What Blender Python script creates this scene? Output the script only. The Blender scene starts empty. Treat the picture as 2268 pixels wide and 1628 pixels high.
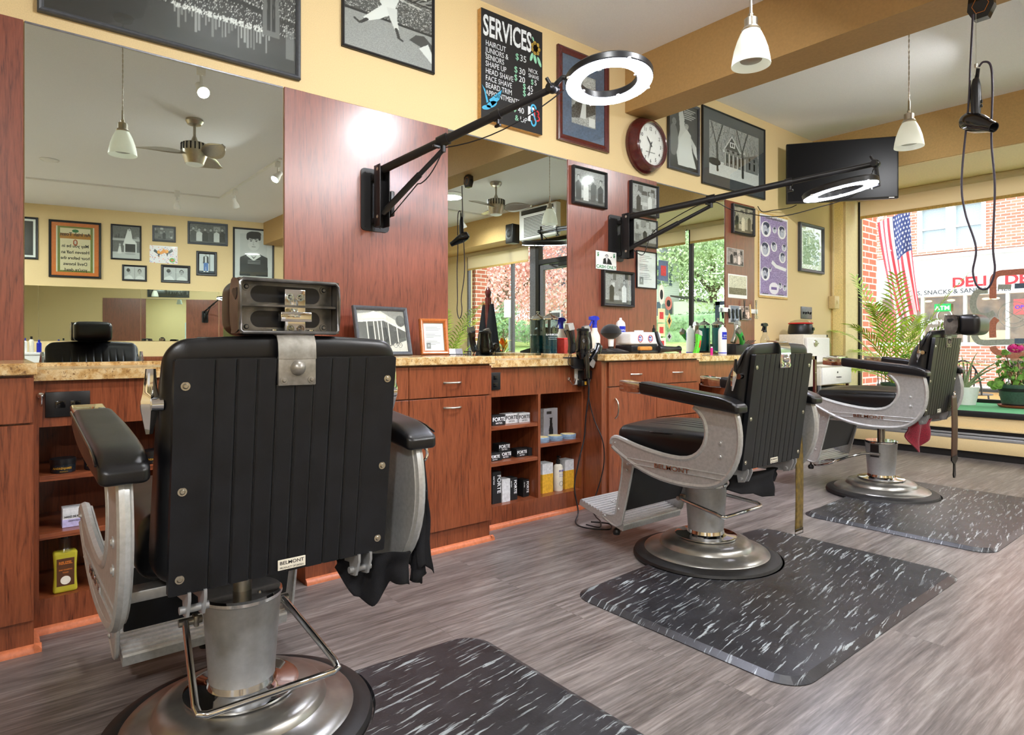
import bpy, bmesh, math, random
import numpy as np
from mathutils import Vector, Matrix, Euler

C = bpy.context.scene.collection
S = bpy.context.scene
PI = math.pi

# ---------------------------------------------------------------- camera
cam_data = bpy.data.cameras.new('camera')
cam = bpy.data.objects.new('camera', cam_data)
C.objects.link(cam)
cam.location = (0, 0, 1.0)
cam.rotation_euler = (PI/2, 0, math.radians(50.7116))
cam_data.sensor_width = 36.0
cam_data.lens = 36.0*1410.495/2268.0
cam_data.shift_y = -(814.0-762.0)/2268.0
cam_data.clip_start = 0.05
cam_data.clip_end = 300
S.camera = cam

# ---------------------------------------------------------------- colour management
S.view_settings.view_transform = 'Standard'
S.view_settings.look = 'None'
S.view_settings.gamma = 1.0
S.view_settings.use_curve_mapping = False
S.view_settings.exposure = 0.55

# ---------------------------------------------------------------- daylight (overcast sky)
W = bpy.data.worlds.new('overcast_sky')
S.world = W
W.use_nodes = True
_nt = W.node_tree
_nt.nodes.clear()
_o = _nt.nodes.new('ShaderNodeOutputWorld')
_b = _nt.nodes.new('ShaderNodeBackground')
_g = _nt.nodes.new('ShaderNodeTexGradient')
_m = _nt.nodes.new('ShaderNodeMapping')
_tc = _nt.nodes.new('ShaderNodeTexCoord')
_r = _nt.nodes.new('ShaderNodeValToRGB')
_m.inputs['Rotation'].default_value = (0, PI/2, 0)
_nt.links.new(_tc.outputs['Generated'], _m.inputs['Vector'])
_nt.links.new(_m.outputs['Vector'], _g.inputs['Vector'])
_nt.links.new(_g.outputs['Color'], _r.inputs['Fac'])
_r.color_ramp.elements[0].color = (0.90, 0.95, 1.0, 1)
_r.color_ramp.elements[1].color = (0.97, 0.98, 1.0, 1)
_nt.links.new(_r.outputs['Color'], _b.inputs['Color'])
_nt.links.new(_b.outputs['Background'], _o.inputs['Surface'])
_b.inputs['Strength'].default_value = 3.0

def area_light(name, loc, size, power, color=(1, 1, 1), rot=(0, 0, 0), shape='DISK', size_y=None, spread=None):
    d = bpy.data.lights.new(name, 'AREA')
    d.energy = power; d.color = color; d.shape = shape; d.size = size
    if size_y: d.size_y = size_y
    if spread: d.spread = spread
    o = bpy.data.objects.new(name, d); C.objects.link(o)
    o.location = loc; o.rotation_euler = rot
    return o

# ---------------------------------------------------------------- helpers: nodes and materials
def lin(c):
    c = [x/255.0 if max(c) > 1.001 else x for x in c]
    return tuple(((x+0.055)/1.055)**2.4 if x > 0.04045 else x/12.92 for x in c)

class NT:
    def __init__(s, name):
        s.m = bpy.data.materials.new(name); s.m.use_nodes = True
        s.t = s.m.node_tree; s.t.nodes.clear()
        s.out = s.n('ShaderNodeOutputMaterial')
    def n(s, typ, **kw):
        x = s.t.nodes.new(typ)
        for k, v in kw.items(): setattr(x, k, v)
        return x
    def l(s, a, b): s.t.links.new(a, b)
    def coords(s, scale=(1, 1, 1), rot=(0, 0, 0), kind='Object'):
        tc = s.n('ShaderNodeTexCoord'); mp = s.n('ShaderNodeMapping')
        mp.inputs['Scale'].default_value = scale; mp.inputs['Rotation'].default_value = rot
        s.l(tc.outputs[kind], mp.inputs['Vector']); return mp.outputs['Vector']
    def noise(s, vec, scale=5, detail=4, rough=0.55, dist=0.0):
        x = s.n('ShaderNodeTexNoise'); x.inputs['Scale'].default_value = scale
        x.inputs['Detail'].default_value = detail; x.inputs['Roughness'].default_value = rough
        x.inputs['Distortion'].default_value = dist
        s.l(vec, x.inputs['Vector']); return x.outputs['Fac']
    def ramp(s, fac, stops):
        r = s.n('ShaderNodeValToRGB'); e = r.color_ramp.elements
        while len(e) < len(stops): e.new(0.5)
        for i, (p, c) in enumerate(stops):
            e[i].position = p; e[i].color = (*lin(c), 1) if len(c) == 3 else c
        s.l(fac, r.inputs['Fac']); return r.outputs['Color']
    def mix(s, fac, a, b, mode='MIX'):
        x = s.n('ShaderNodeMix', data_type='RGBA', blend_type=mode)
        for v, i in ((fac, 0), (a, 6), (b, 7)):
            if hasattr(v, 'links'): s.l(v, x.inputs[i])
            elif i == 0: x.inputs[0].default_value = v
            else: x.inputs[i].default_value = (*lin(v), 1)
        return x.outputs[2]
    def bsdf(s, color=None, rough=0.5, metal=0.0, coat=0.0, coat_rough=0.1, spec=0.5, bump=None, bump_s=0.2, bump_d=0.002, emit=None, emit_s=0.0, trans=0.0, sheen=0.0, ior=1.45, aniso=0.0, sub=0.0):
        p = s.n('ShaderNodeBsdfPrincipled')
        if hasattr(color, 'links'): s.l(color, p.inputs['Base Color'])
        elif color is not None: p.inputs['Base Color'].default_value = (*lin(color), 1)
        if hasattr(rough, 'links'): s.l(rough, p.inputs['Roughness'])
        else: p.inputs['Roughness'].default_value = rough
        p.inputs['Metallic'].default_value = metal
        p.inputs['Coat Weight'].default_value = coat; p.inputs['Coat Roughness'].default_value = coat_rough
        p.inputs['Specular IOR Level'].default_value = spec; p.inputs['IOR'].default_value = ior
        p.inputs['Transmission Weight'].default_value = trans; p.inputs['Sheen Weight'].default_value = sheen
        p.inputs['Anisotropic'].default_value = aniso
        if sub: p.inputs['Subsurface Weight'].default_value = sub
        if emit is not None:
            p.inputs['Emission Color'].default_value = (*lin(emit), 1); p.inputs['Emission Strength'].default_value = emit_s
        if bump is not None:
            b = s.n('ShaderNodeBump'); b.inputs['Strength'].default_value = bump_s; b.inputs['Distance'].default_value = bump_d
            s.l(bump, b.inputs['Height']); s.l(b.outputs['Normal'], p.inputs['Normal'])
        s.l(p.outputs['BSDF'], s.out.inputs['Surface']); return p

_mats = {}
def mat(name, color, rough=0.5, metal=0.0, var=0.06, nscale=60, bump_s=0.0, **kw):
    """plain procedural material: base colour with slight noise"""
    if name in _mats: return _mats[name]
    t = NT(name); v = t.coords()
    f = t.noise(v, nscale, 3)
    c2 = [max(0, x*(1-var*2)) for x in color]; c1 = [min(255, x*(1+var)) for x in color]
    col = t.ramp(f, [(0.3, c2), (0.7, c1)])
    t.bsdf(col, rough, metal, bump=f if bump_s else None, bump_s=bump_s, **kw)
    _mats[name] = t.m; return t.m

def wood(name, dark, mid, light, axis='z', rough=0.32, coat=0.3, scale=1.0, crough=0.16):
    if name in _mats: return _mats[name]
    t = NT(name)
    sc = {'z': (14*scale, 14*scale, 0.9*scale), 'y': (14*scale, 0.9*scale, 14*scale), 'x': (0.9*scale, 14*scale, 14*scale)}[axis]
    v = t.coords(sc); big = t.noise(v, 1.0, 3, 0.6, 1.2)
    w = t.n('ShaderNodeMath', operation='MULTIPLY'); t.l(big, w.inputs[0]); w.inputs[1].default_value = 9.0
    fr = t.n('ShaderNodeMath', operation='PINGPONG'); t.l(w.outputs[0], fr.inputs[0]); fr.inputs[1].default_value = 1.0
    v2 = t.coords([x*9 for x in sc]); fine = t.noise(v2, 1.4, 4, 0.7)
    a = t.mix(0.5, t.ramp(fr.outputs[0], [(0.0, (100, 100, 100)), (0.35, (190, 190, 190)), (1.0, (210, 210, 210))]), t.ramp(fine, [(0.3, (60, 60, 60)), (0.7, (255, 255, 255))]))
    sep = t.n('ShaderNodeRGBToBW'); t.l(a, sep.inputs[0])
    col = t.ramp(sep.outputs[0], [(0.12, dark), (0.42, mid), (0.75, light)])
    t.bsdf(col, rough, coat=coat, coat_rough=crough, bump=sep.outputs[0], bump_s=0.06, bump_d=0.001)
    _mats[name] = t.m; return t.m

M = {}
M['wall'] = mat('yellow_wall_paint', (222, 198, 148), 0.62, var=0.02, nscale=220, bump_s=0.12)
M['ceil'] = mat('white_ceiling_paint', (242, 242, 242), 0.7, var=0.01, nscale=150, bump_s=0.05)
M['ochre'] = mat('ochre_beam', (176, 140, 88), 0.62, var=0.02)  # beam colour, clearly darker than the wall colour
M['ochrelight'] = mat('ochre_bulkhead', (208, 174, 116), 0.62, var=0.02)  # bulkhead colour, a little darker than the wall colour
M['cream'] = mat('cream_paint', (228, 208, 160), 0.55, var=0.02)
M['cherry'] = wood('cherry_laminate', (74, 34, 18), (118, 60, 34), (138, 75, 45))
M['cherryh'] = wood('cherry_laminate_across', (74, 34, 18), (120, 62, 36), (140, 78, 48), 'y')
M['cherrypanel'] = wood('cherry_wall_panel', (78, 36, 24), (119, 58, 40), (136, 71, 50), rough=0.36, coat=1.0, crough=0.24)
M['shoe'] = mat('orange_vinyl_shoe', (196, 112, 74), 0.4, var=0.05)
M['darkwood'] = wood('dark_walnut', (50, 24, 16), (80, 38, 26), (100, 50, 34), 'z')
M['mahog'] = mat('mahogany_gloss', (84, 30, 30), 0.25, coat=0.6)
M['orangewood'] = wood('orange_wood_frame', (120, 60, 24), (170, 94, 40), (190, 112, 54), 'z', scale=3)
M['black'] = mat('black_plastic', (20, 20, 22), 0.35)
M['blackgloss'] = mat('black_gloss_plastic', (12, 12, 13), 0.12, coat=0.5)
M['blackmetal'] = mat('black_powder_coat', (24, 23, 24), 0.42, bump_s=0.1, nscale=400)
M['blackframe'] = mat('black_frame_paint', (30, 31, 34), 0.35, var=0.1)
M['greyframe'] = mat('charcoal_frame_paint', (74, 78, 84), 0.4, var=0.05)
M['chrome'] = mat('chrome', (215, 216, 218), 0.07, 1.0, var=0.01)
M['steel'] = mat('brushed_steel', (158, 156, 150), 0.30, 0.85, var=0.06, nscale=12)
M['nickel'] = mat('satin_nickel', (188, 182, 168), 0.3, 1.0, var=0.02)
M['alu'] = mat('cast_aluminium', (184, 185, 184), 0.38, 0.5, var=0.03, nscale=90, bump_s=0.08)
M['alupaint'] = mat('silver_painted_metal', (170, 171, 172), 0.42, 0.55, var=0.02)
M['white'] = mat('white_plastic', (236, 236, 232), 0.35, var=0.01)
M['whitematte'] = mat('white_board', (238, 238, 236), 0.6, var=0.01)
M['offwhite'] = mat('off_white_plastic', (222, 216, 200), 0.4, var=0.02)
M['ivory'] = mat('ivory_fitting', (214, 190, 138), 0.45, var=0.02)
M['rubber'] = mat('black_rubber', (28, 27, 27), 0.5, var=0.08, bump_s=0.08)
M['greymetal'] = mat('grey_plate', (116, 116, 122), 0.35, 0.4)
M['red'] = mat('red_plastic', (205, 40, 40), 0.3)
M['blue'] = mat('blue_plastic', (28, 44, 170), 0.3)
M['green'] = mat('lime_green_plastic', (90, 200, 50), 0.3)
M['dkgreen'] = mat('green_plastic', (40, 150, 60), 0.3)
M['turf'] = mat('green_turf', (96, 170, 120), 0.9, var=0.2, nscale=700, bump_s=0.6)
M['leaf'] = mat('palm_leaf', (164, 196, 62), 0.5, var=0.2, nscale=12, sub=0.1)
M['leafdark'] = mat('geranium_leaf', (112, 160, 60), 0.55, var=0.15, nscale=30)
M['stem'] = mat('plant_stem', (96, 110, 60), 0.6)
M['petal'] = mat('magenta_petal', (214, 20, 130), 0.5, var=0.1)
M['terracotta'] = mat('terracotta', (170, 86, 60), 0.7)
M['greenpot'] = mat('green_pot', (60, 84, 72), 0.5)
M['soil'] = mat('potting_soil', (70, 50, 36), 0.95, var=0.3, nscale=200)
M['cloth'] = mat('black_towel_cloth', (13, 13, 18), 0.95, var=0.2, nscale=500, bump_s=0.5)
M['redcloth'] = mat('crimson_towel_cloth', (122, 16, 36), 0.9, var=0.25, nscale=300, bump_s=0.4, sheen=0.3)
M['strap'] = mat('olive_leather_strop', (104, 84, 34), 0.5, var=0.15, nscale=40)
M['brownstrap'] = mat('brown_leather_strop', (70, 44, 32), 0.45, var=0.1, nscale=40)
M['cord'] = mat('black_cord', (22, 20, 22), 0.45)
M['purplecord'] = mat('dark_violet_cord', (48, 38, 54), 0.4)
M['gold'] = mat('yellow_frosted_box', (214, 164, 50), 0.45)
M['cream_box'] = mat('light_card_box', (206, 208, 210), 0.5)
M['lilac'] = mat('lilac_card', (176, 170, 210), 0.5)
M['tin'] = mat('pale_blue_tin', (134, 160, 186), 0.35, 0.2)
M['tinlid'] = mat('pale_yellow_tin_lid', (224, 206, 150), 0.4)
M['darkjar'] = mat('dark_pomade_jar', (24, 30, 36), 0.25)
M['brownlabel'] = mat('brown_label', (84, 48, 22), 0.5)
M['skin'] = mat('skin_tone', (206, 160, 130), 0.6)
M['hair'] = mat('dark_brown_hair', (36, 26, 20), 0.7, bump_s=0.5, nscale=120)
M['shade'] = mat('beige_roller_fabric', (214, 196, 160), 0.85, var=0.02, nscale=300, bump_s=0.1)
M['concrete'] = mat('sidewalk_concrete', (200, 198, 192), 0.85, var=0.05)
M['asphalt'] = mat('asphalt', (120, 120, 122), 0.9, var=0.08)
M['grass'] = mat('lawn_grass', (170, 196, 116), 0.9, var=0.12, nscale=6)
M['extwhite'] = mat('white_exterior_paint', (232, 232, 228), 0.6, var=0.01)
M['exttan'] = mat('tan_exterior_paint', (214, 170, 110), 0.7, var=0.03)
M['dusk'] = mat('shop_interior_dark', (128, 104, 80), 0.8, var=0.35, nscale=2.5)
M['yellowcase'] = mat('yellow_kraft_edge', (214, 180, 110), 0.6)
M['bristle'] = mat('orange_bristle', (186, 126, 50), 0.8)
M['silkred'] = mat('sign_red', (206, 40, 50), 0.5)
M['signblack'] = mat('sign_black', (40, 42, 52), 0.5)
M['frost'] = mat('frosted_decal_grey', (176, 178, 176), 0.6)
M['decalred'] = mat('decal_terracotta', (196, 122, 104), 0.6)
M['decalblue'] = mat('decal_slate_blue', (92, 108, 134), 0.6)
M['chalkwhite'] = mat('chalk_paint_white', (226, 232, 236), 0.6)
M['chalkblue'] = mat('chalk_paint_blue', (72, 176, 220), 0.6)
M['chalkgreen'] = mat('chalk_paint_mint', (150, 214, 180), 0.6)
M['chalkred'] = mat('chalk_paint_red', (204, 44, 54), 0.6)
M['chalkgold'] = mat('chalk_paint_gold', (190, 156, 60), 0.6)
M['ink'] = mat('printed_black', (26, 26, 28), 0.5)
M['inkwhite'] = mat('printed_white', (236, 238, 240), 0.5)
M['inkorange'] = mat('printed_orange', (196, 112, 40), 0.5)
M['inkgreen'] = mat('printed_green', (30, 130, 70), 0.5)
M['inkred'] = mat('printed_red', (196, 60, 60), 0.5)
M['inkblue'] = mat('printed_blue', (40, 60, 160), 0.5)

def m_glass(name, tint=(1, 1, 1), refl=0.9, rough=0.0):
    t = NT(name)
    tr = t.n('ShaderNodeBsdfTransparent'); tr.inputs['Color'].default_value = (*tint, 1)
    gl = t.n('ShaderNodeBsdfGlossy'); gl.inputs['Roughness'].default_value = rough
    gl.inputs['Color'].default_value = (refl, refl, refl, 1)
    lw = t.n('ShaderNodeLayerWeight'); lw.inputs['Blend'].default_value = 0.5
    pw = t.n('ShaderNodeMath', operation='POWER'); t.l(lw.outputs['Facing'], pw.inputs[0]); pw.inputs[1].default_value = 4.0
    fr = t.n('ShaderNodeMath', operation='MULTIPLY_ADD'); t.l(pw.outputs[0], fr.inputs[0]); fr.inputs[1].default_value = 0.9; fr.inputs[2].default_value = 0.035
    mx = t.n('ShaderNodeMixShader')
    t.l(fr.outputs[0], mx.inputs[0]); t.l(tr.outputs[0], mx.inputs[1]); t.l(gl.outputs[0], mx.inputs[2])
    t.l(mx.outputs[0], t.out.inputs['Surface']); return t.m
M['glass'] = m_glass('clear_glass', (0.96, 0.98, 0.97))
M['jarglass'] = m_glass('jar_glass', (0.80, 0.85, 0.84))
M['bottleclear'] = m_glass('clear_plastic', (0.88, 0.89, 0.88), 0.8, 0.15)

def m_mirror():
    t = NT('silvered_mirror'); f = t.noise(t.coords(), 3, 2)
    t.bsdf(t.ramp(f, [(0, (222, 232, 226)), (1, (226, 235, 230))]), 0.0, 1.0); return t.m
M['mirror'] = m_mirror()

def m_liquid(name, col, dens=1.0):
    t = NT(name); f = t.noise(t.coords(), 30, 2)
    t.bsdf(t.ramp(f, [(0, col), (1, [min(255, c*1.15) for c in col])]), 0.05, trans=0.55, ior=1.33); return t.m
M['bluegreen'] = m_liquid('barber_blue_liquid', (40, 140, 150))
M['deepblue'] = m_liquid('deep_teal_liquid', (18, 84, 100))
M['amber'] = m_liquid('amber_tonic', (216, 206, 70))
M['greenliq'] = m_liquid('green_tonic', (40, 180, 90))

def m_frost():
    t = NT('frosted_lamp_glass'); f = t.noise(t.coords(), 20, 2)
    t.bsdf(t.ramp(f, [(0, (232, 238, 226)), (1, (240, 244, 234))]), 0.4, trans=0.25, emit=(255, 250, 235), emit_s=0.12); return t.m
M['frostglass'] = m_frost()

def m_emit(name, col, s):
    t = NT(name); e = t.n('ShaderNodeEmission'); e.inputs['Color'].default_value = (*lin(col), 1); e.inputs['Strength'].default_value = s
    t.l(e.outputs[0], t.out.inputs['Surface']); return t.m
M['led'] = m_emit('ring_led_diffuser', (232, 236, 255), 75.0)
M['lamp'] = m_emit('lit_bulb_face', (255, 250, 242), 22.0)
M['neongreen'] = m_emit('lit_green_sign', (60, 200, 110), 1.2)
M['neonwhite'] = m_emit('lit_white_letters', (250, 255, 250), 2.2)
M['neonblue'] = m_emit('lit_blue_letters', (60, 70, 200), 1.6)
M['neonred'] = m_emit('lit_red_sign', (230, 120, 120), 1.2)
M['warmlamp'] = m_emit('warm_shop_lamp', (255, 225, 150), 3.0)

def m_vinyl():
    t = NT('black_vinyl'); v = t.coords(); n = t.noise(v, 420, 3, 0.6); b = t.noise(v, 9, 3)
    col = t.ramp(b, [(0.3, (8, 8, 10)), (0.75, (16, 16, 19))])
    r = t.n('ShaderNodeMapRange'); t.l(b, r.inputs[0]); r.inputs[3].default_value = 0.26; r.inputs[4].default_value = 0.40
    t.bsdf(col, r.outputs[0], spec=0.55, bump=n, bump_s=0.22, bump_d=0.0008); return t.m
M['vinyl'] = m_vinyl()
def m_vinyl2():
    t = NT('black_vinyl_worn'); v = t.coords(); n = t.noise(v, 420, 3, 0.6)
    t.bsdf(t.ramp(t.noise(v, 14, 4), [(0.3, (10, 11, 14)), (0.8, (23, 25, 30))]), 0.42, spec=0.5, bump=n, bump_s=0.3, bump_d=0.0008); return t.m
M['vinylback'] = m_vinyl2()

def m_granite():
    t = NT('speckled_granite_laminate'); v = t.coords()
    a = t.noise(v, 26, 6, 0.65); b = t.noise(v, 90, 4, 0.7); c = t.noise(v, 200, 3, 0.6)
    col = t.ramp(a, [(0.32, (146, 106, 54)), (0.46, (188, 152, 98)), (0.60, (210, 186, 142)), (0.72, (184, 148, 94))])
    sp = t.ramp(b, [(0.57, (0, 0, 0)), (0.66, (255, 255, 255))])
    col = t.mix(sp, col, (116, 84, 52))
    s2 = t.ramp(c, [(0.64, (0, 0, 0)), (0.70, (255, 255, 255))])
    col = t.mix(s2, col, (60, 46, 40)); t.bsdf(col, 0.22, coat=0.3); return t.m
M['granite'] = m_granite()

def m_floor():
    t = NT('grey_oak_vinyl_planks')
    tc = t.n('ShaderNodeTexCoord'); mp = t.n('ShaderNodeMapping'); t.l(tc.outputs['Object'], mp.inputs['Vector'])
    mp.inputs['Rotation'].default_value = (0, 0, PI/2)
    br = t.n('ShaderNodeTexBrick'); t.l(mp.outputs['Vector'], br.inputs['Vector'])
    br.offset = 0.37; br.offset_frequency = 2
    br.inputs['Scale'].default_value = 1.0; br.inputs['Brick Width'].default_value = 1.22; br.inputs['Row Height'].default_value = 0.18
    br.inputs['Mortar Size'].default_value = 0.0012; br.inputs['Mortar Smooth'].default_value = 0.2
    br.inputs['Color1'].default_value = (0.15, 0.15, 0.15, 1); br.inputs['Color2'].default_value = (0.85, 0.85, 0.85, 1); br.inputs['Mortar'].default_value = (0, 0, 0, 1)
    bw = t.n('ShaderNodeRGBToBW'); t.l(br.outputs['Color'], bw.inputs[0])
    off = t.n('ShaderNodeCombineXYZ'); mul = t.n('ShaderNodeMath', operation='MULTIPLY'); mul.inputs[1].default_value = 7.0
    t.l(bw.outputs[0], mul.inputs[0]); t.l(mul.outputs[0], off.inputs[2])
    add = t.n('ShaderNodeVectorMath', operation='ADD'); t.l(tc.outputs['Object'], add.inputs[0]); t.l(off.outputs[0], add.inputs[1])
    def st(sc):
        m = t.n('ShaderNodeMapping'); m.inputs['Scale'].default_value = sc; t.l(add.outputs[0], m.inputs['Vector']); return m.outputs[0]
    g1 = t.noise(st((26, 2.0, 3)), 1.0, 6, 0.68, 0.8); g2 = t.noise(st((110, 5, 3)), 1.0, 4, 0.7); g3 = t.noise(st((6, 0.8, 2)), 1.0, 3)
    a = t.ramp(g1, [(0.28, (58, 52, 50)), (0.44, (102, 95, 92)), (0.58, (140, 133, 130)), (0.74, (188, 183, 180))])
    b = t.ramp(g2, [(0.3, (60, 54, 52)), (0.5, (128, 122, 118)), (0.75, (200, 196, 192))])
    col = t.mix(0.38, a, b)
    col = t.mix(0.45, col, t.ramp(g3, [(0.3, (92, 86, 84)), (0.7, (168, 160, 156))]), 'OVERLAY')
    col = t.mix(t.ramp(br.outputs['Fac'], [(0, (0, 0, 0)), (1, (150, 150, 150))]), col, (60, 55, 52))
    t.bsdf(col, 0.33, spec=0.5, coat=0.25, coat_rough=0.22, bump=g2, bump_s=0.12, bump_d=0.001); return t.m
M['floor'] = m_floor()

def m_mat():
    t = NT('marbled_rubber_mat')
    v = t.coords((1, 1, 1), (0, 0, math.radians(-8)))
    w = t.noise(v, 7, 3)
    off = t.n('ShaderNodeVectorMath', operation='MULTIPLY_ADD')
    cx = t.n('ShaderNodeCombineXYZ'); t.l(w, cx.inputs[0]); t.l(w, cx.inputs[1])
    t.l(cx.outputs[0], off.inputs[0]); off.inputs[1].default_value = (0.02, 0.02, 0); t.l(v, off.inputs[2])
    m = t.n('ShaderNodeMapping'); m.inputs['Scale'].default_value = (74, 6.0, 1); t.l(off.outputs[0], m.inputs['Vector'])
    n = t.noise(m.outputs[0], 1.0, 4, 0.65, 0.4); n2 = t.noise(v, 3.5, 2)
    s = t.ramp(n, [(0.575, (0, 0, 0)), (0.625, (255, 255, 255))])
    s2 = t.ramp(n2, [(0.3, (110, 110, 110)), (0.55, (255, 255, 255))])
    bw = t.mix(1.0, s, s2, 'MULTIPLY')
    base = t.ramp(t.noise(v, 12, 4), [(0.3, (30, 30, 33)), (0.7, (46, 46, 50))])
    col = t.mix(bw, base, (150, 158, 160))
    bp = t.noise(v, 160, 3); t.bsdf(col, 0.34, spec=0.5, bump=bp, bump_s=0.25, bump_d=0.001); return t.m
M['mat'] = m_mat()

def m_brick(name, c1, c2, mortar, scale=1.0, plane='xz'):
    t = NT(name); tc = t.n('ShaderNodeTexCoord'); sp = t.n('ShaderNodeSeparateXYZ'); cb = t.n('ShaderNodeCombineXYZ')
    t.l(tc.outputs['Object'], sp.inputs[0])
    ad = t.n('ShaderNodeMath', operation='ADD'); t.l(sp.outputs[0], ad.inputs[0]); t.l(sp.outputs[1], ad.inputs[1])
    t.l(ad.outputs[0], cb.inputs[0]); t.l(sp.outputs[2], cb.inputs[1])
    br = t.n('ShaderNodeTexBrick'); t.l(cb.outputs[0], br.inputs['Vector'])
    br.inputs['Scale'].default_value = 1.0; br.inputs['Brick Width'].default_value = 0.21*scale; br.inputs['Row Height'].default_value = 0.075*scale
    br.inputs['Mortar Size'].default_value = 0.009*scale; br.inputs['Color1'].default_value = (*lin(c1), 1); br.inputs['Color2'].default_value = (*lin(c2), 1)
    br.inputs['Mortar'].default_value = (*lin(mortar), 1)
    t.bsdf(br.outputs['Color'], 0.85); return t.m
M['brick'] = m_brick('red_brick_wall', (186, 112, 92), (206, 136, 114), (226, 214, 204))
M['brickpier'] = m_brick('near_brick_pier', (196, 104, 82), (208, 122, 98), (232, 218, 208))

def m_siding(name, col, dark, h=0.12):
    t = NT(name); tc = t.n('ShaderNodeTexCoord'); sp = t.n('ShaderNodeSeparateXYZ'); t.l(tc.outputs['Object'], sp.inputs[0])
    d = t.n('ShaderNodeMath', operation='DIVIDE'); t.l(sp.outputs[2], d.inputs[0]); d.inputs[1].default_value = h
    fr = t.n('ShaderNodeMath', operation='FRACT'); t.l(d.outputs[0], fr.inputs[0])
    t.bsdf(t.ramp(fr.outputs[0], [(0.0, dark), (0.12, col), (1.0, col)]), 0.6); return t.m
M['siding'] = m_siding('white_clapboard', (230, 232, 232), (170, 176, 180))

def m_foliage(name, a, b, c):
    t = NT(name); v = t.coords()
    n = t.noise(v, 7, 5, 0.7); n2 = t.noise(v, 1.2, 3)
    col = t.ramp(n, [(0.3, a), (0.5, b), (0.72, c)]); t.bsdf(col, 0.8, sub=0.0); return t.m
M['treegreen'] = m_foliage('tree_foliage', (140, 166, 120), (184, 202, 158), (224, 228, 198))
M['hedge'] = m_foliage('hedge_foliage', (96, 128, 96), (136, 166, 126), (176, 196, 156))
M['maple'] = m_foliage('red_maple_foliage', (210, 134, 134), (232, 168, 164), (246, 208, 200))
M['bark'] = mat('tree_bark', (110, 92, 80), 0.9)
M['croton1'] = mat('croton_yellow', (230, 190, 40), 0.4)
M['croton2'] = mat('croton_orange', (222, 104, 40), 0.4)
def m_shade():
    t = NT('translucent_roller_fabric'); f = t.noise(t.coords(), 300, 2); c = t.ramp(f, [(0, (232, 220, 196)), (1, (240, 230, 208))])
    d = t.n('ShaderNodeBsdfDiffuse'); r = t.n('ShaderNodeBsdfTranslucent'); m = t.n('ShaderNodeMixShader'); m.inputs[0].default_value = 0.62
    t.l(c, d.inputs['Color']); t.l(c, r.inputs['Color']); t.l(d.outputs[0], m.inputs[1]); t.l(r.outputs[0], m.inputs[2]); t.l(m.outputs[0], t.out.inputs['Surface']); return t.m
M['shade'] = m_shade()
M['darkchrome'] = mat('worn_dark_steel', (116, 115, 114), 0.26, 0.8, var=0.2, nscale=20)
def m_attr(name, coat=0.35, rough=0.4):
    t = NT(name); a = t.n('ShaderNodeVertexColor', layer_name='Col'); n = t.noise(t.coords(), 500, 2)
    col = t.mix(0.04, a.outputs['Color'], t.ramp(n, [(0, (100, 100, 100)), (1, (160, 160, 160))]), 'OVERLAY')
    t.bsdf(col, rough, coat=coat, coat_rough=0.05); return t.m
M['print'] = m_attr('glossy_photo_print')
M['matteprint'] = m_attr('matte_print', 0.0, 0.6)

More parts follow.
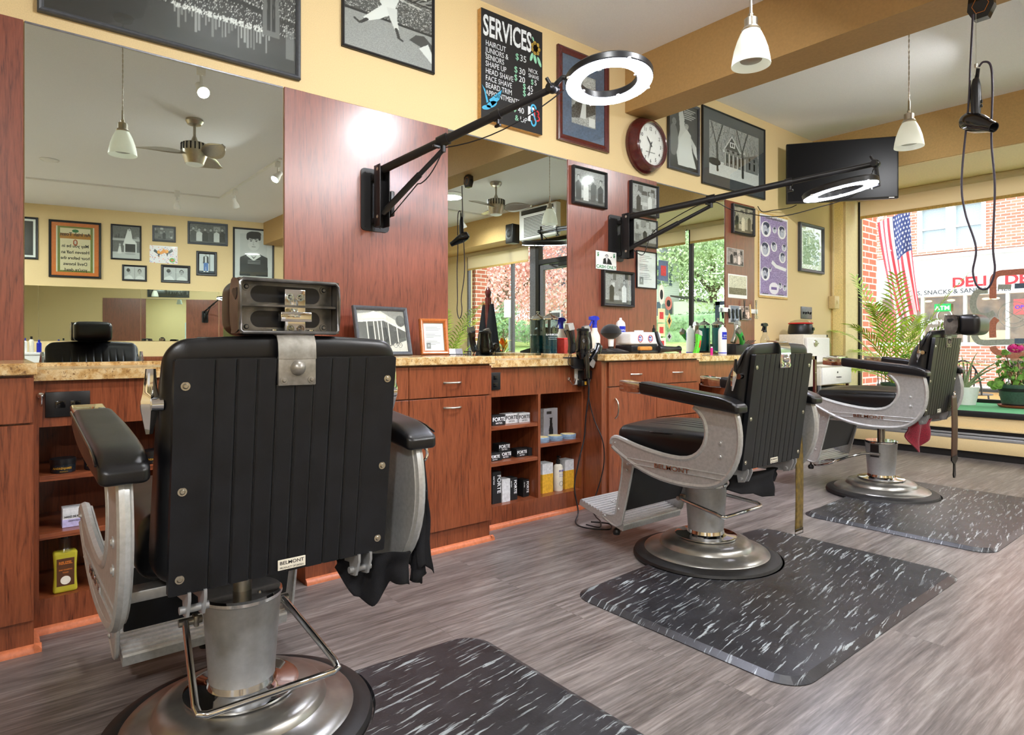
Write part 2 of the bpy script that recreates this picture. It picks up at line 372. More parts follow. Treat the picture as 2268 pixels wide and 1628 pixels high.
# ---------------------------------------------------------------- helpers: mesh building
class MB:
    def __init__(s): s.b = bmesh.new(); s.mi = 0
    def _tag(s, fs):
        for f in fs: f.material_index = s.mi
    def box(s, x0, x1, y0, y1, z0, z1, bev=0.0, seg=2, mtx=None):
        r = bmesh.ops.create_cube(s.b, size=1.0)
        vs = r['verts']
        for v in vs:
            v.co = Vector((x0+(v.co.x+.5)*(x1-x0), y0+(v.co.y+.5)*(y1-y0), z0+(v.co.z+.5)*(z1-z0)))
        fs = {f for v in vs for f in v.link_faces}; s._tag(fs)
        if bev > 0:
            es = list({e for v in vs for e in v.link_edges})
            q = bmesh.ops.bevel(s.b, geom=es, offset=bev, segments=seg, profile=0.5, affect='EDGES', clamp_overlap=True)
            s._tag(q['faces']); vs = list({v for f in q['faces'] for v in f.verts} | {v for f in fs if f.is_valid for v in f.verts})
        if mtx is not None:
            for v in vs: v.co = mtx @ v.co
        return vs
    def cyl(s, p0, p1, r0, r1=None, seg=24, caps=True):
        p0 = Vector(p0); p1 = Vector(p1); r1 = r0 if r1 is None else r1
        d = p1-p0; q = d.to_track_quat('Z', 'Y').to_matrix()
        a = []; b = []
        for i in range(seg):
            t = 2*PI*i/seg; u = q @ Vector((math.cos(t), math.sin(t), 0))
            a.append(s.b.verts.new(p0+u*r0)); b.append(s.b.verts.new(p1+u*r1))
        fs = [s.b.faces.new((a[i], a[(i+1) % seg], b[(i+1) % seg], b[i])) for i in range(seg)]
        if caps:
            if r0 > 1e-6: fs.append(s.b.faces.new(a[::-1]))
            if r1 > 1e-6: fs.append(s.b.faces.new(b))
        s._tag(fs); return a+b
    def lathe(s, prof, c=(0, 0, 0), axis='Z', seg=40, mtx=None, caps=True):
        if abs(prof[0][0]-prof[-1][0]) < 1e-6 and abs(prof[0][1]-prof[-1][1]) < 1e-6: caps = False
        rings = []; c = Vector(c)
        for r, h in prof:
            ring = []
            for i in range(seg):
                t = 2*PI*i/seg
                if axis == 'Z': p = Vector((r*math.cos(t), r*math.sin(t), h))
                elif axis == 'X': p = Vector((h, r*math.cos(t), r*math.sin(t)))
                else: p = Vector((r*math.sin(t), h, r*math.cos(t)))
                if mtx is not None: p = mtx @ p
                ring.append(s.b.verts.new(c+p))
            rings.append(ring)
        fs = []
        for A, B in zip(rings, rings[1:]):
            for i in range(seg):
                fs.append(s.b.faces.new((A[i], A[(i+1) % seg], B[(i+1) % seg], B[i])))
        if caps and prof[0][0] > 1e-5 and prof[1][0] > 1e-5: fs.append(s.b.faces.new(rings[0][::-1]))
        if caps and prof[-1][0] > 1e-5 and prof[-2][0] > 1e-5: fs.append(s.b.faces.new(rings[-1]))
        s._tag(fs)
    def tube(s, pts, r, seg=10, closed=False, caps=True):
        pts = [Vector(p) for p in pts]; n = len(pts)
        rs = r if isinstance(r, (list, tuple)) else [r]*n
        up = None; rings = []
        for i, p in enumerate(pts):
            if closed: d = pts[(i+1) % n]-pts[i-1]
            else: d = pts[min(i+1, n-1)]-pts[max(i-1, 0)]
            if d.length < 1e-9: d = Vector((0, 0, 1))
            d.normalize()
            if up is None:
                up = Vector((0, 0, 1)) if abs(d.z) < 0.9 else Vector((1, 0, 0))
            x = d.cross(up)
            if x.length < 1e-6: x = d.orthogonal()
            x.normalize(); up = x.cross(d).normalized()
            rings.append([s.b.verts.new(p+(x*math.cos(2*PI*k/seg)+up*math.sin(2*PI*k/seg))*rs[i]) for k in range(seg)])
        fs = []
        m = n if closed else n-1
        for i in range(m):
            A = rings[i]; B = rings[(i+1) % n]
            for k in range(seg): fs.append(s.b.faces.new((A[k], A[(k+1) % seg], B[(k+1) % seg], B[k])))
        if caps and not closed:
            fs.append(s.b.faces.new(rings[0][::-1])); fs.append(s.b.faces.new(rings[-1]))
        s._tag(fs)
    def prism(s, pts, f, a, b):
        """pts: 2D outline; f(u,v,w)->3D ; extruded from w=a to w=b"""
        A = [s.b.verts.new(f(u, v, a)) for u, v in pts]; B = [s.b.verts.new(f(u, v, b)) for u, v in pts]
        n = len(pts); fs = [s.b.faces.new(A[::-1]), s.b.faces.new(B)]
        for i in range(n): fs.append(s.b.faces.new((A[i], A[(i+1) % n], B[(i+1) % n], B[i])))
        s._tag(fs); return A+B
    def grid(s, nu, nv, f, closed_u=False):
        V = [[s.b.verts.new(f(i/(nu if closed_u else nu-1), j/(nv-1))) for j in range(nv)] for i in range(nu)]
        fs = []
        for i in range(nu if closed_u else nu-1):
            for j in range(nv-1):
                fs.append(s.b.faces.new((V[i][j], V[(i+1) % nu][j], V[(i+1) % nu][j+1], V[i][j+1])))
        s._tag(fs); return V
    def rbox(s, x0, x1, y0, y1, z0, z1, r, n=(4, 4, 4), k=3, fn=None):
        def samp(a, b, r, n):
            r = min(r, (b-a)/2*0.98)
            lo = [a+r*(1-math.tan(PI/4*(1-i/k))) for i in range(k)]
            mid = [a+r+(b-a-2*r)*i/n for i in range(n+1)]
            hi = [b-r*(1-math.tan(PI/4*(1-i/k))) for i in range(k)][::-1]
            return lo+mid+hi
        X = samp(x0, x1, r, n[0]); Y = samp(y0, y1, r, n[1]); Z = samp(z0, z1, r, n[2]); D = {}
        def P(i, j, l):
            if (i, j, l) in D: return D[(i, j, l)]
            q = Vector((X[i], Y[j], Z[l]))
            c = Vector((min(max(q.x, x0+r), x1-r), min(max(q.y, y0+r), y1-r), min(max(q.z, z0+r), z1-r)))
            if x0+r > x1-r: c.x = (x0+x1)/2
            if y0+r > y1-r: c.y = (y0+y1)/2
            if z0+r > z1-r: c.z = (z0+z1)/2
            d = q-c
            if d.length > 1e-9:
                m = max(abs(d.x), abs(d.y), abs(d.z)); q = c+d.normalized()*m
            if fn: q = Vector(fn(q))
            D[(i, j, l)] = s.b.verts.new(q); return D[(i, j, l)]
        a, b, c = len(X), len(Y), len(Z); fs = []
        for i in range(a-1):
            for j in range(b-1):
                for l in (0, c-1): fs.append(s.b.faces.new((P(i, j, l), P(i+1, j, l), P(i+1, j+1, l), P(i, j+1, l))))
        for i in range(a-1):
            for l in range(c-1):
                for j in (0, b-1): fs.append(s.b.faces.new((P(i, j, l), P(i+1, j, l), P(i+1, j, l+1), P(i, j, l+1))))
        for j in range(b-1):
            for l in range(c-1):
                for i in (0, a-1): fs.append(s.b.faces.new((P(i, j, l), P(i, j+1, l), P(i, j+1, l+1), P(i, j, l+1))))
        s._tag(fs)
    def poly(s, pts):
        f = s.b.faces.new([s.b.verts.new(p) for p in pts]); s._tag([f])
    def torus(s, c, R, r, axis='Z', seg=48, k=10, mtx=None):
        pts = []
        for i in range(seg):
            t = 2*PI*i/seg
            p = {'Z': Vector((math.cos(t)*R, math.sin(t)*R, 0)), 'X': Vector((0, math.cos(t)*R, math.sin(t)*R)), 'Y': Vector((math.cos(t)*R, 0, math.sin(t)*R))}[axis]
            if mtx is not None: p = mtx @ p
            pts.append(Vector(c)+p)
        s.tube(pts, r, k, closed=True)
    def sphere(s, c, r, sc=(1, 1, 1), seg=20, rings=12):
        q = bmesh.ops.create_uvsphere(s.b, u_segments=seg, v_segments=rings, radius=r)
        for v in q['verts']: v.co = Vector((v.co.x*sc[0], v.co.y*sc[1], v.co.z*sc[2]))+Vector(c)
        s._tag({f for v in q['verts'] for f in v.link_faces}); return q['verts']
    def xf(s, mtx):
        for v in s.b.verts: v.co = mtx @ v.co
    def build(s, name, mats, parent=None, smooth=True, angle=35, loc=None):
        me = bpy.data.meshes.new(name)
        bmesh.ops.recalc_face_normals(s.b, faces=s.b.faces)
        s.b.to_mesh(me); s.b.free()
        if not isinstance(mats, (list, tuple)): mats = [mats]
        for m in mats: me.materials.append(m)
        if smooth:
            me.shade_smooth()
            try: me.set_sharp_from_angle(angle=math.radians(angle))
            except Exception: pass
        o = bpy.data.objects.new(name, me); C.objects.link(o)
        if parent is not None: o.parent = parent
        if loc is not None: o.location = loc
        return o

def tag(o, label=None, cat=None, group=None, kind=None):
    if label: o['label'] = label
    if cat: o['category'] = cat
    if group: o['group'] = group
    if kind: o['kind'] = kind
    return o
def thing(name, label, cat, loc=(0, 0, 0), rotz=0.0, group=None):
    o = bpy.data.objects.new(name, None); C.objects.link(o); o.empty_display_size = 0.1
    o.location = loc; o.rotation_euler = (0, 0, rotz)
    return tag(o, label, cat, group)
def struct(o): o['kind'] = 'structure'; return o
def kids(o): return [c for c in C.objects if c.parent == o]
def copy_tree(o, parent=None):
    c = o.copy(); C.objects.link(c)
    if parent is not None: c.parent = parent
    for ch in kids(o): copy_tree(ch, c)
    return c
def setm(o, mtx): o.matrix_local = mtx; return o

# 2-D lettering, collected into one mesh: items = (text, x, y, size, align, x-stretch, bold)
def lettering(name, items, material, parent=None, mtx=None, depth=0.0006, shear=0.0, condensed=1.0, rot=0.0):
    V = []; Fc = []
    for it in items:
        txt, x, y, size = it[:4]; align = it[4] if len(it) > 4 else 'LEFT'; xs = it[5] if len(it) > 5 else 1.0; bold = it[6] if len(it) > 6 else 0.0
        ang = it[7] if len(it) > 7 else 0.0
        cu = bpy.data.curves.new('t', 'FONT'); cu.body = txt; cu.size = size; cu.align_x = align; cu.offset = bold; cu.shear = shear
        cu.extrude = depth; cu.resolution_u = 3
        ob = bpy.data.objects.new('t', cu); C.objects.link(ob)
        bpy.context.view_layer.update()
        me = bpy.data.meshes.new_from_object(ob.evaluated_get(bpy.context.evaluated_depsgraph_get()))
        base = len(V); ca, sa = math.cos(ang), math.sin(ang)
        for v in me.vertices:
            px, py = v.co.x*xs, v.co.y
            V.append((x+px*ca-py*sa, y+px*sa+py*ca, v.co.z+depth))
        for p in me.polygons: Fc.append([base+i for i in p.vertices])
        bpy.data.objects.remove(ob); bpy.data.curves.remove(cu); bpy.data.meshes.remove(me)
    me = bpy.data.meshes.new(name); me.from_pydata(V, [], Fc); me.materials.append(material)
    o = bpy.data.objects.new(name, me); C.objects.link(o)
    if parent is not None: o.parent = parent
    if mtx is not None: o.matrix_local = mtx
    return o

# frame matrices: u = viewer's right, v = up, w = out of the wall
def wall_m(o, u, v=(0, 0, 1)):
    u = Vector(u).normalized(); v = Vector(v).normalized(); w = u.cross(v)
    m = Matrix((( u.x, v.x, w.x, o[0]), (u.y, v.y, w.y, o[1]), (u.z, v.z, w.z, o[2]), (0, 0, 0, 1))); return m
WX = -3.15                       # plane of the left wall
def LW(y, z, off=0.0): return wall_m((WX+off, y, z), (0, 1, 0))
OK = -0.19; OX = 5.75          # slanted opposite wall: x = OX + OK*y
OU = Vector((OK, 1, 0)).normalized()
def OW(y, z, off=0.0):
    # viewer faces +x, so viewer's right is -OU
    u = -OU; w = u.cross(Vector((0, 0, 1)))
    return wall_m((OX+OK*y+w.x*off, y+w.y*off, z), u)

# ---------------------------------------------------------------- painter for printed pictures (vertex colours)
class Cv:
    def __init__(s, w, h, bg=0.5):
        s.w, s.h = w, h; s.a = np.zeros((h, w, 3)); s.a[:] = s._c(bg)
        s.X, s.Y = np.meshgrid((np.arange(w)+.5)/w, (np.arange(h)+.5)/h)   # y up
        s.rng = np.random.RandomState(int(w*7+h))
    def _c(s, c): return np.array([c, c, c]) if np.isscalar(c) else np.array([v/255.0 for v in c])
    def put(s, m, c, al=1.0): s.a[m] = s.a[m]*(1-al)+s._c(c)*al; return s
    def rect(s, x0, y0, x1, y1, c, al=1.0): return s.put((s.X >= x0) & (s.X <= x1) & (s.Y >= y0) & (s.Y <= y1), c, al)
    def ell(s, cx, cy, rx, ry, c, rot=0, al=1.0):
        dx, dy = s.X-cx, s.Y-cy; k, q = math.cos(rot), math.sin(rot)
        return s.put(((dx*k+dy*q)/rx)**2+((-dx*q+dy*k)/ry)**2 <= 1, c, al)
    def poly(s, pts, c, al=1.0):
        inside = np.zeros(s.X.shape, bool); n = len(pts)
        for i in range(n):
            x1, y1 = pts[i]; x2, y2 = pts[(i+1) % n]
            if y1 == y2: continue
            cond = ((y1 > s.Y) != (y2 > s.Y)) & (s.X < (x2-x1)*(s.Y-y1)/(y2-y1)+x1)
            inside ^= cond
        return s.put(inside, c, al)
    def line(s, x0, y0, x1, y1, wd, c, al=1.0):
        dx, dy = x1-x0, y1-y0; L = dx*dx+dy*dy+1e-12
        t = np.clip(((s.X-x0)*dx+(s.Y-y0)*dy)/L, 0, 1)
        asp = s.h/s.w
        d = np.hypot(s.X-x0-t*dx, (s.Y-y0-t*dy)*asp); return s.put(d <= wd, c, al)
    def noise(s, amp, cell=1, mask=None):
        g = s.rng.rand(s.h//cell+2, s.w//cell+2)-.5
        g = np.kron(g, np.ones((cell, cell)))[:s.h, :s.w]
        if mask is not None: g = g*mask
        s.a += g[..., None]*amp; return s
    def speck(s, n, x0, y0, x1, y1, c, r=0.006, lo=0.0, hi=1.0):
        for _ in range(n):
            x = x0+(x1-x0)*s.rng.rand(); y = y0+(y1-y0)*s.rng.rand(); v = c if not np.isscalar(c) else lo+(hi-lo)*s.rng.rand()
            s.ell(x, y, r, r*s.w/s.h, v)
        return s
    def head(s, cx, cy, r, skin=0.75, hair=0.12, face=1):
        k = s.w/s.h
        s.ell(cx, cy+r*k*0.25, r*0.95, r*1.15*k, hair)
        s.ell(cx, cy-r*k*0.1, r*0.78, r*1.1*k, skin)
        if face:
            for q in (-1, 1): s.ell(cx+q*r*0.32, cy+r*k*0.08, r*0.14, r*0.07*k, 0.15); s.line(cx+q*r*0.5, cy+r*k*.24, cx+q*r*.14, cy+r*k*.26, r*.05, 0.15)
            s.line(cx, cy, cx+r*.08, cy-r*.35*k, r*.04, skin*0.7); s.line(cx-r*.22, cy-r*.6*k, cx+r*.22, cy-r*.6*k, r*.06, skin*0.5)
        return s
    def mesh(s, name, W, H, parent, mtx, material=None):
        h, w = s.h, s.w
        xs = np.linspace(-W/2, W/2, w); ys = np.linspace(-H/2, H/2, h)
        gx, gy = np.meshgrid(xs, ys); co = np.stack([gx, gy, np.zeros_like(gx)], -1).reshape(-1, 3)
        idx = np.arange(w*h).reshape(h, w)
        q = np.stack([idx[:-1, :-1], idx[:-1, 1:], idx[1:, 1:], idx[1:, :-1]], -1).reshape(-1, 4)
        me = bpy.data.meshes.new(name)
        me.vertices.add(len(co)); me.vertices.foreach_set('co', co.ravel())
        me.loops.add(q.size); me.loops.foreach_set('vertex_index', q.ravel())
        me.polygons.add(len(q)); me.polygons.foreach_set('loop_start', np.arange(0, q.size, 4))
        me.update(calc_edges=True)
        at = me.color_attributes.new('Col', 'FLOAT_COLOR', 'POINT')
        a = np.clip(s.a, 0, 1); a = np.where(a > .04045, ((a+.055)/1.055)**2.4, a/12.92)
        at.data.foreach_set('color', np.concatenate([a, np.ones((h, w, 1))], -1).ravel())
        me.materials.append(material or M['print'])
        o = bpy.data.objects.new(name, me); C.objects.link(o)
        if parent is not None: o.parent = parent
        o.matrix_local = mtx; return o

def T(x=0, y=0, z=0): return Matrix.Translation((x, y, z))

# ================================================================ THE ROOM
CZ = 3.11
def sbox(name, *a, m='wall', bev=0.0):
    b = MB(); b.box(*a, bev=bev); return struct(b.build(name, M[m], smooth=False))
def fxy(u, v, w): return Vector((u, v, w))
b = MB(); b.prism([(-3.15, -3.0), (6.32, -3.0), (4.439, 6.9), (0.45, 6.9), (0.45, 6.66), (-3.15, 6.66)], fxy, -0.05, 0.0)
struct(b.build('floor', M['floor'], smooth=False))
b = MB(); b.prism([(-3.15, -3.0), (6.32, -3.0), (4.439, 6.9), (0.45, 6.9), (0.45, 7.7), (-3.15, 7.7)], fxy, CZ, CZ+0.1)
struct(b.build('ceiling', M['ceil'], smooth=False))
sbox('wall_left', -3.30, -3.15, -3.0, 7.85, 0, CZ)
sbox('wall_back', -3.30, 6.5, -3.12, -3.0, 0, CZ)
b = MB(); a0 = Vector((OX+OK*-3.0, -3.0, 0)); a1 = Vector((OX+OK*7.0, 7.0, 0)); nn = Vector((1, -OK, 0)).normalized()*0.12
for q in (0,): b.prism([(a0.x, a0.y), (a0.x+nn.x, a0.y+nn.y), (a1.x+nn.x, a1.y+nn.y), (a1.x, a1.y)], fxy, 0, CZ)
struct(b.build('wall_right', M['wall'], smooth=False))
# ochre strip and cream jamb by the window on the left wall
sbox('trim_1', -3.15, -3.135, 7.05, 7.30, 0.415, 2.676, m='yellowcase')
sbox('trim_2', -3.15, -3.125, 7.34, 7.66, 0.415, 2.676, m='cream')
# ceiling beam
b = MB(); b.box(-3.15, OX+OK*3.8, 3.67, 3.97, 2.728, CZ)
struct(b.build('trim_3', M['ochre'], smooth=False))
# bulkheads above the shop windows
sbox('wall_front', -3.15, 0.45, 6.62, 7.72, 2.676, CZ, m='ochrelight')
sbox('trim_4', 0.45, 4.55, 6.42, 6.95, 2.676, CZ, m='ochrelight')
# low wall under the display shelf
sbox('wall_front_low', -3.15, 0.45, 6.66, 6.74, 0, 0.375)
sbox('wall_front_outer', -3.15, 0.45, 7.70, 7.80, 0, 0.40, m='brickpier')
sbox('wall_front_return', 0.38, 0.52, 6.74, 7.8, 0, 2.676, m='cream')
sbox('baseboard_front', -3.15, 0.45, 6.635, 6.66, 0, 0.06, m='rubber')
sbox('baseboard_left', -3.15, -3.135, 5.05, 6.66, 0, 0.10, m='rubber')
# display shelf with green turf
t = thing('display_shelf', 'long low window display shelf topped with green turf', 'shelf', (-1.35, 7.18, 0.375))
b = MB(); b.box(-1.8, 1.8, -0.52, 0.52, 0, 0.022); b.build('shelf_board', M['wall'], t, smooth=False)
b = MB(); b.box(-1.8, 1.8, -0.535, -0.52, -0.012, 0.04, bev=0.004); b.build('edge_strip', M['rubber'], t)
b = MB(); b.box(-1.79, 1.8, -0.515, 0.51, 0.022, 0.040); tag(b.build('turf_cover', M['turf'], t, smooth=False), 'green artificial turf')
# baseboard heater
t = thing('baseboard_heater', 'long tan baseboard heater below the turf shelf', 'heater', (-1.4, 6.66, 0))
b = MB(); b.box(-1.7, 1.8, -0.055, 0, 0.255, 0.27, bev=0.004); b.box(-1.7, 1.8, -0.06, -0.045, 0.065, 0.17, bev=0.003); b.build('cover_panel', M['wall'], t)
b = MB(); b.box(-1.7, 1.8, -0.03, -0.001, 0.18, 0.255); b.build('fin_slot', M['blackmetal'], t, smooth=False)
b = MB(); b.box(-1.7, 1.8, -0.062, -0.045, 0.17, 0.200, bev=0.004); b.box(-1.7, 1.8, -0.05, -0.03, 0.205, 0.222, bev=0.003); b.build('louvre', M['alupaint'], t)

# ---- windows and door
def bars(name, lst, m, parent=None, bev=0.004):
    b = MB()
    for a in lst: b.box(*a, bev=bev, seg=1)
    o = b.build(name, M[m], parent, smooth=False)
    if parent is None: struct(o)
    return o
w1 = bars('window_1', [(-3.15, -3.105, 7.66, 7.72, 0.415, 2.676), (0.33, 0.38, 7.66, 7.72, 0.415, 2.676), (-3.105, 0.33, 7.66, 7.72, 0.415, 0.45), (-3.105, 0.33, 7.66, 7.72, 2.62, 2.676), (-0.93, -0.88, 7.66, 7.72, 0.45, 2.62)], 'blackmetal')
b = MB(); b.box(-3.105, -0.93, 7.685, 7.692, 0.45, 2.62); b.box(-0.88, 0.33, 7.685, 7.692, 0.45, 2.62); b.build('window_pane', M['glass'], w1, smooth=False)
w2 = bars('window_2', [(3.40, 3.45, 6.88, 6.94, 0.38, 2.676), (2.11, 2.16, 6.88, 6.94, 0.38, 2.676), (1.50, 1.64, 6.86, 6.96, 0.0, 2.676), (1.64, 3.40, 6.88, 6.94, 0.38, 0.43), (1.64, 3.40, 6.88, 6.94, 2.62, 2.676)], 'greymetal')
b = MB(); b.box(1.64, 2.11, 6.905, 6.911, 0.43, 2.62); b.box(2.16, 3.40, 6.905, 6.911, 0.43, 2.62); b.build('window_pane', M['glass'], w2, smooth=False)
sbox('wall_front_right_low', 1.53, 3.45, 6.88, 6.96, 0, 0.38, m='wall')
sbox('wall_front_right', 3.45, 4.5, 6.88, 7.0, 0, 2.676, m='cream')
d1 = bars('door_1', [(0.52, 0.60, 6.86, 6.96, 0.0, 2.676), (1.42, 1.50, 6.86, 6.96, 0.0, 2.676), (0.60, 1.42, 6.86, 6.96, 2.28, 2.36), (0.60, 1.42, 6.86, 6.96, 2.62, 2.676)], 'blackmetal')
lf = bars('door_leaf', [(0.61, 0.69, 6.88, 6.93, 0.02, 2.27), (1.33, 1.41, 6.88, 6.93, 0.02, 2.27), (0.69, 1.33, 6.88, 6.93, 2.19, 2.27), (0.69, 1.33, 6.88, 6.93, 0.02, 0.22)], 'greymetal', d1)
b = MB(); b.box(0.69, 1.33, 6.90, 6.906, 0.22, 2.19); b.build('door_pane', M['glass'], lf, smooth=False)
b = MB(); b.box(0.60, 1.42, 6.90, 6.906, 2.36, 2.62); b.build('transom_pane', M['glass'], d1, smooth=False)
b = MB(); b.tube([(0.74, 6.88, 0.95), (0.74, 6.83, 0.95), (0.74, 6.83, 1.25), (0.74, 6.88, 1.25)], 0.012); b.build('door_handle', M['nickel'], lf)
b = MB(); b.box(0.62, 0.90, 6.80, 6.86, 2.20, 2.27, bev=0.01); b.tube([(0.85, 6.83, 2.24), (0.98, 6.75, 2.24), (1.15, 6.86, 2.26)], 0.012); b.build('door_closer', M['blackmetal'], lf)
# notice on the door
t = Cv(40, 56, 0.93); t.rect(0.12, 0.68, 0.88, 0.9, 0.35); t.noise(0.2, 2, (t.Y > .68)*(t.Y < .9)*(t.X > .12)*(t.X < .88))
for i in range(9): t.rect(0.12, 0.1+i*0.06, 0.5+0.35*((i*7) % 5)/5, 0.115+i*0.06, 0.5)
o = t.mesh('door_notice', 0.26, 0.36, None, wall_m((1.05, 6.885, 1.35), (1, 0, 0)), M['matteprint']); tag(o, 'white printed notice taped inside the glass entrance door', 'notice')

# back wall door and window (seen through the facing mirrors)
bars('door_2', [(1.05, 1.17, -3.0, -2.96, 0, 2.15), (1.97, 2.09, -3.0, -2.96, 0, 2.15), (1.17, 1.97, -3.0, -2.96, 2.05, 2.17)], 'white')
b = MB(); b.box(1.17, 1.97, -3.0, -2.975, 0.01, 2.05); b.box(1.27, 1.87, -2.975, -2.965, 1.15, 1.9, bev=.004); b.box(1.27, 1.87, -2.975, -2.965, 0.2, 1.0, bev=.004); struct(b.build('door_3', M['white'], smooth=False))
bars('window_3', [(2.9, 3.0, -3.0, -2.95, 1.0, 2.3), (3.6, 3.7, -3.0, -2.95, 1.0, 2.3), (3.0, 3.6, -3.0, -2.95, 2.2, 2.3), (3.0, 3.6, -3.0, -2.95, 1.0, 1.1)], 'white')
b = MB(); b.box(3.0, 3.6, -2.995, -2.985, 1.1, 2.2); struct(b.build('window_4', M['mirror'], smooth=False))

# ---- roller shades
def roller(name, label, x0, x1, y, ztop, zbot):
    t = thing(name, label, 'blind', ((x0+x1)/2, y, ztop)); h = (x1-x0)/2
    b = MB(); b.cyl((-h, 0, -0.03), (h, 0, -0.03), 0.032, seg=20); b.build('roller_tube', M['shade'], t)
    b = MB(); b.box(-h+0.02, h-0.02, 0.028, 0.0315, zbot-ztop, -0.03); b.build('fabric', M['shade'], t, smooth=False)
    b = MB(); b.box(-h+0.02, h-0.02, 0.022, 0.036, zbot-ztop-0.02, zbot-ztop+0.012, bev=0.003); b.build('hem_bar', M['yellowcase'], t)
    return t
roller('roller_shade', 'beige roller shade half drawn over the deli-side window', -3.10, -0.92, 7.58, 2.664, 2.43)
roller('roller_shade', 'beige roller shade over the short pane left of the corner', -0.88, 0.32, 7.58, 2.664, 2.43)
roller('roller_shade', 'beige roller shade over the window beside the glass door', 1.64, 3.40, 6.82, 2.665, 2.38)
# cream valance under the bulkhead
sbox('trim_5', -3.145, 0.38, 6.63, 7.655, 2.668, 2.6755, m='cream')

# ---- cherry panels and mirrors on the left wall
PT = 2.268
def panel(y0, y1, label, z0=0.90):
    t = MB(); t.box(-3.15, -3.136, y0, y1, z0, PT, bev=0.0015, seg=1)
    tag(t.build('wall_panel', M['cherrypanel'], smooth=False), label, 'wall panel')
panel(-0.95, 0.098, 'cherry wood wall panel at the near end, left of the first mirror')
panel(1.118, 2.080, 'cherry wood wall panel carrying the nearer ring light bracket')
panel(3.062, 4.028, 'cherry wood wall panel hung with five frames and a cash sign')
panel(4.985, 5.462, 'narrow cherry wood wall panel farthest from the camera')
def wmirror(y0, y1, label, z0=0.926):
    t = thing('wall_mirror', label, 'mirror', (-3.15, (y0+y1)/2, z0)); h = (y1-y0)/2-0.002
    b = MB(); b.box(0.001, 0.007, -h, h, 0, PT-z0-0.002); b.build('mirror_glass', M['mirror'], t, smooth=False)
    b = MB(); b.box(0, 0.009, -h, h, PT-z0-0.008, PT-z0, bev=0.001, seg=1); b.build('top_channel', M['greymetal'], t)
wmirror(0.10, 1.116, 'tall wall mirror behind the nearest barber chair')
wmirror(2.082, 3.060, 'tall wall mirror behind the blue jar of disinfectant and the dryer')
wmirror(4.030, 4.983, 'tall wall mirror farthest away, edged with stickers')
# splash strips under the mirrors
# ---- countertop
b = MB()
ct = [(-3.136, -0.95), (-2.705, -0.95), (-2.705, 5.44), (-3.136, 5.44)]
b.prism(ct, fxy, 0.874, 0.912)
b.box(-3.136, -3.118, -0.95, 5.44, 0.912, 0.926)
for y0, y1 in ((-0.95, 0.115), (1.0, 1.98), (2.795, 3.775)):
    b.box(-3.117, -2.552, y0, y1, 0.9, 0.938, bev=0.003, seg=1)
tag(b.build('countertop', M['granite'], smooth=False), 'speckled tan granite-look countertop stepping in and out along the mirrors', 'countertop')

# ---- cabinets
def handle(parent, y, z, L=0.10, vert=False, x=-0.0):
    b = MB(); h = L/2
    pts = []
    for i in range(9):
        a = i/8; s = math.sin(PI*a)**0.5 if 0 < a < 1 else 0
        p = -h+L*a
        pts.append((x+0.026*s, p, 0) if not vert else (x+0.026*s, 0, p))
    b.tube(pts, 0.0048, 8); return b.build('handle', M['nickel'], parent, loc=(0, y, z))
def front(parent, name, y0, y1, z0, z1, m='cherry'):
    b = MB(); b.box(0, 0.019, y0-(y0+y1)/2+0.0015, y1-(y0+y1)/2-0.0015, z0-(z0+z1)/2+0.0015, z1-(z0+z1)/2-0.0015, bev=0.0012, seg=1)
    return b.build(name, M[m], parent, smooth=False, loc=(0, (y0+y1)/2, (z0+z1)/2))
def cabinet(y0, y1, label, kind):
    t = thing('vanity_cabinet', label, 'cabinet', (-2.59, y0, 0)); L = y1-y0
    b = MB(); b.box(-0.52, 0.0, 0, L, 0, 0.873); b.box(-0.10, 0.0, 0, L, 0.873, 0.899); b.build('body', M['cherry'], t, smooth=False)
    if kind == 'pair':
        for a, c in ((0, L/2), (L/2, L)):
            d = front(t, 'drawer', a, c, 0.744, 0.893, 'cherry'); handle(d, 0, -0.005, x=0.019)
            d = front(t, 'door', a, c, 0.105, 0.741); handle(d, 0, 0.27, x=0.019)
    else:
        d = front(t, 'drawer', 0.05, L, 0.744, 0.893); handle(d, -0.21, -0.005, x=0.019); handle(d, 0.21, -0.005, x=0.019)
        d = front(t, 'door', 0.05, L/2+.02, 0.105, 0.741); handle(d, -0.17, 0.19, 0.12, True, 0.019)
        d = front(t, 'drawer', L/2+.02, L, 0.53, 0.741); handle(d, 0, 0.05, x=0.019)
        d = front(t, 'drawer', L/2+.02, L, 0.105, 0.527); handle(d, 0, 0.15, x=0.019)
        b = MB(); b.box(0, 0.006, 0, 0.048, 0, 0.895); b.build('filler', M['cherry'], t, smooth=False)
    return t
cabinet(-0.95, 0.108, 'cherry vanity cabinet cut off by the left edge of the photo', 'pair')
cabinet(1.01, 1.97, 'cherry vanity cabinet right of the nearest barber chair with two bar handles', 'pair')
cabinet(2.80, 3.765, 'cherry vanity cabinet behind the middle barber chair with a curved upright handle', 'mixed')
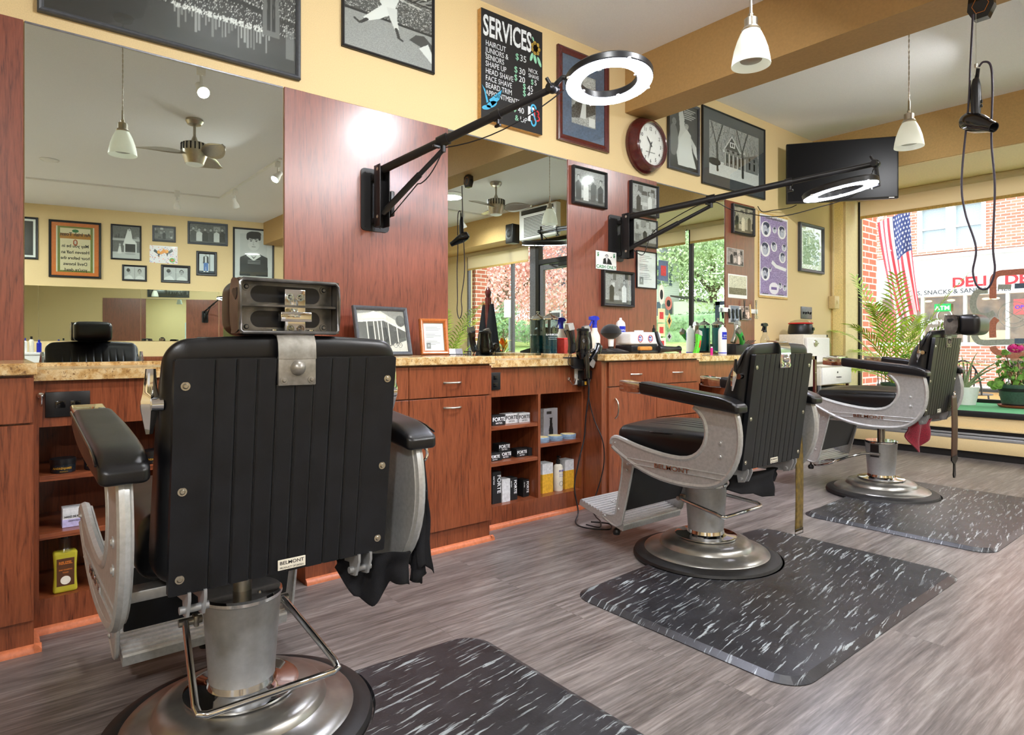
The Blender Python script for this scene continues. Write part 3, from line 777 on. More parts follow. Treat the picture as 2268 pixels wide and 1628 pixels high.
def open_unit(y0, y1, label, shelves_l, shelves_r, div, ztop=0.712):
    t = thing('shelf_unit', label, 'shelf', (-2.73, y0, 0)); L = y1-y0
    b = MB(); b.box(-0.36, -0.352, 0.0, L, 0, 0.872); b.box(-0.352, 0, 0.0, 0.016, 0, 0.872); b.box(-0.352, 0, L-0.016, L, 0, 0.872)
    b.box(-0.352, -0.002, 0.016, L-0.016, 0, 0.117); b.box(-0.352, -0.001, 0.016, L-0.016, ztop, 0.872)
    if div: b.box(-0.352, -0.001, div-0.009, div+0.009, 0.117, ztop)
    b.build('carcass', M['cherry'], t, smooth=False)
    dv = div or L-0.016
    for z in shelves_l:
        b = MB(); b.box(-0.352, -0.004, 0.0165, dv-0.0095, z-0.02, z, bev=0.001, seg=1); b.build('shelf', M['cherryh'], t, smooth=False)
    if div:
        for z in shelves_r:
            b = MB(); b.box(-0.352, -0.004, div+0.0095, L-0.0165, z-0.02, z, bev=0.001, seg=1); b.build('shelf', M['cherryh'], t, smooth=False)
    return t
open_unit(0.112, 1.006, 'open cherry shelf unit left of the nearest chair holding pomade jars', [0.542, 0.340], [0.542, 0.340], 0.45)
open_unit(1.974, 2.796, 'open cherry shelf unit full of boxed hair products under the second mirror', [0.55, 0.354], [0.423], 0.463)
open_unit(3.769, 5.42, 'open cherry shelf unit behind the middle chair under the third mirror', [0.4], [0.4], 0.6)
# base shoe
def shoe(n, pts):
    b = MB(); prof = [(0, 0), (0.02, 0), (0.018, 0.012), (0.01, 0.021), (0, 0.024)]
    for (xa, ya), (xb, yb) in zip(pts, pts[1:]):
        if abs(xa-xb) < 1e-6: b.prism(prof, lambda u, v, w, X=xa: Vector((X+u, w, v)), min(ya, yb), max(ya, yb)+0.02)
        else: b.prism(prof, lambda u, v, w, Y=ya: Vector((w, Y+u, v)), min(xa, xb), max(xa, xb)+0.02)
    struct(b.build('trim_%d' % n, M['shoe']))
shoe(6, [(-2.59, -0.95), (-2.59, 0.108), (-2.73, 0.108)]); shoe(7, [(-2.73, 0.112), (-2.73, 1.0)])
shoe(8, [(-2.59, 1.01), (-2.59, 1.97)]); shoe(9, [(-2.59, 1.97), (-2.73, 1.97), (-2.73, 1.97)]); shoe(10, [(-2.73, 1.99), (-2.73, 2.79)]); shoe(11, [(-2.59, 2.80), (-2.59, 3.765), (-2.73, 3.765)]); shoe(12, [(-2.73, 3.785), (-2.73, 5.41)])

# ---- slanted wall: low long mirrors
for i, (y0, y1) in enumerate(((-0.4, 0.55), (0.553, 1.86), (1.863, 2.98), (2.983, 3.66))):
    t = MB(); L = (y1-y0)/math.cos(math.atan(-OK))
    t.box(-L/2+0.001, L/2-0.001, 0, 0.83, 0.002, 0.008)
    o = t.build('low_wall_mirror', M['mirror'], smooth=False); o.matrix_world = OW((y0+y1)/2, 1.05)
    tag(o, ('frameless low mirror on the facing wall, leftmost in the near reflection', 'frameless low mirror on the facing wall below the orange framed toast', 'frameless low mirror on the facing wall below the two mugshot frames', 'frameless low mirror on the facing wall below the large portrait')[i], 'mirror')
# waiting bench rail
b = MB(); b.box(-1.4, 1.2, 0.68, 0.80, 0.0, 0.04, bev=0.004); o = b.build('chair_rail', M['cherryh']); o.matrix_world = OW(2.2, 0.0); o['kind'] = 'structure'; o.name = 'trim_13'

# ================================================================ LIGHTS IN THE ROOM
def track_head(x, y, z, aim, label, power):
    t = thing('track_light', label, 'lamp', (x, y, z))
    b = MB(); b.box(-0.012, 0.012, -0.03, 0.03, 0.10, CZ-z-0.02, bev=0.003); b.cyl((0, 0, 0.03), (0, 0, 0.11), 0.01, seg=12); b.build('stem', M['white'], t)
    d = Vector(aim)-Vector((x, y, z)); q = d.to_track_quat('Z', 'Y').to_matrix().to_4x4()
    b = MB(); b.lathe([(0.018, -0.07), (0.026, -0.06), (0.028, -0.02), (0.046, 0.03), (0.048, 0.06), (0.043, 0.06), (0.040, 0.045)], mtx=q.to_3x3()); b.build('lamp_head', M['white'], t)
    b = MB(); b.lathe([(0.0, 0.050), (0.041, 0.050)], mtx=q.to_3x3()); b.build('bulb', M['lamp'], t)
    n = d.normalized()
    area_light('track_lamp_glow', Vector((x, y, z))+n*0.065, 0.08, power, (0.97, 0.98, 1.0), d.to_track_quat('-Z', 'Y').to_euler(), spread=math.radians(150))
def track(name, p, q, label):
    b = MB(); p = Vector(p); q = Vector(q); d = (q-p).normalized(); s = Vector((-d.y, d.x, 0))*0.017
    b.prism([(p.x+s.x, p.y+s.y), (q.x+s.x, q.y+s.y), (q.x-s.x, q.y-s.y), (p.x-s.x, p.y-s.y)], fxy, CZ-0.022, CZ)
    tag(b.build(name, M['white'], smooth=False), label, 'track rail')
TP = 15
track('ceiling_track', (3.83, 0.34), (3.45, 2.55), 'white ceiling light track running past the fan toward the corner')
track('ceiling_track', (3.45, 2.55), (0.96, 2.54), 'white ceiling light track running across the room to the fan side')
track('ceiling_track', (2.04, 5.3), (2.03, 6.3), 'white ceiling light track in front of the entrance bulkhead')
track('ceiling_track', (-1.07, 0.7), (-1.07, 3.5), 'white ceiling light track above the nearer barber chairs')
track('ceiling_track', (-1.03, 4.6), (-1.03, 5.9), 'white ceiling light track beyond the beam by the window')
track_head(-1.07, 1.23, 2.93, (-2.9, 1.5, 1.2), 'white track spotlight shining bright at the top of the first mirror', TP)
track_head(-1.07, 2.62, 2.93, (-2.9, 2.4, 1.2), 'white track spotlight above the middle barber chair', TP)
track_head(3.3, 1.96, 2.90, (4.4, 2.2, 1.2), 'white track spotlight left of two seen below the fan in the mirror', TP)
track_head(2.72, 2.545, 2.90, (3.6, 3.3, 1.0), 'white track spotlight at the bend of the rail in the mirror', TP)
track_head(1.05, 2.54, 2.92, (0.4, 0.6, 0.6), 'white track spotlight at the fan end of the rail in the mirror', TP)
track_head(2.03, 5.8, 2.90, (2.0, 6.4, 1.6), 'white track spotlight in front of the entrance bulkhead', TP*0.6)
track_head(-1.03, 5.37, 2.95, (-2.6, 5.2, 1.2), 'white track spotlight just inside the right edge of the photo', TP)
# ceiling discs: one small unlit fixture, the lit ones added to fill the room
def disc(x, y, label, power, lit=True):
    k = 1.0 if lit else 0.5
    t = thing('ceiling_disc', label, 'ceiling light', (x, y, CZ))
    b = MB(); b.lathe([(0.0, -0.035*k), (0.13*k, -0.03*k), (0.17*k, -0.012*k), (0.18*k, 0)]); b.build('diffuser', M['white'] if not lit else M['frostglass'], t)
    b = MB(); b.torus((0, 0, -0.006), 0.18*k, 0.008*k); b.build('rim', M['white'], t)
    if power: area_light('added_fill_glow', (x, y, CZ-0.05), 0.32, power*0.85, (0.97, 0.98, 1.0))
disc(2.7, 0.52, 'small round ceiling fixture seen as an oval in the first mirror', 0, False)
disc(1.5, -1.3, 'added round ceiling fill light behind the camera', 110)
disc(4.3, -1.0, 'added round ceiling fill light near the back corner', 90)
disc(1.2, 3.2, 'added round ceiling fill light on the waiting side of the beam', 70)
disc(1.2, 5.0, 'added round ceiling fill light between beam and entrance', 70)

# ---- pendants
def pendant(x, y, label):
    t = thing('pendant_lamp', label, 'pendant lamp', (x, y, 2.222), group='frosted glass pendants over the barber chairs')
    b = MB(); b.lathe([(0.082, 0.0), (0.0825, 0.004), (0.079, 0.03), (0.071, 0.07), (0.058, 0.11), (0.045, 0.14), (0.036, 0.155), (0.034, 0.152), (0.043, 0.137), (0.056, 0.107), (0.069, 0.068), (0.0765, 0.03), (0.079, 0.004), (0.082, 0.0)], seg=48); b.build('lamp_shade', M['frostglass'], t)
    b = MB(); b.lathe([(0.0, 0.02), (0.045, 0.022), (0.050, 0.032), (0.040, 0.055), (0.018, 0.09), (0.018, 0.15)], seg=32); b.build('bulb', M['steel'], t)
    b = MB(); b.lathe([(0.038, 0.152), (0.040, 0.158), (0.034, 0.164), (0.033, 0.168), (0.028, 0.170), (0.028, 0.205), (0.024, 0.208), (0.010, 0.212), (0.012, 0.225), (0.007, 0.232), (0.006, 0.29), (0.0, 0.29)], seg=32); b.build('socket_cap', M['nickel'], t)
    b = MB()
    n = 60; z0, z1 = 0.288, CZ-2.222-0.02
    for ph in (0, PI):
        b.tube([(0.0025*math.cos(ph+i*0.9), 0.0025*math.sin(ph+i*0.9), z0+(z1-z0)*i/n) for i in range(n+1)], 0.0022, 6)
    b.build('cord', M['nickel'], t)
    b = MB(); b.lathe([(0.0, CZ-2.222-0.03), (0.05, CZ-2.222-0.025), (0.06, CZ-2.222)], seg=32); b.build('ceiling_rose', M['nickel'], t)
    return t
P0 = pendant(-1.50, 0.66, 'frosted glass pendant lamp above the nearest chair, seen only in the mirror')
for y, lb in ((2.583, 'frosted glass pendant lamp in front of the ceiling beam'), (4.413, 'frosted glass pendant lamp just right of the television')):
    p = copy_tree(P0); p.location = (-1.50, y, 2.222); p['label'] = lb

# ---- ceiling fans
def fan(x, y, label, rot):
    t = thing('ceiling_fan', label, 'ceiling fan', (x, y, CZ), rot)
    b = MB(); b.lathe([(0.0, 0.0), (0.075, 0.0), (0.078, -0.02), (0.06, -0.05), (0.02, -0.065)]); b.build('canopy', M['nickel'], t)
    b = MB(); b.cyl((0, 0, -0.06), (0, 0, -0.17), 0.013); b.lathe([(0.015, -0.16), (0.03, -0.20), (0.04, -0.21)]); b.build('downrod', M['nickel'], t)
    b = MB(); b.lathe([(0.04, -0.205), (0.10, -0.225), (0.115, -0.25), (0.115, -0.29), (0.112, -0.33), (0.085, -0.40), (0.08, -0.42), (0.0, -0.425)]); b.build('motor_housing', M['nickel'], t)
    b = MB()
    for i in range(20):
        a = 2*PI*i/20; b.box(0.108, 0.118, -0.006, 0.006, -0.30, -0.235, mtx=Matrix.Rotation(a, 4, 'Z'))
    b.build('vent_slots', M['blackmetal'], t)
    b = MB(); b.lathe([(0.0, -0.437), (0.05, -0.435), (0.075, -0.425), (0.078, -0.415)]); b.build('light_cap', M['frostglass'], t)
    for k in range(3):
        b = MB(); n = 14
        def f(u, v, k=k):
            r = 0.10+0.36*u; wd = 0.02+0.085*math.sin(PI*min(1, u*1.05))**0.8*(1-0.45*u); a = (v-0.5)*2*wd
            return Matrix.Rotation(2*PI*k/3, 3, 'Z') @ Vector((r, a+0.12*u*u, -0.33+a*0.55*(1-u*0.3)))
        V = b.grid(n, 6, f)
        bl = b.build('blade', M['nickel'], t); md = bl.modifiers.new('s', 'SOLIDIFY'); md.thickness = 0.006
fan(0.236, 1.481, 'brushed nickel three-blade ceiling fan seen in the first mirror', 0.5)
fan(0.278, 5.10, 'brushed nickel three-blade ceiling fan seen in the second mirror', 2.2)

# ================================================================ BARBER CHAIRS
def smoothpts(pts, it=2, closed=True):
    for _ in range(it):
        q = []; n = len(pts)
        for i in range(n if closed else n-1):
            a = pts[i]; b = pts[(i+1) % n]
            q.append((a[0]*.75+b[0]*.25, a[1]*.75+b[1]*.25)); q.append((a[0]*.25+b[0]*.75, a[1]*.25+b[1]*.75))
        if not closed: q = [pts[0]]+q+[pts[-1]]
        pts = q
    return pts
def xz(y0):
    return lambda u, v, w: Vector((u, w, v))
def screw(b, c, ax=(1, 0, 0), r=0.006):
    c = Vector(c); ax = Vector(ax)
    b.cyl(c, c+ax*0.002, r*1.5, seg=16); b.cyl(c+ax*0.002, c+ax*0.005, r, r*0.6, seg=16)

def barber_chair(label, loc, dz=0.0, rot=0.0, headrest=None, pedal='bar', bar_z=0.20, knob_y=-0.2, seat_dx=0.0):
    t = thing('barber_chair', label, 'barber chair', loc, rot, group='black vinyl barber chairs facing the mirrors')
    # --- pedestal
    b = MB(); b.lathe([(0.26, 0.0), (0.331, 0.0), (0.334, 0.012), (0.328, 0.026), (0.31, 0.035), (0.29, 0.040), (0.282, 0.038)], seg=96); b.build('base_ring', M['rubber'], t)
    b = MB(); b.lathe([(0.284, 0.037), (0.278, 0.044), (0.25, 0.053), (0.222, 0.058), (0.212, 0.064), (0.206, 0.078), (0.196, 0.088), (0.17, 0.096), (0.13, 0.102), (0.08, 0.104)], seg=96); b.build('base_dish', M['steel'], t)
    b = MB(); b.lathe([(0.128, 0.101), (0.139, 0.104), (0.140, 0.110), (0.130, 0.113), (0.10, 0.114), (0.085, 0.120), (0.082, 0.135)], seg=72); b.build('flange', M['chrome'], t)
    b = MB(); b.lathe([(0.080, 0.12), (0.0815, 0.15), (0.0955, 0.342)], seg=72); c = b.build('column', M['alupaint'], t)
    b = MB(); b.lathe([(0.0955, 0.340), (0.099, 0.344), (0.099, 0.352), (0.094, 0.357), (0.0, 0.357)], seg=72); b.cyl((0.045, 0.03, 0.357), (0.045, 0.03, 0.360), 0.006, seg=12); b.build('column_cap', M['chrome'], t)
    b = MB(); b.cyl((0, 0, 0.357), (0, 0, 0.46+dz), 0.023, seg=28); b.build('piston', M['steel'], t)
    if pedal == 'bar':
        b = MB(); px, pz = -0.05, 0.285; ex = 0.235-(bar_z-.2)*0.8
        pts = []
        for s in (-1, 1):
            arm = [(px, s*0.125, pz), (px+0.02, s*0.128, pz-0.006), (ex-0.03, s*0.162, bar_z+0.01), (ex-0.008, s*0.160, bar_z+0.002), (ex, s*0.145, bar_z)]
            pts = pts + (arm if s < 0 else arm[::-1])
        b.tube(pts, 0.0085, 12); p = b.build('foot_pedal', M['chrome'], t)
        for s in (-1, 1):
            b = MB(); b.cyl((px-0.005, s*0.085, pz), (px-0.005, s*0.140, pz), 0.010, seg=12); b.box(px-0.02, px+0.01, s*0.10-0.006, s*0.10+0.006, pz-0.014, pz+0.014, bev=0.003); b.build('pedal_pivot', M['steel'], p)
    else:
        b = MB(); b.tube([(-0.02, -0.09, 0.275), (-0.06, -0.13, 0.275), (-0.13, -0.17, 0.25), (-0.20, -0.20, 0.215)], 0.008, 10)
        L = []
        for i in range(22):
            a = 2*PI*i/22; L.append((-0.27+0.075*math.cos(a), -0.225-0.02*math.cos(a)+0.022*math.sin(a), 0.195+0.024*math.cos(a)+0.012*math.sin(a)))
        b.tube(L, 0.007, 10, closed=True); p = b.build('foot_pedal', M['chrome'], t)
        b = MB(); b.box(-0.03, 0.02, -0.098, -0.070, 0.255, 0.338); b.build('lever_slot', M['black'], c, smooth=False)
        b = MB(); b.cyl((-0.03, -0.10, 0.275), (0.03, -0.10, 0.275), 0.011, seg=12); b.build('pedal_pivot', M['steel'], p)
    # --- everything that rises with the piston
    def Z(z): return z+dz
    b = MB()
    b.box(-0.19, 0.17, -0.11, 0.11, Z(0.425), Z(0.447), bev=0.004); b.box(-0.17, -0.12, -0.30, 0.30, Z(0.43), Z(0.455), bev=0.004); b.box(0.12, 0.17, -0.30, 0.30, Z(0.43), Z(0.455), bev=0.004)
    b.lathe([(0.05, Z(0.40)), (0.065, Z(0.425))], seg=24)
    b.build('seat_bracket', M['alu'], t)
    # reclining hinge hooks under the back
    for s in (-1, 1):
        b = MB(); y = s*0.185
        b.prism([(0.16, Z(0.475)), (0.335, Z(0.485)), (0.335, Z(0.468)), (0.318, Z(0.43)), (0.290, Z(0.425)), (0.285, Z(0.455)), (0.16, Z(0.44))], xz(0), y-0.018, y-0.012)
        b.prism([(0.16, Z(0.475)), (0.335, Z(0.485)), (0.335, Z(0.468)), (0.318, Z(0.43)), (0.290, Z(0.425)), (0.285, Z(0.455)), (0.16, Z(0.44))], xz(0), y+0.012, y+0.018)
        b.cyl((0.305, y-0.028, Z(0.442)), (0.305, y+0.028, Z(0.442)), 0.008, seg=12)
        b.build('back_hinge', M['alupaint'], t)
    # seat cushion
    def seatfn(q):
        x, y, z = q; tx = (x+0.322)/0.522
        if z > 0.55:
            z += 0.024*(1-(y/0.25)**2)*(0.35+0.65*math.sin(PI*min(1, max(0, tx*0.9+0.1))))
            z += 0.012*tx
            if tx > 0.22 and abs(y) < 0.19:
                ph = ((y+0.163)/0.0407); g = abs(ph-round(ph)); z -= 0.006*max(0, 1-g/0.16)*min(1, (tx-0.22)/0.1)
        return (x+seat_dx, y, Z(z))
    b = MB(); b.rbox(-0.322, 0.20, -0.268, 0.268, 0.472, 0.608, 0.040, (16, 110, 2), 4, seatfn); s_ = b.build('seat', M['vinyl'], t, angle=60)
    b = MB()
    rim = [(-0.308, -0.262), (-0.308, 0.262), (0.19, 0.262), (0.19, -0.262)]
    rr = smoothpts(rim, 3)
    b.tube([(x*0.995+seat_dx, y*0.995, Z(0.592+0.012*(x+0.275)/0.475)) for x, y in rr], 0.0032, 6, closed=True); b.build('piping', M['blackgloss'], s_)
    # side frames
    outer = [(-0.300, 0.520), (-0.298, 0.548), (-0.275, 0.560), (-0.245, 0.556), (-0.16, 0.534), (-0.08, 0.520), (0.02, 0.508), (0.11, 0.508), (0.165, 0.528), (0.205, 0.570), (0.222, 0.625), (0.215, 0.675), (0.190, 0.712), (0.15, 0.742),
             (0.20, 0.752), (0.27, 0.750), (0.345, 0.742), (0.362, 0.690), (0.370, 0.620), (0.360, 0.55), (0.330, 0.485), (0.285, 0.437), (0.23, 0.413), (0.15, 0.403), (0.06, 0.402), (-0.04, 0.412), (-0.13, 0.436), (-0.21, 0.470), (-0.27, 0.500)]
    so = smoothpts(outer, 1)
    for s in (-1, 1):
        b = MB(); b.prism([(x, Z(z)) for x, z in so], xz(0), s*0.302, s*0.326)
        b.tube([(x, s*0.318, Z(z)) for x, z in so], 0.0125, 8, closed=True)
        b.box(-0.19, 0.30, min(s*0.324, s*0.330), max(s*0.324, s*0.330), Z(0.449), Z(0.4525), bev=0.001, seg=1)
        b.box(-0.20, 0.31, min(s*0.324, s*0.3285), max(s*0.324, s*0.3285), Z(0.470), Z(0.476), bev=0.001, seg=1)
        for z in (0.60, 0.545): screw(b, (0.285, s*0.326, Z(z)), (0, s, 0), 0.008)
        screw(b, (-0.275, s*0.326, Z(0.535)), (0, s, 0), 0.004)
        fr = b.build('side_frame', M['alu'], t)
        # raised maker's letters
        mt = wall_m((0.05, s*0.3285, Z(0.4535)), (-s, 0, 0))
        lettering('lettering', [('BELMONT', 0.0, 0.0, 0.027, 'CENTER', 1.5, 0.0003)], M['chrome'], fr, mt, 0.0018)
        # armrest
        def armfn(q, s=s):
            x, y, z = q; u = (x+0.11)/0.49
            z += 0.004-0.052*u-0.022*max(0, (u-0.8)/0.2)**2*min(1, max(0, (z-0.772)/0.056))
            w = 1.0+0.15*math.sin(PI*min(1, max(0, u)))
            return (x, s*0.318+(y)*w, Z(z))
        b = MB(); b.rbox(-0.11, 0.382, -0.042, 0.042, 0.772, 0.828, 0.016, (24, 4, 2), 3, armfn); a = b.build('armrest', M['vinyl'], t, angle=60)
        b = MB()
        b.rbox(-0.225, -0.100, -0.037, 0.037, 0.776, 0.826, 0.006, (2, 2, 2), 2, lambda q, s=s: (q.x, s*0.318+q.y, Z(q.z+0.006*(1 if q.x < -0.2 else 0)))); b.build('arm_tip', M['chrome'], a)
        b = MB(); b.tube([(x, s*(0.318)+sy*0.0445, Z(0.8255-0.052*(x+0.11)/0.49-0.018*max(0, (x-0.28)/0.10)**2)) for sy in (s,) for x in np.linspace(-0.10, 0.36, 14)], 0.0026, 6); b.build('piping', M['blackgloss'], a)
    # backrest
    def xf(z): return 0.150+0.10*max(0, (z-0.56))/0.32 + (0.035 if z > 0.88 else 0)*min(1, (z-0.88)/0.10)
    def xb(z): return 0.318+0.062*(z-0.485)/0.48
    def backfn(q):
        x, y, z = q; tt = x
        z2 = z-0.012*(abs(y)/0.25)**2 if z > 0.9 else z
        X = xf(z)+(xb(z)-0.010-xf(z))*tt
        if tt < 0.5 and 0.55 < z < 0.90 and abs(y) < 0.19:
            ph = (y+0.163)/0.0407; g = abs(ph-round(ph)); X += 0.006*max(0, 1-g/0.16)
        if tt < 0.5: X += 0.014*(abs(y)/0.25)**2
        return (X, y, Z(z2))
    class _B: pass
    b = MB()
    def bf(q):     # q.x carries thickness in metres (0..0.14)
        return backfn(Vector((min(1, max(0, q.x/0.14)), q.y, q.z)))
    b.rbox(0, 0.14, -0.252, 0.252, 0.487, 1.006, 0.045, (3, 110, 14), 5, bf); bk = b.build('backrest', M['vinyl'], t, angle=60)
    def panfn(q):
        x, y, z = q; X = xb(z)+(x-0.5)*0.016
        if x > 0.5:
            ph = (y+0.163)/0.0407; g = abs(ph-round(ph)); inr = abs(y) < 0.175
            if inr: X -= 0.0045*max(0, 1-g/0.10)
            X += 0.003
        zz = z-(0.010*abs(y)/0.24 if z < 0.6 else 0)*0
        return (X, y, Z(zz))
    b = MB(); b.rbox(0, 1, -0.238, 0.238, 0.482, 0.957, 0.004, (1, 180, 6), 1, panfn); bp = b.build('back_panel', M['vinylback'], bk, angle=60)
    b = MB()
    for i in range(9):
        y = -0.163+0.0407*i; b.tube([(xb(z)+0.0075, y, Z(z)) for z in (0.486, 0.62, 0.78, 0.955)], 0.0017, 6)
    b.tube([(xb(0.938)+0.006, y, Z(0.957)) for y in np.linspace(-0.236, 0.236, 12)], 0.0022, 6)
    b.build('piping', M['blackgloss'], bk)
    for y in (-0.218, 0.218):
        for z in (0.515, 0.695, 0.905):
            b = MB(); screw(b, (xb(z)+0.010, y, Z(z)), (1, 0, 0), 0.0058); b.build('screw', M['nickel'], bk)
    # maker's plate
    b = MB(); b.box(0, 0.0015, -0.031, 0.031, -0.0115, 0.0115, bev=0.0008, seg=1); pl = b.build('maker_plate', M['offwhite'], bk, loc=(xb(0.50)+0.0125, 0.008, Z(0.500)))
    pm = wall_m((0.0016, 0, 0), (0, 1, 0))
    # head plate over the top
    b = MB(); hw = 0.041
    for z0, z1, x0, x1 in ((0.898, 0.962, xb(0.9)+0.010, xb(0.9)+0.0185),): b.box(x0, x1, -hw, hw, Z(z0), Z(z1), bev=0.003, seg=2)
    prof = [(xb(0.94)+0.0145, 0.955), (xb(0.94)+0.012, 0.988), (xb(0.94)+0.002, 1.006), (xb(0.94)-0.02, 1.012), (xb(0.94)-0.05, 1.013)]
    pin = [(x-0.0035*(1 if i < 2 else 0.5), z-0.0035*(0 if i < 2 else 1)) for i, (x, z) in enumerate(prof)]
    b.prism([(x, Z(z)) for x, z in prof+pin[::-1]], xz(0), -hw, hw)
    for y in (-0.03, 0.03): screw(b, (xb(.9)+0.0185, y, Z(0.910)), (1, 0, 0), 0.005)
    b.lathe([(0.0155, 0.0), (0.0165, 0.003), (0.013, 0.010), (0.006, 0.0145), (0.0, 0.0155)], c=(xb(.9)+0.0185, 0, Z(0.936)), axis='X', seg=28)
    b.build('head_plate', M['chrome'] if headrest is None else mat('plate_steel', (150, 146, 138), 0.36, 0.6), bk)
    # recline levers
    for s in (-1, 1):
        b = MB(); cx = 0.318; cz = 0.868
        b.cyl((cx+0.012, s*0.248, Z(cz)), (cx+0.012, s*0.268, Z(cz)), 0.014, 0.012, seg=18)
        y = s*0.2665
        lv = [(0.003, 0.009, 0.070), (0.004, 0.013, 0.024), (0.013, 0.017, 0.006), (0.012, 0.016, -0.010), (0.003, 0.006, -0.060)]; Rg = []
        for hx, hy, hz in lv: Rg.append([b.b.verts.new((cx-0.008+hz*0.12+a_*hx, y+c_*hy, Z(cz+hz))) for a_, c_ in ((-1, 0), (-.4, -1), (.4, -1), (1, 0), (.4, 1), (-.4, 1))])
        for A_, B_ in zip(Rg, Rg[1:]):
            for k in range(6): b.b.faces.new((A_[k], A_[(k+1) % 6], B_[(k+1) % 6], B_[k]))
        b.b.faces.new(Rg[0]); b.b.faces.new(Rg[-1])
        b.build('recline_lever', M['chrome'], t)
    # footrest
    ya = 0.236
    leg = [(-0.315, 0.500), (-0.262, 0.505), (-0.228, 0.470), (-0.232, 0.425), (-0.300, 0.150), (-0.312, 0.122), (-0.345, 0.108), (-0.425, 0.140), (-0.430, 0.158), (-0.352, 0.160), (-0.338, 0.185), (-0.292, 0.430), (-0.318, 0.470)]
    ls = smoothpts(leg, 1)
    for s in (-1, 1):
        b = MB(); b.prism([(x, Z(z)) for x, z in ls], xz(0), s*ya, s*(ya+0.009)); b.tube([(x, s*(ya+0.006), Z(z)) for x, z in ls], 0.006, 6, closed=True)
        for x, z in ((-0.268, 0.425), (-0.272, 0.397), (-0.41, 0.150), (-0.322, 0.20)): screw(b, (x, s*(ya+0.010), Z(z)), (0, s, 0), 0.006)
        b.build('footrest_arm', M['alu'], t)
    b = MB(); b.box(-0.30, -0.15, -0.23, 0.23, Z(0.408), Z(0.424), bev=0.003); b.build('footrest_crossbar', M['alu'], t)
    b = MB(); v0 = Vector((-0.245, 0, Z(0.425))); v1 = Vector((-0.322, 0, Z(0.188)))
    b.prism([(v0.x, v0.z), (v0.x+0.014, v0.z), (v1.x+0.014, v1.z), (v1.x, v1.z)], xz(0), -0.225, 0.225); cp = b.build('calf_pad', M['vinylback'], t)
    for y in (-0.15, 0.0, 0.15):
        b = MB(); screw(b, (v1.x+0.017, y, v1.z+0.03), (1, 0, 0), 0.007); b.build('screw', M['nickel'], cp)
    # ribbed foot plate, rising to the front
    p0 = Vector((-0.305, 0, 0.118)); p1 = Vector((-0.600, 0, 0.190)); d = (p1-p0); n_ = Vector((-d.z, 0, d.x)).normalized()*-1
    if n_.z < 0: n_ = -n_
    b = MB(); pr = []; N = 15
    for i in range(N):
        for f_, h in ((0.0, 0.0), (0.15, 0.006), (0.65, 0.006), (0.8, 0.0)):
            q = p0+d*((i+f_)/N)+n_*h; pr.append((q.x, Z(q.z)))
    q = p1; pr.append((q.x, Z(q.z))); lo = p1-n_*0.028; pr.append((lo.x, Z(lo.z))); lo = p0-n_*0.028; pr.append((lo.x, Z(lo.z)))
    b.prism(pr, xz(0), -0.228, 0.228); fp = b.build('footplate', M['alu'], t, angle=20)
    U = Vector((0, -1, 0)) ; dv = d.normalized(); c = p0+d*0.62+n_*0.0065
    mm = wall_m((c.x, 0.04, Z(c.z)), (0, 1, 0), -dv if False else dv*1)
    lettering('lettering', [('BELMONT', 0, 0, 0.045, 'CENTER', 1.3, 0.0006)], M['alu'], fp, mm, 0.002)
    b = MB(); b.cyl((-0.375, knob_y, Z(0.135)), (-0.375, knob_y, max(0.05, Z(0.085))), 0.006, seg=12); b.cyl((-0.375, knob_y, Z(0.135)), (-0.375, knob_y, Z(0.115)), 0.010, seg=12)
    zb = max(0.04, Z(0.070)); b.lathe([(0.0, zb-0.016), (0.016, zb-0.014), (0.020, zb), (0.014, zb+0.012), (0.0, zb+0.016)], c=(-0.375, knob_y, 0), seg=20); b.build('bumper', M['rubber'], t)
    # headrest
    if headrest:
        flip = headrest == 'flipped'
        b = MB(); px = xb(0.98)-0.012
        b.box(px, px+0.006, -0.0225, 0.0225, Z(1.006), Z(1.105), bev=0.0015)
        for z in (1.020, 1.088):
            for y in (-0.011, 0.011): screw(b, (px+0.006, y, Z(z)), (1, 0, 0), 0.0055)
        b.box(px-0.004, px+0.014, -0.034, 0.034, Z(1.035), Z(1.056), bev=0.002)
        for y in (-0.04, 0.04): b.cyl((px-0.01, y, Z(1.012)), (px-0.01, y, Z(1.018)), 0.007, seg=12)
        post = b.build('headrest_post', M['chrome'], t)
        # headrest in its own frame: back plane at x=0, cushion to -x
        sgn = -1 if flip else 1; ox = px if not flip else px+0.045; oz = 1.066 if not flip else 1.035
        def H(q): return Vector((ox+sgn*q[0], q[1]*(1.0 if flip else 0.89)-(0.0 if flip else 0.010), Z(oz+q[2]*0.94)))
        b = MB(); b.rbox(-0.15, -0.045, -0.116, 0.116, -0.068, 0.068, 0.032, (3, 14, 3), 4, lambda q: H((q.x-0.01*math.cos(q.z*22), q.y, q.z*(1-0.08*(abs(q.y)/0.125)**2)))); hd = b.build('headrest', M['vinyl'], t, angle=60)
        b = MB()
        for s in (-1, 1):
            o2 = smoothpts([(-0.055, -0.060), (0.010, -0.058), (0.018, -0.02), (0.018, 0.045), (0.0, 0.062), (-0.055, 0.066)], 2)
            b.prism(o2, lambda u, v, w: H((u, w, v)), s*0.118, s*0.122)
        ring = [(-0.112, -0.058), (0.112, -0.058), (0.119, -0.052), (0.119, 0.052), (0.112, 0.059), (-0.112, 0.059), (-0.119, 0.052), (-0.119, -0.052)]
        b.tube([H((0.010, y, z)) for y, z in ring], 0.004, 8, closed=True)
        b.prism([(-0.12, 0.056), (0.12, 0.056), (0.12, 0.062), (-0.12, 0.062)], lambda u, v, w: H((w, u, v)), -0.05, 0.012)
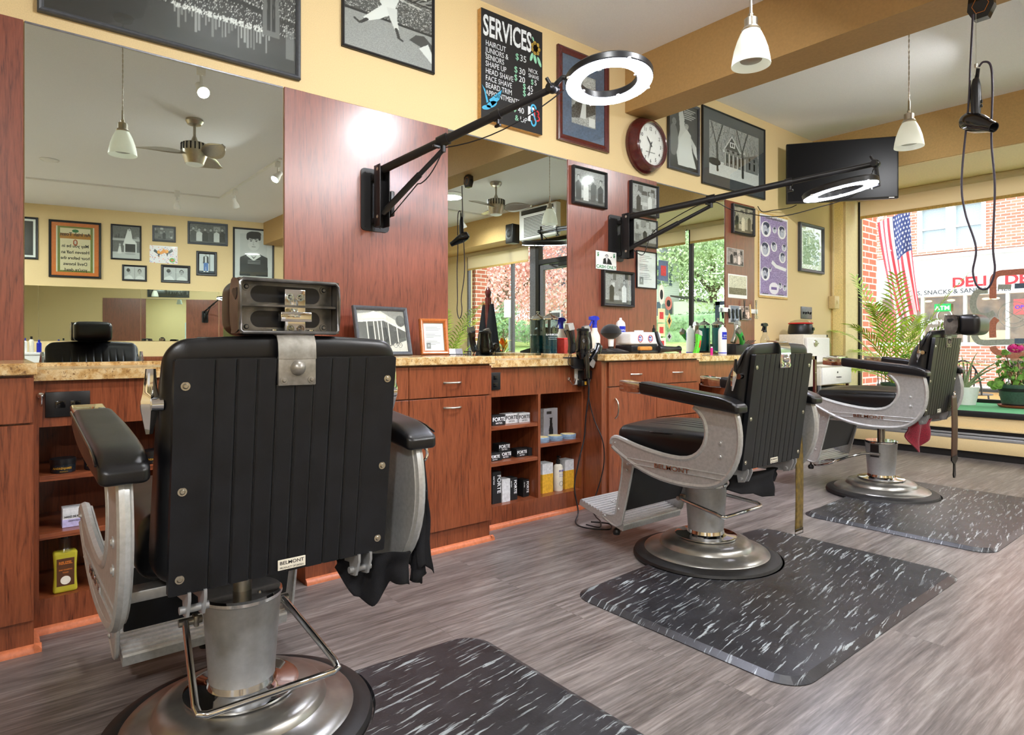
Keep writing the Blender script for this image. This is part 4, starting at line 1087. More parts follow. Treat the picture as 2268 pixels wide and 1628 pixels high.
        b.prism([(-0.12, -0.060), (0.12, -0.060), (0.12, -0.054), (-0.12, -0.054)], lambda u, v, w: H((w, u, v)), -0.05, 0.012)
        b.prism([(-0.118, 0.000), (0.118, 0.000), (0.118, 0.005), (-0.118, 0.005)], lambda u, v, w: H((w, u, v)), -0.02, 0.008)
        b.build('headrest_frame', M['darkchrome'], hd)
        b = MB(); b.prism([(-0.117, -0.055), (0.117, -0.055), (0.117, 0.057), (-0.117, 0.057)], lambda u, v, w: H((w, u, v)), -0.035, -0.022)
        for y in (-0.095, 0.095):
            for z in (-0.045, 0.045):
                q = H((-0.022, y, z)); screw(b, q, (sgn, 0, 0), 0.0055)
        b.build('headrest_backplate', M['darkchrome'], hd)
        b = MB()
        for zc in (0.030, -0.027):
            sl = [(-0.085+0.0, 0), ] ; pts = []
            for i in range(12): a = PI/2+PI*i/11; pts.append((-0.066+0.019*math.cos(a), zc+0.019*math.sin(a)))
            for i in range(12): a = -PI/2+PI*i/11; pts.append((0.066+0.019*math.cos(a), zc+0.019*math.sin(a)))
            b.prism(pts, lambda u, v, w: H((w, u, v)), -0.030, -0.0212)
        for s in (-1, 1):
            pts = []
            for i in range(16):
                a = 2*PI*i/16; pts.append((-0.018+0.017*math.cos(a)+0.006*abs(math.sin(a)), 0.026+0.012*math.sin(a)+0.008*abs(math.cos(a))))
            b.prism(pts, lambda u, v, w: H((u, w, v)), s*0.1215, s*0.1230)
        b.build('openings', M['black'], hd)
    # text on the maker's plate
    lettering('lettering', [('BELMONT', 0, 0.0005, 0.0105, 'CENTER', 1.15, 0.0001), ('PRODUCT OF JAPAN', 0, -0.0085, 0.0054, 'CENTER', 1.05, 0.0)], M['ink'], pl, pm, 0.0002)
    return t
barber_chair('nearest black barber chair seen from behind, with headrest and chrome loop pedal', (-1.74, 0.51, 0.001), 0.012, 0.0, 'up', 'bar', 0.19, 0.0)
barber_chair('middle black barber chair without a headrest, olive strap at its side', (-1.74, 2.60, 0.001), 0.0, 0.0, None, 'bar', 0.25)
barber_chair('farthest black barber chair, raised on its piston with headrest flipped back', (-1.73, 4.60, 0.001), 0.08, 0.0, 'flipped', 'lever')

# ---- floor mats with a half-round bite for the pedestal
def floor_mat(x0, x1, y0, y1, cx, cy, label, ccx=None):
    t = MB(); R = 0.337; r = 0.10; pts = []
    def arc(ax, ay, a0, a1, rr, n=8):
        for i in range(n+1):
            a = math.radians(a0+(a1-a0)*i/n); pts.append((ax+rr*math.cos(a), ay+rr*math.sin(a)))
    arc(x1-r, y0+r, -90, 0, r); arc(x1-r, y1-r, 0, 90, r); arc(x0+r, y1-r, 90, 180, r)
    a = math.degrees(math.acos(max(-1, min(1, (x0-cx)/R))))
    arc(cx, cy, a, -a, R, 28)
    arc(x0+r, y0+r, 180, 270, r)
    mid = Vector((0, 0))
    # bevelled edge: outer ring low, inner ring high
    n = len(pts); V = [Vector((p[0], p[1])) for p in pts]; inn = []
    for i in range(n):
        d = (V[(i+1) % n]-V[i-1]).normalized(); nn = Vector((-d.y, d.x)); inn.append(V[i]+nn*(0.005 if abs((V[i]-Vector((cx, cy))).length-R) < 1e-3 else 0.028))
    A = [t.b.verts.new((v.x, v.y, 0.001)) for v in V]; B = [t.b.verts.new((v.x, v.y, 0.003)) for v in V]; Cc = [t.b.verts.new((v.x, v.y, 0.016)) for v in inn]
    for i in range(n):
        j = (i+1) % n; t.b.faces.new((A[i], A[j], B[j], B[i])); t.b.faces.new((B[i], B[j], Cc[j], Cc[i]))
    f = t.b.faces.new(Cc); bmesh.ops.triangulate(t.b, faces=[f]); t.b.faces.new(A[::-1])
    tag(t.build('floor_mat', M['mat'], smooth=False), label, 'floor mat')
floor_mat(-1.79, -0.86, -0.20, 1.29, -1.74, 0.51, 'dark marbled rubber floor mat around the nearest chair, cut by the frame')
floor_mat(-1.82, -0.89, 1.785, 3.24, -1.74, 2.60, 'dark marbled rubber floor mat around the middle chair base')
floor_mat(-1.82, -0.89, 3.66, 5.15, -1.73, 4.60, 'dark marbled rubber floor mat around the farthest chair, shining with window light')

# ================================================================ RING LIGHTS ON WALL ARMS
def ring_light(label, my, arm0, arm1, brace0, clampt, centre, tiltx, tilty, R, attach_dir, cable, strength):
    t = thing('ring_light', label, 'ring light', (WX, my, 1.775)); O = Vector((WX, my, 1.775))
    def Lc(p): return Vector(p)-O
    b = MB(); pts = smoothpts([(-0.083, -0.165), (0.083, -0.165), (0.083, 0.165), (-0.083, 0.165)], 0)
    rp = []
    for cx, cy, a0 in ((0.058, -0.145, -90), (0.058, 0.145, 0), (-0.058, 0.145, 90), (-0.058, -0.145, 180)):
        for i in range(6): a = math.radians(a0+90*i/5); rp.append((cx+0.025*math.cos(a), cy+0.022*math.sin(a)))
    b.prism(rp, lambda u, v, w: Vector((w, u, v)), 0.014, 0.020)
    for y in (-0.058, 0.03):
        for z in (-0.145, 0.145): b.cyl((0.02, y, z), (0.023, y, z), 0.004, seg=10)
    pl = b.build('wall_plate', M['blackmetal'], t)
    x0 = arm0[0]-WX; y0 = arm0[1]-my
    b = MB(); b.cyl((0.055, y0, -0.15), (0.055, y0, 0.15), 0.014, seg=16); b.box(0.02, 0.06, y0-0.02, y0+0.02, 0.10, 0.13, bev=.003); b.box(0.02, 0.06, y0-0.02, y0+0.02, -0.13, -0.10, bev=.003); b.build('hinge', M['blackmetal'], t)
    b = MB(); b.box(x0-0.045, x0+0.022, y0-0.030, y0-0.024, -0.155, 0.170, bev=0.004); b.box(x0-0.045, x0+0.022, y0+0.024, y0+0.030, -0.155, 0.170, bev=0.004); b.box(x0-0.045, x0-0.040, y0-0.03, y0+0.03, -0.155, 0.170, bev=0.002)
    br = b.build('bracket', M['blackmetal'], t)
    for z in (0.145, -0.105):
        b = MB(); screw(b, (x0-0.005, y0-0.03, z), (0, -1, 0), 0.006); b.build('bolt', M['nickel'], br)
    a0 = Lc(arm0); a1 = Lc(arm1); m = a0.lerp(a1, clampt+0.32)
    b = MB(); b.cyl(a0, m, 0.0215, seg=20); b.cyl(m, a1, 0.0165, seg=20); d = (a1-a0).normalized(); b.cyl(m-d*0.03, m+d*0.012, 0.026, seg=20); b.build('boom', M['blackmetal'], t)
    cp = a0.lerp(a1, clampt)
    b = MB(); b.cyl(cp-d*0.028, cp+d*0.028, 0.030, seg=20); b.cyl(cp+Vector((0, 0, -0.02)), cp+Vector((0, 0, -0.058)), 0.013, seg=14); b.box(cp.x-0.008, cp.x+0.008, cp.y-0.06, cp.y-0.02, cp.z-0.045, cp.z-0.03, bev=0.004); b.build('clamp', M['black'], t)
    b0 = Lc(brace0); b.b = None
    b = MB(); e = cp+Vector((0, 0, -0.045)); b.cyl(b0, b0.lerp(e, 0.62), 0.0165, seg=16); b.cyl(b0.lerp(e, 0.60), e, 0.0125, seg=16); bc = b.build('brace', M['blackmetal'], t)
    # small knob clamp near the end of the boom
    kp = m
    b = MB(); b.cyl(kp+Vector((0, 0, -0.02)), kp+Vector((0, 0, -0.05)), 0.007, seg=12); b.box(kp.x-0.02, kp.x+0.02, kp.y-0.008, kp.y+0.008, kp.z-0.062, kp.z-0.048, bev=0.004); b.build('knob', M['black'], t)
    # joint and ring
    cc = Lc(centre); at = cc+Vector(attach_dir)*(R+0.012)
    b = MB(); b.sphere(a1, 0.026, seg=16); b.cyl(a1+Vector((0, -0.03, 0)), a1+Vector((0, 0.03, 0)), 0.019, seg=18); b.tube([a1, a1.lerp(at, 0.5)+Vector((0, 0, 0.012)), at+Vector((0, 0, 0.02)), at-Vector(attach_dir)*0.04+Vector((0, 0, 0.01))], 0.012, 12); b.cyl(a1+Vector((0, 0, 0.0)), a1+Vector((-0.02, -0.02, 0.05)), 0.009, seg=12); b.build('ball_joint', M['black'], t)
    R_ = (Matrix.Rotation(math.radians(tiltx), 3, 'X') @ Matrix.Rotation(math.radians(tilty), 3, 'Y'))
    r0, r1 = R*0.63, R
    b = MB(); b.lathe([(r0, -0.004), (r0+0.003, -0.006), (r1-0.004, -0.006), (r1, -0.002), (r1+0.002, 0.022), (r1-0.008, 0.032), (r0+0.012, 0.034), (r0+0.001, 0.024), (r0, -0.004)], c=cc, seg=72, mtx=R_); rb = b.build('ring_body', M['black'], t)
    b = MB(); b.lathe([(r0+0.004, -0.0068), (r1-0.004, -0.0068), (r1-0.004, -0.009), (r0+0.004, -0.009), (r0+0.004, -0.0068)], c=cc, seg=72, mtx=R_); tag(b.build('diffuser', M['led'], rb), 'glowing white diffuser')
    for k in range(8):
        a = PI/8+k*PI/4; rr = r1 if k % 2 else r0; q = cc+R_ @ Vector((rr*math.cos(a), rr*math.sin(a), -0.006)); b = MB(); b.box(-0.008, 0.008, -0.005, 0.005, -0.005, 0.004, bev=0.001, seg=1); b.build('clip', M['white'], rb, loc=q)
    # cable
    b = MB(); b.tube([Lc(p) for p in cable], 0.0032, 8); tag(b.build('cable', M['cord'], t), 'thin black power cable')
    b = MB(); b.box(0.045, 0.085, 0.060, 0.082, -0.085, 0.05, bev=0.004); b.build('power_adapter', M['black'], t)
    return t
def sag(p, q, s, n=10): 
    p = Vector(p); q = Vector(q); return [p.lerp(q, i/n)+Vector((0, 0, -s*4*(i/n)*(1-i/n))) for i in range(n+1)]
def chain(*ps):
    """Catmull-Rom through points"""
    P = [Vector(p) for p in ps]; out = []
    for i in range(len(P)-1):
        a = P[max(i-1, 0)]; b_ = P[i]; c = P[i+1]; d = P[min(i+2, len(P)-1)]
        for k in range(8):
            u = k/8; out.append(0.5*((2*b_)+(-a+c)*u+(2*a-5*b_+4*c-d)*u*u+(-a+3*b_-3*c+d)*u**3))
    return out+[P[-1]]
ring_light('glowing ring light on the nearer wall arm, held under the ceiling beam', 1.607, (-3.03, 1.60, 1.92), (-2.22, 2.065, 2.215), (-3.03, 1.60, 1.69), 0.38, (-2.03, 2.25, 2.235), -3, -8, 0.205, (-0.63, -0.775, 0.0),
    sag((-2.72, 1.79, 2.00), (-2.20, 2.12, 2.215), 0.05)[::-1]+sag((-2.72, 1.78, 2.0), (-2.85, 1.72, 1.83), 0.03)+sag((-2.86, 1.71, 1.83), (-3.07, 1.66, 1.68), 0.0), 26)
ring_light('glowing ring light on the farther wall arm, in front of the television', 3.55, (-3.03, 3.575, 1.92), (-1.61, 4.195, 2.105), (-3.03, 3.575, 1.69), 0.37, (-1.775, 4.09, 1.955), 7, -8, 0.215, (0.75, 0.60, 0.0),
    chain((-3.06, 3.64, 1.70), (-3.02, 3.72, 1.66), (-2.98, 3.76, 1.80), (-2.85, 3.74, 1.86), (-2.55, 3.83, 1.98), (-2.45, 4.0, 1.93), (-2.25, 4.2, 1.88), (-2.02, 4.35, 1.93), (-1.85, 4.40, 1.97), (-1.70, 4.27, 2.0), (-1.62, 4.2, 2.08)), 26)
# ================================================================ TELEVISION
t = thing('television', 'black wall television angled across the corner beside the window', 'television', (-2.67, 6.175, 2.625), math.atan2(0.55, 0.76))
b = MB(); b.box(-0.478, 0.478, -0.012, 0.030, -0.285, 0.285, bev=0.004); b.box(-0.25, 0.25, 0.03, 0.06, -0.18, 0.16, bev=0.01); b.build('casing', M['black'], t)
b = MB(); b.box(-0.466, 0.466, -0.0135, -0.012, -0.266, 0.275); b.build('screen', mat('television_screen', (8, 9, 14), 0.32, spec=0.25), t, smooth=False)
b = MB(); b.box(0.40, 0.44, -0.0145, -0.012, -0.279, -0.273); b.build('badge', M['nickel'], t)
b = MB(); b.tube([(0, 0.06, 0), (-0.15, 0.18, 0), (-0.25, 0.34, 0.0)], 0.02); b.box(-0.32, -0.20, 0.32, 0.345, -0.1, 0.1); b.build('wall_mount', M['blackmetal'], t)
b = MB(); b.tube(chain((-2.98, 5.94, 2.325), (-3.06, 5.95, 2.31), (-3.12, 5.75, 2.27), (-3.135, 5.6, 2.24), (-3.125, 5.50, 2.275)), 0.004); tag(b.build('television_cable', M['cord']), 'thin black cable trailing from the television along the wall', 'cable')

# ================================================================ HANGING HAIR DRYER
t = thing('cable_reel', 'black cable reel hanging from the underside of the ceiling beam', 'cable reel', (-0.964, 3.78, 2.60))
b = MB(); b.prism([(-0.03, 0.0), (0.03, 0.0), (0.055, 0.05), (0.05, 0.11), (0.02, 0.128), (-0.02, 0.128), (-0.05, 0.11), (-0.055, 0.05)], lambda u, v, w: Vector((u, w, v)), -0.022, 0.022); b.build('reel_body', M['blackgloss'], t)
b = MB(); b.tube([(-0.035*math.cos(a)*1.0, -0.0235, 0.065+0.042*math.sin(a)) for a in np.linspace(0, 2*PI, 7)], 0.0016, 6); b.build('orange_outline', M['inkorange'], t)
t = thing('hair_dryer', 'black hair dryer hanging nozzle-down on a wire below the ceiling beam', 'hair dryer', (-0.964, 3.69, 2.07))
b = MB(); b.tube([(0, 0.0, 0.53), (0, 0, 0.27)], 0.0012, 6); b.cyl((0, 0, 0.285), (0, 0, 0.268), 0.007, seg=12); b.tube([(0, 0, 0.27), (-0.008, 0, 0.235), (0, 0, 0.22), (0.008, 0, 0.235), (0, 0, 0.27)], 0.0012, 6); b.build('hanging_wire', M['nickel'], t)
b = MB(); b.lathe([(0.011, 0.215), (0.014, 0.21), (0.020, 0.18), (0.023, 0.12), (0.020, 0.055), (0.018, 0.03)], seg=20); b.build('grip', M['black'], t)
b = MB()
for i in range(8): b.torus((0.003+i*0.001, 0, 0.215+i*0.006), 0.008-0.0004*i, 0.0022, seg=16, k=6)
b.tube([(0, 0, 0.2), (0.006, 0, 0.262)], 0.005); b.build('strain_relief', M['rubber'], t)
b = MB(); b.lathe([(0.0, -0.085), (0.030, -0.082), (0.043, -0.06), (0.047, -0.02), (0.044, 0.02), (0.036, 0.055), (0.027, 0.095), (0.024, 0.125), (0.020, 0.125), (0.020, 0.10)], c=(0.0, 0, 0.0), axis='X', seg=36, mtx=Matrix.Rotation(math.radians(-38), 3, 'Z') @ Matrix.Rotation(math.radians(28), 3, 'Y')); b.build('barrel', M['blackgloss'], t)
rm = Matrix.Rotation(math.radians(-38), 3, 'Z') @ Matrix.Rotation(math.radians(28), 3, 'Y')
b = MB(); b.lathe([(0.0, -0.0855), (0.024, -0.0855), (0.028, -0.083)], axis='X', seg=30, mtx=rm); b.build('intake_grille', M['greymetal'], t)
b = MB(); b.box(0.019, 0.027, -0.006, 0.006, 0.09, 0.105, bev=.002); b.box(0.019, 0.027, -0.006, 0.006, 0.07, 0.084, bev=.002); b.build('switch', M['black'], t)
b = MB(); b.tube(chain((0.012, 0, 0.268), (0.03, 0.0, 0.285), (0.058, 0, 0.26), (0.066, 0, 0.15), (0.062, 0, -0.1), (0.075, 0, -0.32), (0.068, 0, -0.6), (0.075, 0, -0.72), (0.05, 0, -0.80), (0.01, 0, -0.795), (-0.012, 0, -0.72), (0.0, 0, -0.6), (-0.045, 0, -0.42), (-0.058, 0, -0.25), (-0.03, 0, 0.1), (-0.022, 0, 0.3), (-0.012, 0, 0.53)), 0.0048, 8)
tag(b.build('cord', M['purplecord'], t), 'long dark cord hanging in a loop')

# ================================================================ WALL CLOCK
t = thing('wall_clock', 'round wall clock with a thick burgundy rim and white dial', 'clock', (WX, 3.88, 2.515))
b = MB(); b.lathe([(0.205, 0.0), (0.213, 0.01), (0.213, 0.03), (0.205, 0.042), (0.20, 0.06), (0.19, 0.072), (0.182, 0.09), (0.168, 0.098), (0.160, 0.095), (0.156, 0.08), (0.156, 0.069)], axis='X', seg=80, caps=False); b.build('rim', M['mahog'], t)
b = MB(); b.lathe([(0.0, 0.070), (0.157, 0.070)], axis='X', seg=64); b.build('dial', M['whitematte'], t)
CM = wall_m((0.0706, 0, 0), (0, 1, 0)); its = []
for i in range(1, 13):
    a = PI/2-i*PI/6; its.append((str(i), 0.122*math.cos(a), 0.122*math.sin(a)-0.013, 0.038, 'CENTER', 0.9, 0.0004))
its.append(('RADIO CONTROLLED', 0, -0.062, 0.011, 'CENTER'))
lettering('numerals', its, M['ink'], t, CM, 0.0003)
b = MB()
for i in range(60):
    a = i*PI/30; r0 = 0.145 if i % 5 else 0.140; u = Vector((0, math.cos(a), math.sin(a))); v = Vector((0, -math.sin(a), math.cos(a))); w = 0.0006 if i % 5 else 0.0012
    p = [u*r0-v*w, u*0.151-v*w, u*0.151+v*w, u*r0+v*w]; b.poly([q+Vector((0.0712, 0, 0)) for q in p])
b.build('minute_marks', M['ink'], t, smooth=False)
def hand(name, ang, L, w, tail, z, m='ink'):
    b = MB(); u = Vector((0, math.cos(ang), math.sin(ang))); v = Vector((0, -math.sin(ang), math.cos(ang)))
    pts = [-u*tail-v*w, u*L*0.7-v*w*0.8, u*L, u*L*0.7+v*w*0.8, -u*tail+v*w]
    A = [b.b.verts.new(p+Vector((z, 0, 0))) for p in pts]; B = [b.b.verts.new(p+Vector((z+0.001, 0, 0))) for p in pts]
    b.b.faces.new(A); b.b.faces.new(B[::-1])
    for i in range(5): b.b.faces.new((A[i], A[(i+1) % 5], B[(i+1) % 5], B[i]))
    b.build(name, M[m], t, smooth=False)
hand('hour_hand', PI/2+math.radians(52-12), 0.075, 0.0055, 0.02, 0.074); hand('minute_hand', -PI/2-math.radians(18), 0.115, 0.004, 0.02, 0.076); hand('second_hand', math.radians(62), 0.03, 0.0025, 0.02, 0.078)
b = MB(); b.lathe([(0.0, 0.086), (0.157, 0.085)], axis='X', seg=64); b.build('glass_cover', M['glass'], t)

# ================================================================ FRAMED PICTURES
def framed(label, cat, mtx, W, H, art, fw=0.018, depth=0.022, fm='blackframe', matw=0.0, matm='whitematte', glass=True, name='framed_picture', group=None, lean=None):
    t = thing(name, label, cat, (0, 0, 0), 0, group); t.matrix_world = mtx
    b = MB(); prof = [(0.0, 0.0), (0.0, depth*0.8), (fw*0.25, depth), (fw*0.6, depth*0.93), (fw, depth*0.6), (fw, 0.002)]
    cor = [(-1, -1), (1, -1), (1, 1), (-1, 1)]; rings = []
    for p, z in prof: rings.append([b.b.verts.new((sx*(W/2-p), sy*(H/2-p), z)) for sx, sy in cor])
    for A, B in zip(rings, rings[1:]):
        for i in range(4): b.b.faces.new((A[i], A[(i+1) % 4], B[(i+1) % 4], B[i]))
    b.b.faces.new(rings[0][::-1])
    b.build('frame', M[fm], t, smooth=False)
    iw, ih = W-2*fw, H-2*fw; z = depth*0.35
    if matw:
        b = MB(); mw = matw if isinstance(matw, (tuple, list)) else (matw, matw)
        o = [(-iw/2, -ih/2), (iw/2, -ih/2), (iw/2, ih/2), (-iw/2, ih/2)]; i_ = [(-iw/2+mw[0], -ih/2+mw[1]), (iw/2-mw[0], -ih/2+mw[1]), (iw/2-mw[0], ih/2-mw[1]), (-iw/2+mw[0], ih/2-mw[1])]
        for k in range(4):
            j = (k+1) % 4; b.poly([(*o[k], z+0.002), (*o[j], z+0.002), (*i_[j], z+0.002), (*i_[k], z+0.002)])
        b.build('mount_board', M[matm] if isinstance(matm, str) else matm, t, smooth=False); iw -= 2*mw[0]; ih -= 2*mw[1]
    art.mesh('picture', iw, ih, t, T(0, 0, z+0.0005))
    if glass:
        b = MB(); b.box(-(W/2-fw), W/2-fw, -(H/2-fw), H/2-fw, z+0.003, z+0.005); b.build('glass_pane', M['glass'], t, smooth=False)
    return t
def lw(y0, y1, z0, z1, off=0.0): return LW((y0+y1)/2, (z0+z1)/2, off), y1-y0, z1-z0

# art (all generic)
def a_bridge():
    c = Cv(300, 130, 0.07); c.noise(0.05, 1); rng = np.random.RandomState(3)
    c.rect(0, 0, 1, 0.24, 0.17); c.noise(0.05, 1, (c.Y < .24)*1.0); c.poly([(0, 0), (0, 0.6), (0.26, 0.6), (0.36, 0.2), (0.34, 0.1), (0.2, 0)], 0.10); c.rect(0.03, 0.10, 0.08, 0.6, 0.45, .6)
    for i in range(70):
        x0 = 0.36+0.64*i/70; h = 0.05+0.30*rng.rand(); c.rect(x0, 0.24, x0+0.02*rng.rand()+0.006, 0.24+h, 0.09+0.08*rng.rand())
    c.speck(1500, 0.34, 0.25, 1.0, 0.54, 1, 0.0017, 0.5, 1.0); c.speck(260, 0.45, 0.235, 0.88, 0.265, 1, 0.003, 0.8, 1.0)
    for i in range(30):
        x = 0.46+0.42*i/30; v = 0.6+0.4*rng.rand(); c.rect(x, 0.22-0.14*rng.rand(), x+0.008, 0.235, v, 0.6)
    c.poly([(0.0, 0.50), (1.0, 0.33), (1.0, 0.36), (0.0, 0.54)], 0.05)
    for i in range(230):
        u = i/229; c.ell(u, 0.545-0.175*u+0.004*rng.rand(), 0.0017, 0.005, 0.55+0.4*rng.rand())
    for px in (0.88,):
        c.poly([(px-0.040, 0.22), (px+0.040, 0.22), (px+0.035, 0.80), (px-0.035, 0.80)], 0.42)
        for k in (-1, 1): c.poly([(px+k*0.012-0.008, 0.26), (px+k*0.012+0.008, 0.26), (px+k*0.012+0.008, 0.60), (px+k*0.012, 0.68), (px+k*0.012-0.008, 0.60)], 0.06)
    for i in range(26):
        u = i/25; c.line(0.88, 0.78, 0.88-0.5*u, 0.40, 0.0012, 0.5, .6); c.line(0.88, 0.78, 0.88+0.3*u, 0.36, 0.0012, 0.5, .6)
    for i in range(60):
        u = i/59; c.ell(0.88-0.5*u, 0.78-0.38*u**0.6, 0.002, 0.005, 0.9)
    c.rect(0.95, 0.10, 0.99, 0.30, 0.7, .5); return c
def a_batter():
    c = Cv(150, 190, 0.62); c.noise(0.12, 1)
    c.rect(0, 0.42, 1, 1, 0.32); c.speck(1700, 0, 0.40, 1, 0.72, 1, 0.006, 0.1, 0.95)
    c.rect(0, 0.72, 1, 1, 0.14)
    for i in range(30):
        x = c.rng.rand(); c.line(x, 0.74, x+0.25, 0.76+0.22*c.rng.rand(), 0.006, 0.6)
    for i in range(8): c.rect(0.1+0.11*i, 0.80, 0.16+0.11*i, 0.88, 0.85)
    c.rect(0, 0.40, 1, 0.425, 0.1)
    # swinging player
    w = 0.93
    c.poly([(0.38, 0.60), (0.50, 0.80), (0.58, 0.78), (0.60, 0.68), (0.55, 0.56), (0.42, 0.55)], w)
    c.poly([(0.42, 0.58), (0.30, 0.46), (0.20, 0.36), (0.24, 0.33), (0.38, 0.40), (0.52, 0.50), (0.56, 0.56)], w)
    c.poly([(0.46, 0.56), (0.50, 0.44), (0.55, 0.34), (0.60, 0.35), (0.58, 0.46), (0.58, 0.58)], w*0.95)
    c.line(0.24, 0.35, 0.18, 0.30, 0.018, 0.15); c.line(0.57, 0.35, 0.60, 0.26, 0.018, 0.15); c.line(0.16, 0.29, 0.11, 0.32, 0.014, 0.1); c.line(0.59, 0.26, 0.64, 0.24, 0.014, 0.1)
    c.line(0.52, 0.76, 0.64, 0.70, 0.022, 0.85); c.line(0.64, 0.70, 0.84, 0.68, 0.009, 0.75); c.line(0.74, 0.69, 0.86, 0.68, 0.014, 0.8)
    c.ell(0.535, 0.83, 0.035, 0.034, 0.6); c.ell(0.53, 0.848, 0.04, 0.022, 0.2)
    c.poly([(0.72, 0.28), (0.80, 0.36), (0.90, 0.38), (1, 0.30), (1, 0.10), (0.92, 0.16), (0.86, 0.24)], 0.25); c.poly([(0.84, 0.22), (0.95, 0.30), (1, 0.2), (1, 0.08)], 0.9)
    c.rect(0, 0, 1, 1, 0.9, 0.0); return c
def a_night(): 
    c = Cv(110, 150, 0.66); c.noise(0.2, 2); c.rect(0, 0.55, 1, 1, 0.75); c.poly([(0, .3), (.3, .5), (.7, .45), (1, .6), (1, .3), (.6, .18), (0, .1)], 0.3); c.noise(0.25, 2); c.poly([(.35, .15), (.5, .6), (.6, .6), (.6, .15)], 0.85); c.line(.5, .6, .75, .5, .03, .8); c.rect(.72, .03, .98, .2, .9); return c
def a_shout():
    c = Cv(90, 170, 0.16); c.noise(0.06, 1)
    c.poly([(0.30, 0.05), (0.55, 0.42), (0.60, 0.60), (0.42, 0.98), (0.30, 0.96), (0.36, 0.6), (0.22, 0.30)], 0.86)
    c.poly([(0.30, 0.05), (0.34, 0.45), (0.60, 0.64), (0.75, 0.56), (0.80, 0.30), (0.95, 0.06)], 0.9)
    c.head(0.60, 0.68, 0.085, 0.72, 0.15); c.ell(0.60, 0.74, 0.09, 0.03, 0.12)
    c.ell(0.14, 0.42, 0.16, 0.24, 0.45); c.head(0.16, 0.70, 0.09, 0.5, 0.2); c.poly([(0.7, 0.56), (0.95, 0.40), (0.99, 0.2), (0.85, 0.3)], 0.85)
    for i in range(6): c.rect(0.50, 0.93-i*0.028, 0.92-0.07*(i % 3), 0.942-i*0.028, 0.85)
    return c
def a_house():
    c = Cv(170, 160, 0.62); c.noise(0.25, 1); c.rect(0, 0, 1, 0.28, 0.85); c.noise(0.1, 1)
    for i in range(120):
        x = c.rng.rand(); y = 0.35+0.6*c.rng.rand(); c.line(x, y, x+0.08*(c.rng.rand()-.5), y+0.16*c.rng.rand(), 0.003, 0.3)
    c.poly([(0.28, 0.24), (0.28, 0.50), (0.98, 0.50), (0.98, 0.24)], 0.5); c.poly([(0.26, 0.48), (0.70, 0.55), (0.70, 0.60), (0.26, 0.53)], 0.8)
    c.poly([(0.30, 0.55), (0.44, 0.82), (0.60, 0.56)], 0.28); c.line(0.29, 0.55, 0.44, 0.83, 0.01, 0.8); c.line(0.44, 0.83, 0.61, 0.55, 0.01, 0.8)
    c.rect(0.40, 0.62, 0.50, 0.72, 0.85); c.rect(0.42, 0.64, 0.445, 0.70, 0.2); c.rect(0.46, 0.64, 0.485, 0.70, 0.2)
    c.poly([(0.30, 0.50), (0.30, 0.56), (0.70, 0.56), (0.70, 0.50)], 0.55)
    for x in (0.34, 0.44, 0.54): c.rect(x, 0.515, x+0.05, 0.555, 0.15)
    c.poly([(0.62, 0.50), (0.96, 0.62), (0.99, 0.5)], 0.45)
    for x in (0.30, 0.38, 0.46, 0.54, 0.62, 0.70): c.rect(x, 0.24, x+0.012, 0.48, 0.9)
    for x in (0.33, 0.41, 0.50, 0.58): c.rect(x, 0.30, x+0.03, 0.46, 0.12)
    for x in (0.78, 0.88): c.rect(x, 0.30, x+0.04, 0.44, 0.15); c.rect(x, 0.47, x+0.04, 0.53, 0.2)
    for x, w in ((0.16, 0.02), (0.66, 0.022)):
        c.line(x, 0.10, x-0.01, 0.6, w, 0.22); c.line(x-0.01, 0.6, x+0.10, 1.0, w*.6, 0.22); c.line(x-0.01, 0.55, x-0.12, 0.98, w*.5, 0.25)
    c.ell(0.10, 0.25, 0.12, 0.07, 0.12); return c
def a_scene(seed, w=100, h=80, base=0.6, people=3, tint=None):
    c = Cv(w, h, base); r = np.random.RandomState(seed); c.rng = r; c.noise(0.12, 2)
    for i in range(14):
        x, y = r.rand(2); c.rect(x, y, x+0.05+0.2*r.rand(), y+0.05+0.25*r.rand(), 0.15+0.75*r.rand(), 0.8)
    c.rect(0, 0, 1, 0.14, 0.35)
    for i in range(people):
        x = (i+0.6)/(people+0.2); y = 0.60+0.08*r.rand(); c.poly([(x-.08, 0.08), (x-.085, y-.1), (x, y), (x+.085, y-.1), (x+.08, 0.08)], [0.15, 0.88, 0.3][i % 3]); c.head(x, y+0.08, 0.045, 0.7, 0.12, 0)
    c.noise(0.1, 1)
    if tint: c.a = c.a*(np.array(tint)/255.0)[None, None]*1.05
    return c
def a_mug():
    c = Cv(140, 80, 0.78); c.noise(0.04, 1); c.rect(.49, 0, .505, 1, 0.45)
    c.poly([(0.03, 0), (0.10, .22), (.2, .3), (.32, .3), (.42, .2), (.47, 0)], 0.88); c.head(0.26, 0.6, 0.095, 0.72, 0.2)
    c.poly([(0.55, 0), (0.66, .28), (.78, .34), (.95, .2), (1, 0)], 0.9); c.ell(.76, .62, .085, .2, .7); c.ell(.80, .72, .085, .14, .25); c.poly([(.675, .6), (.66, .55), (.69, .52)], .65); return c
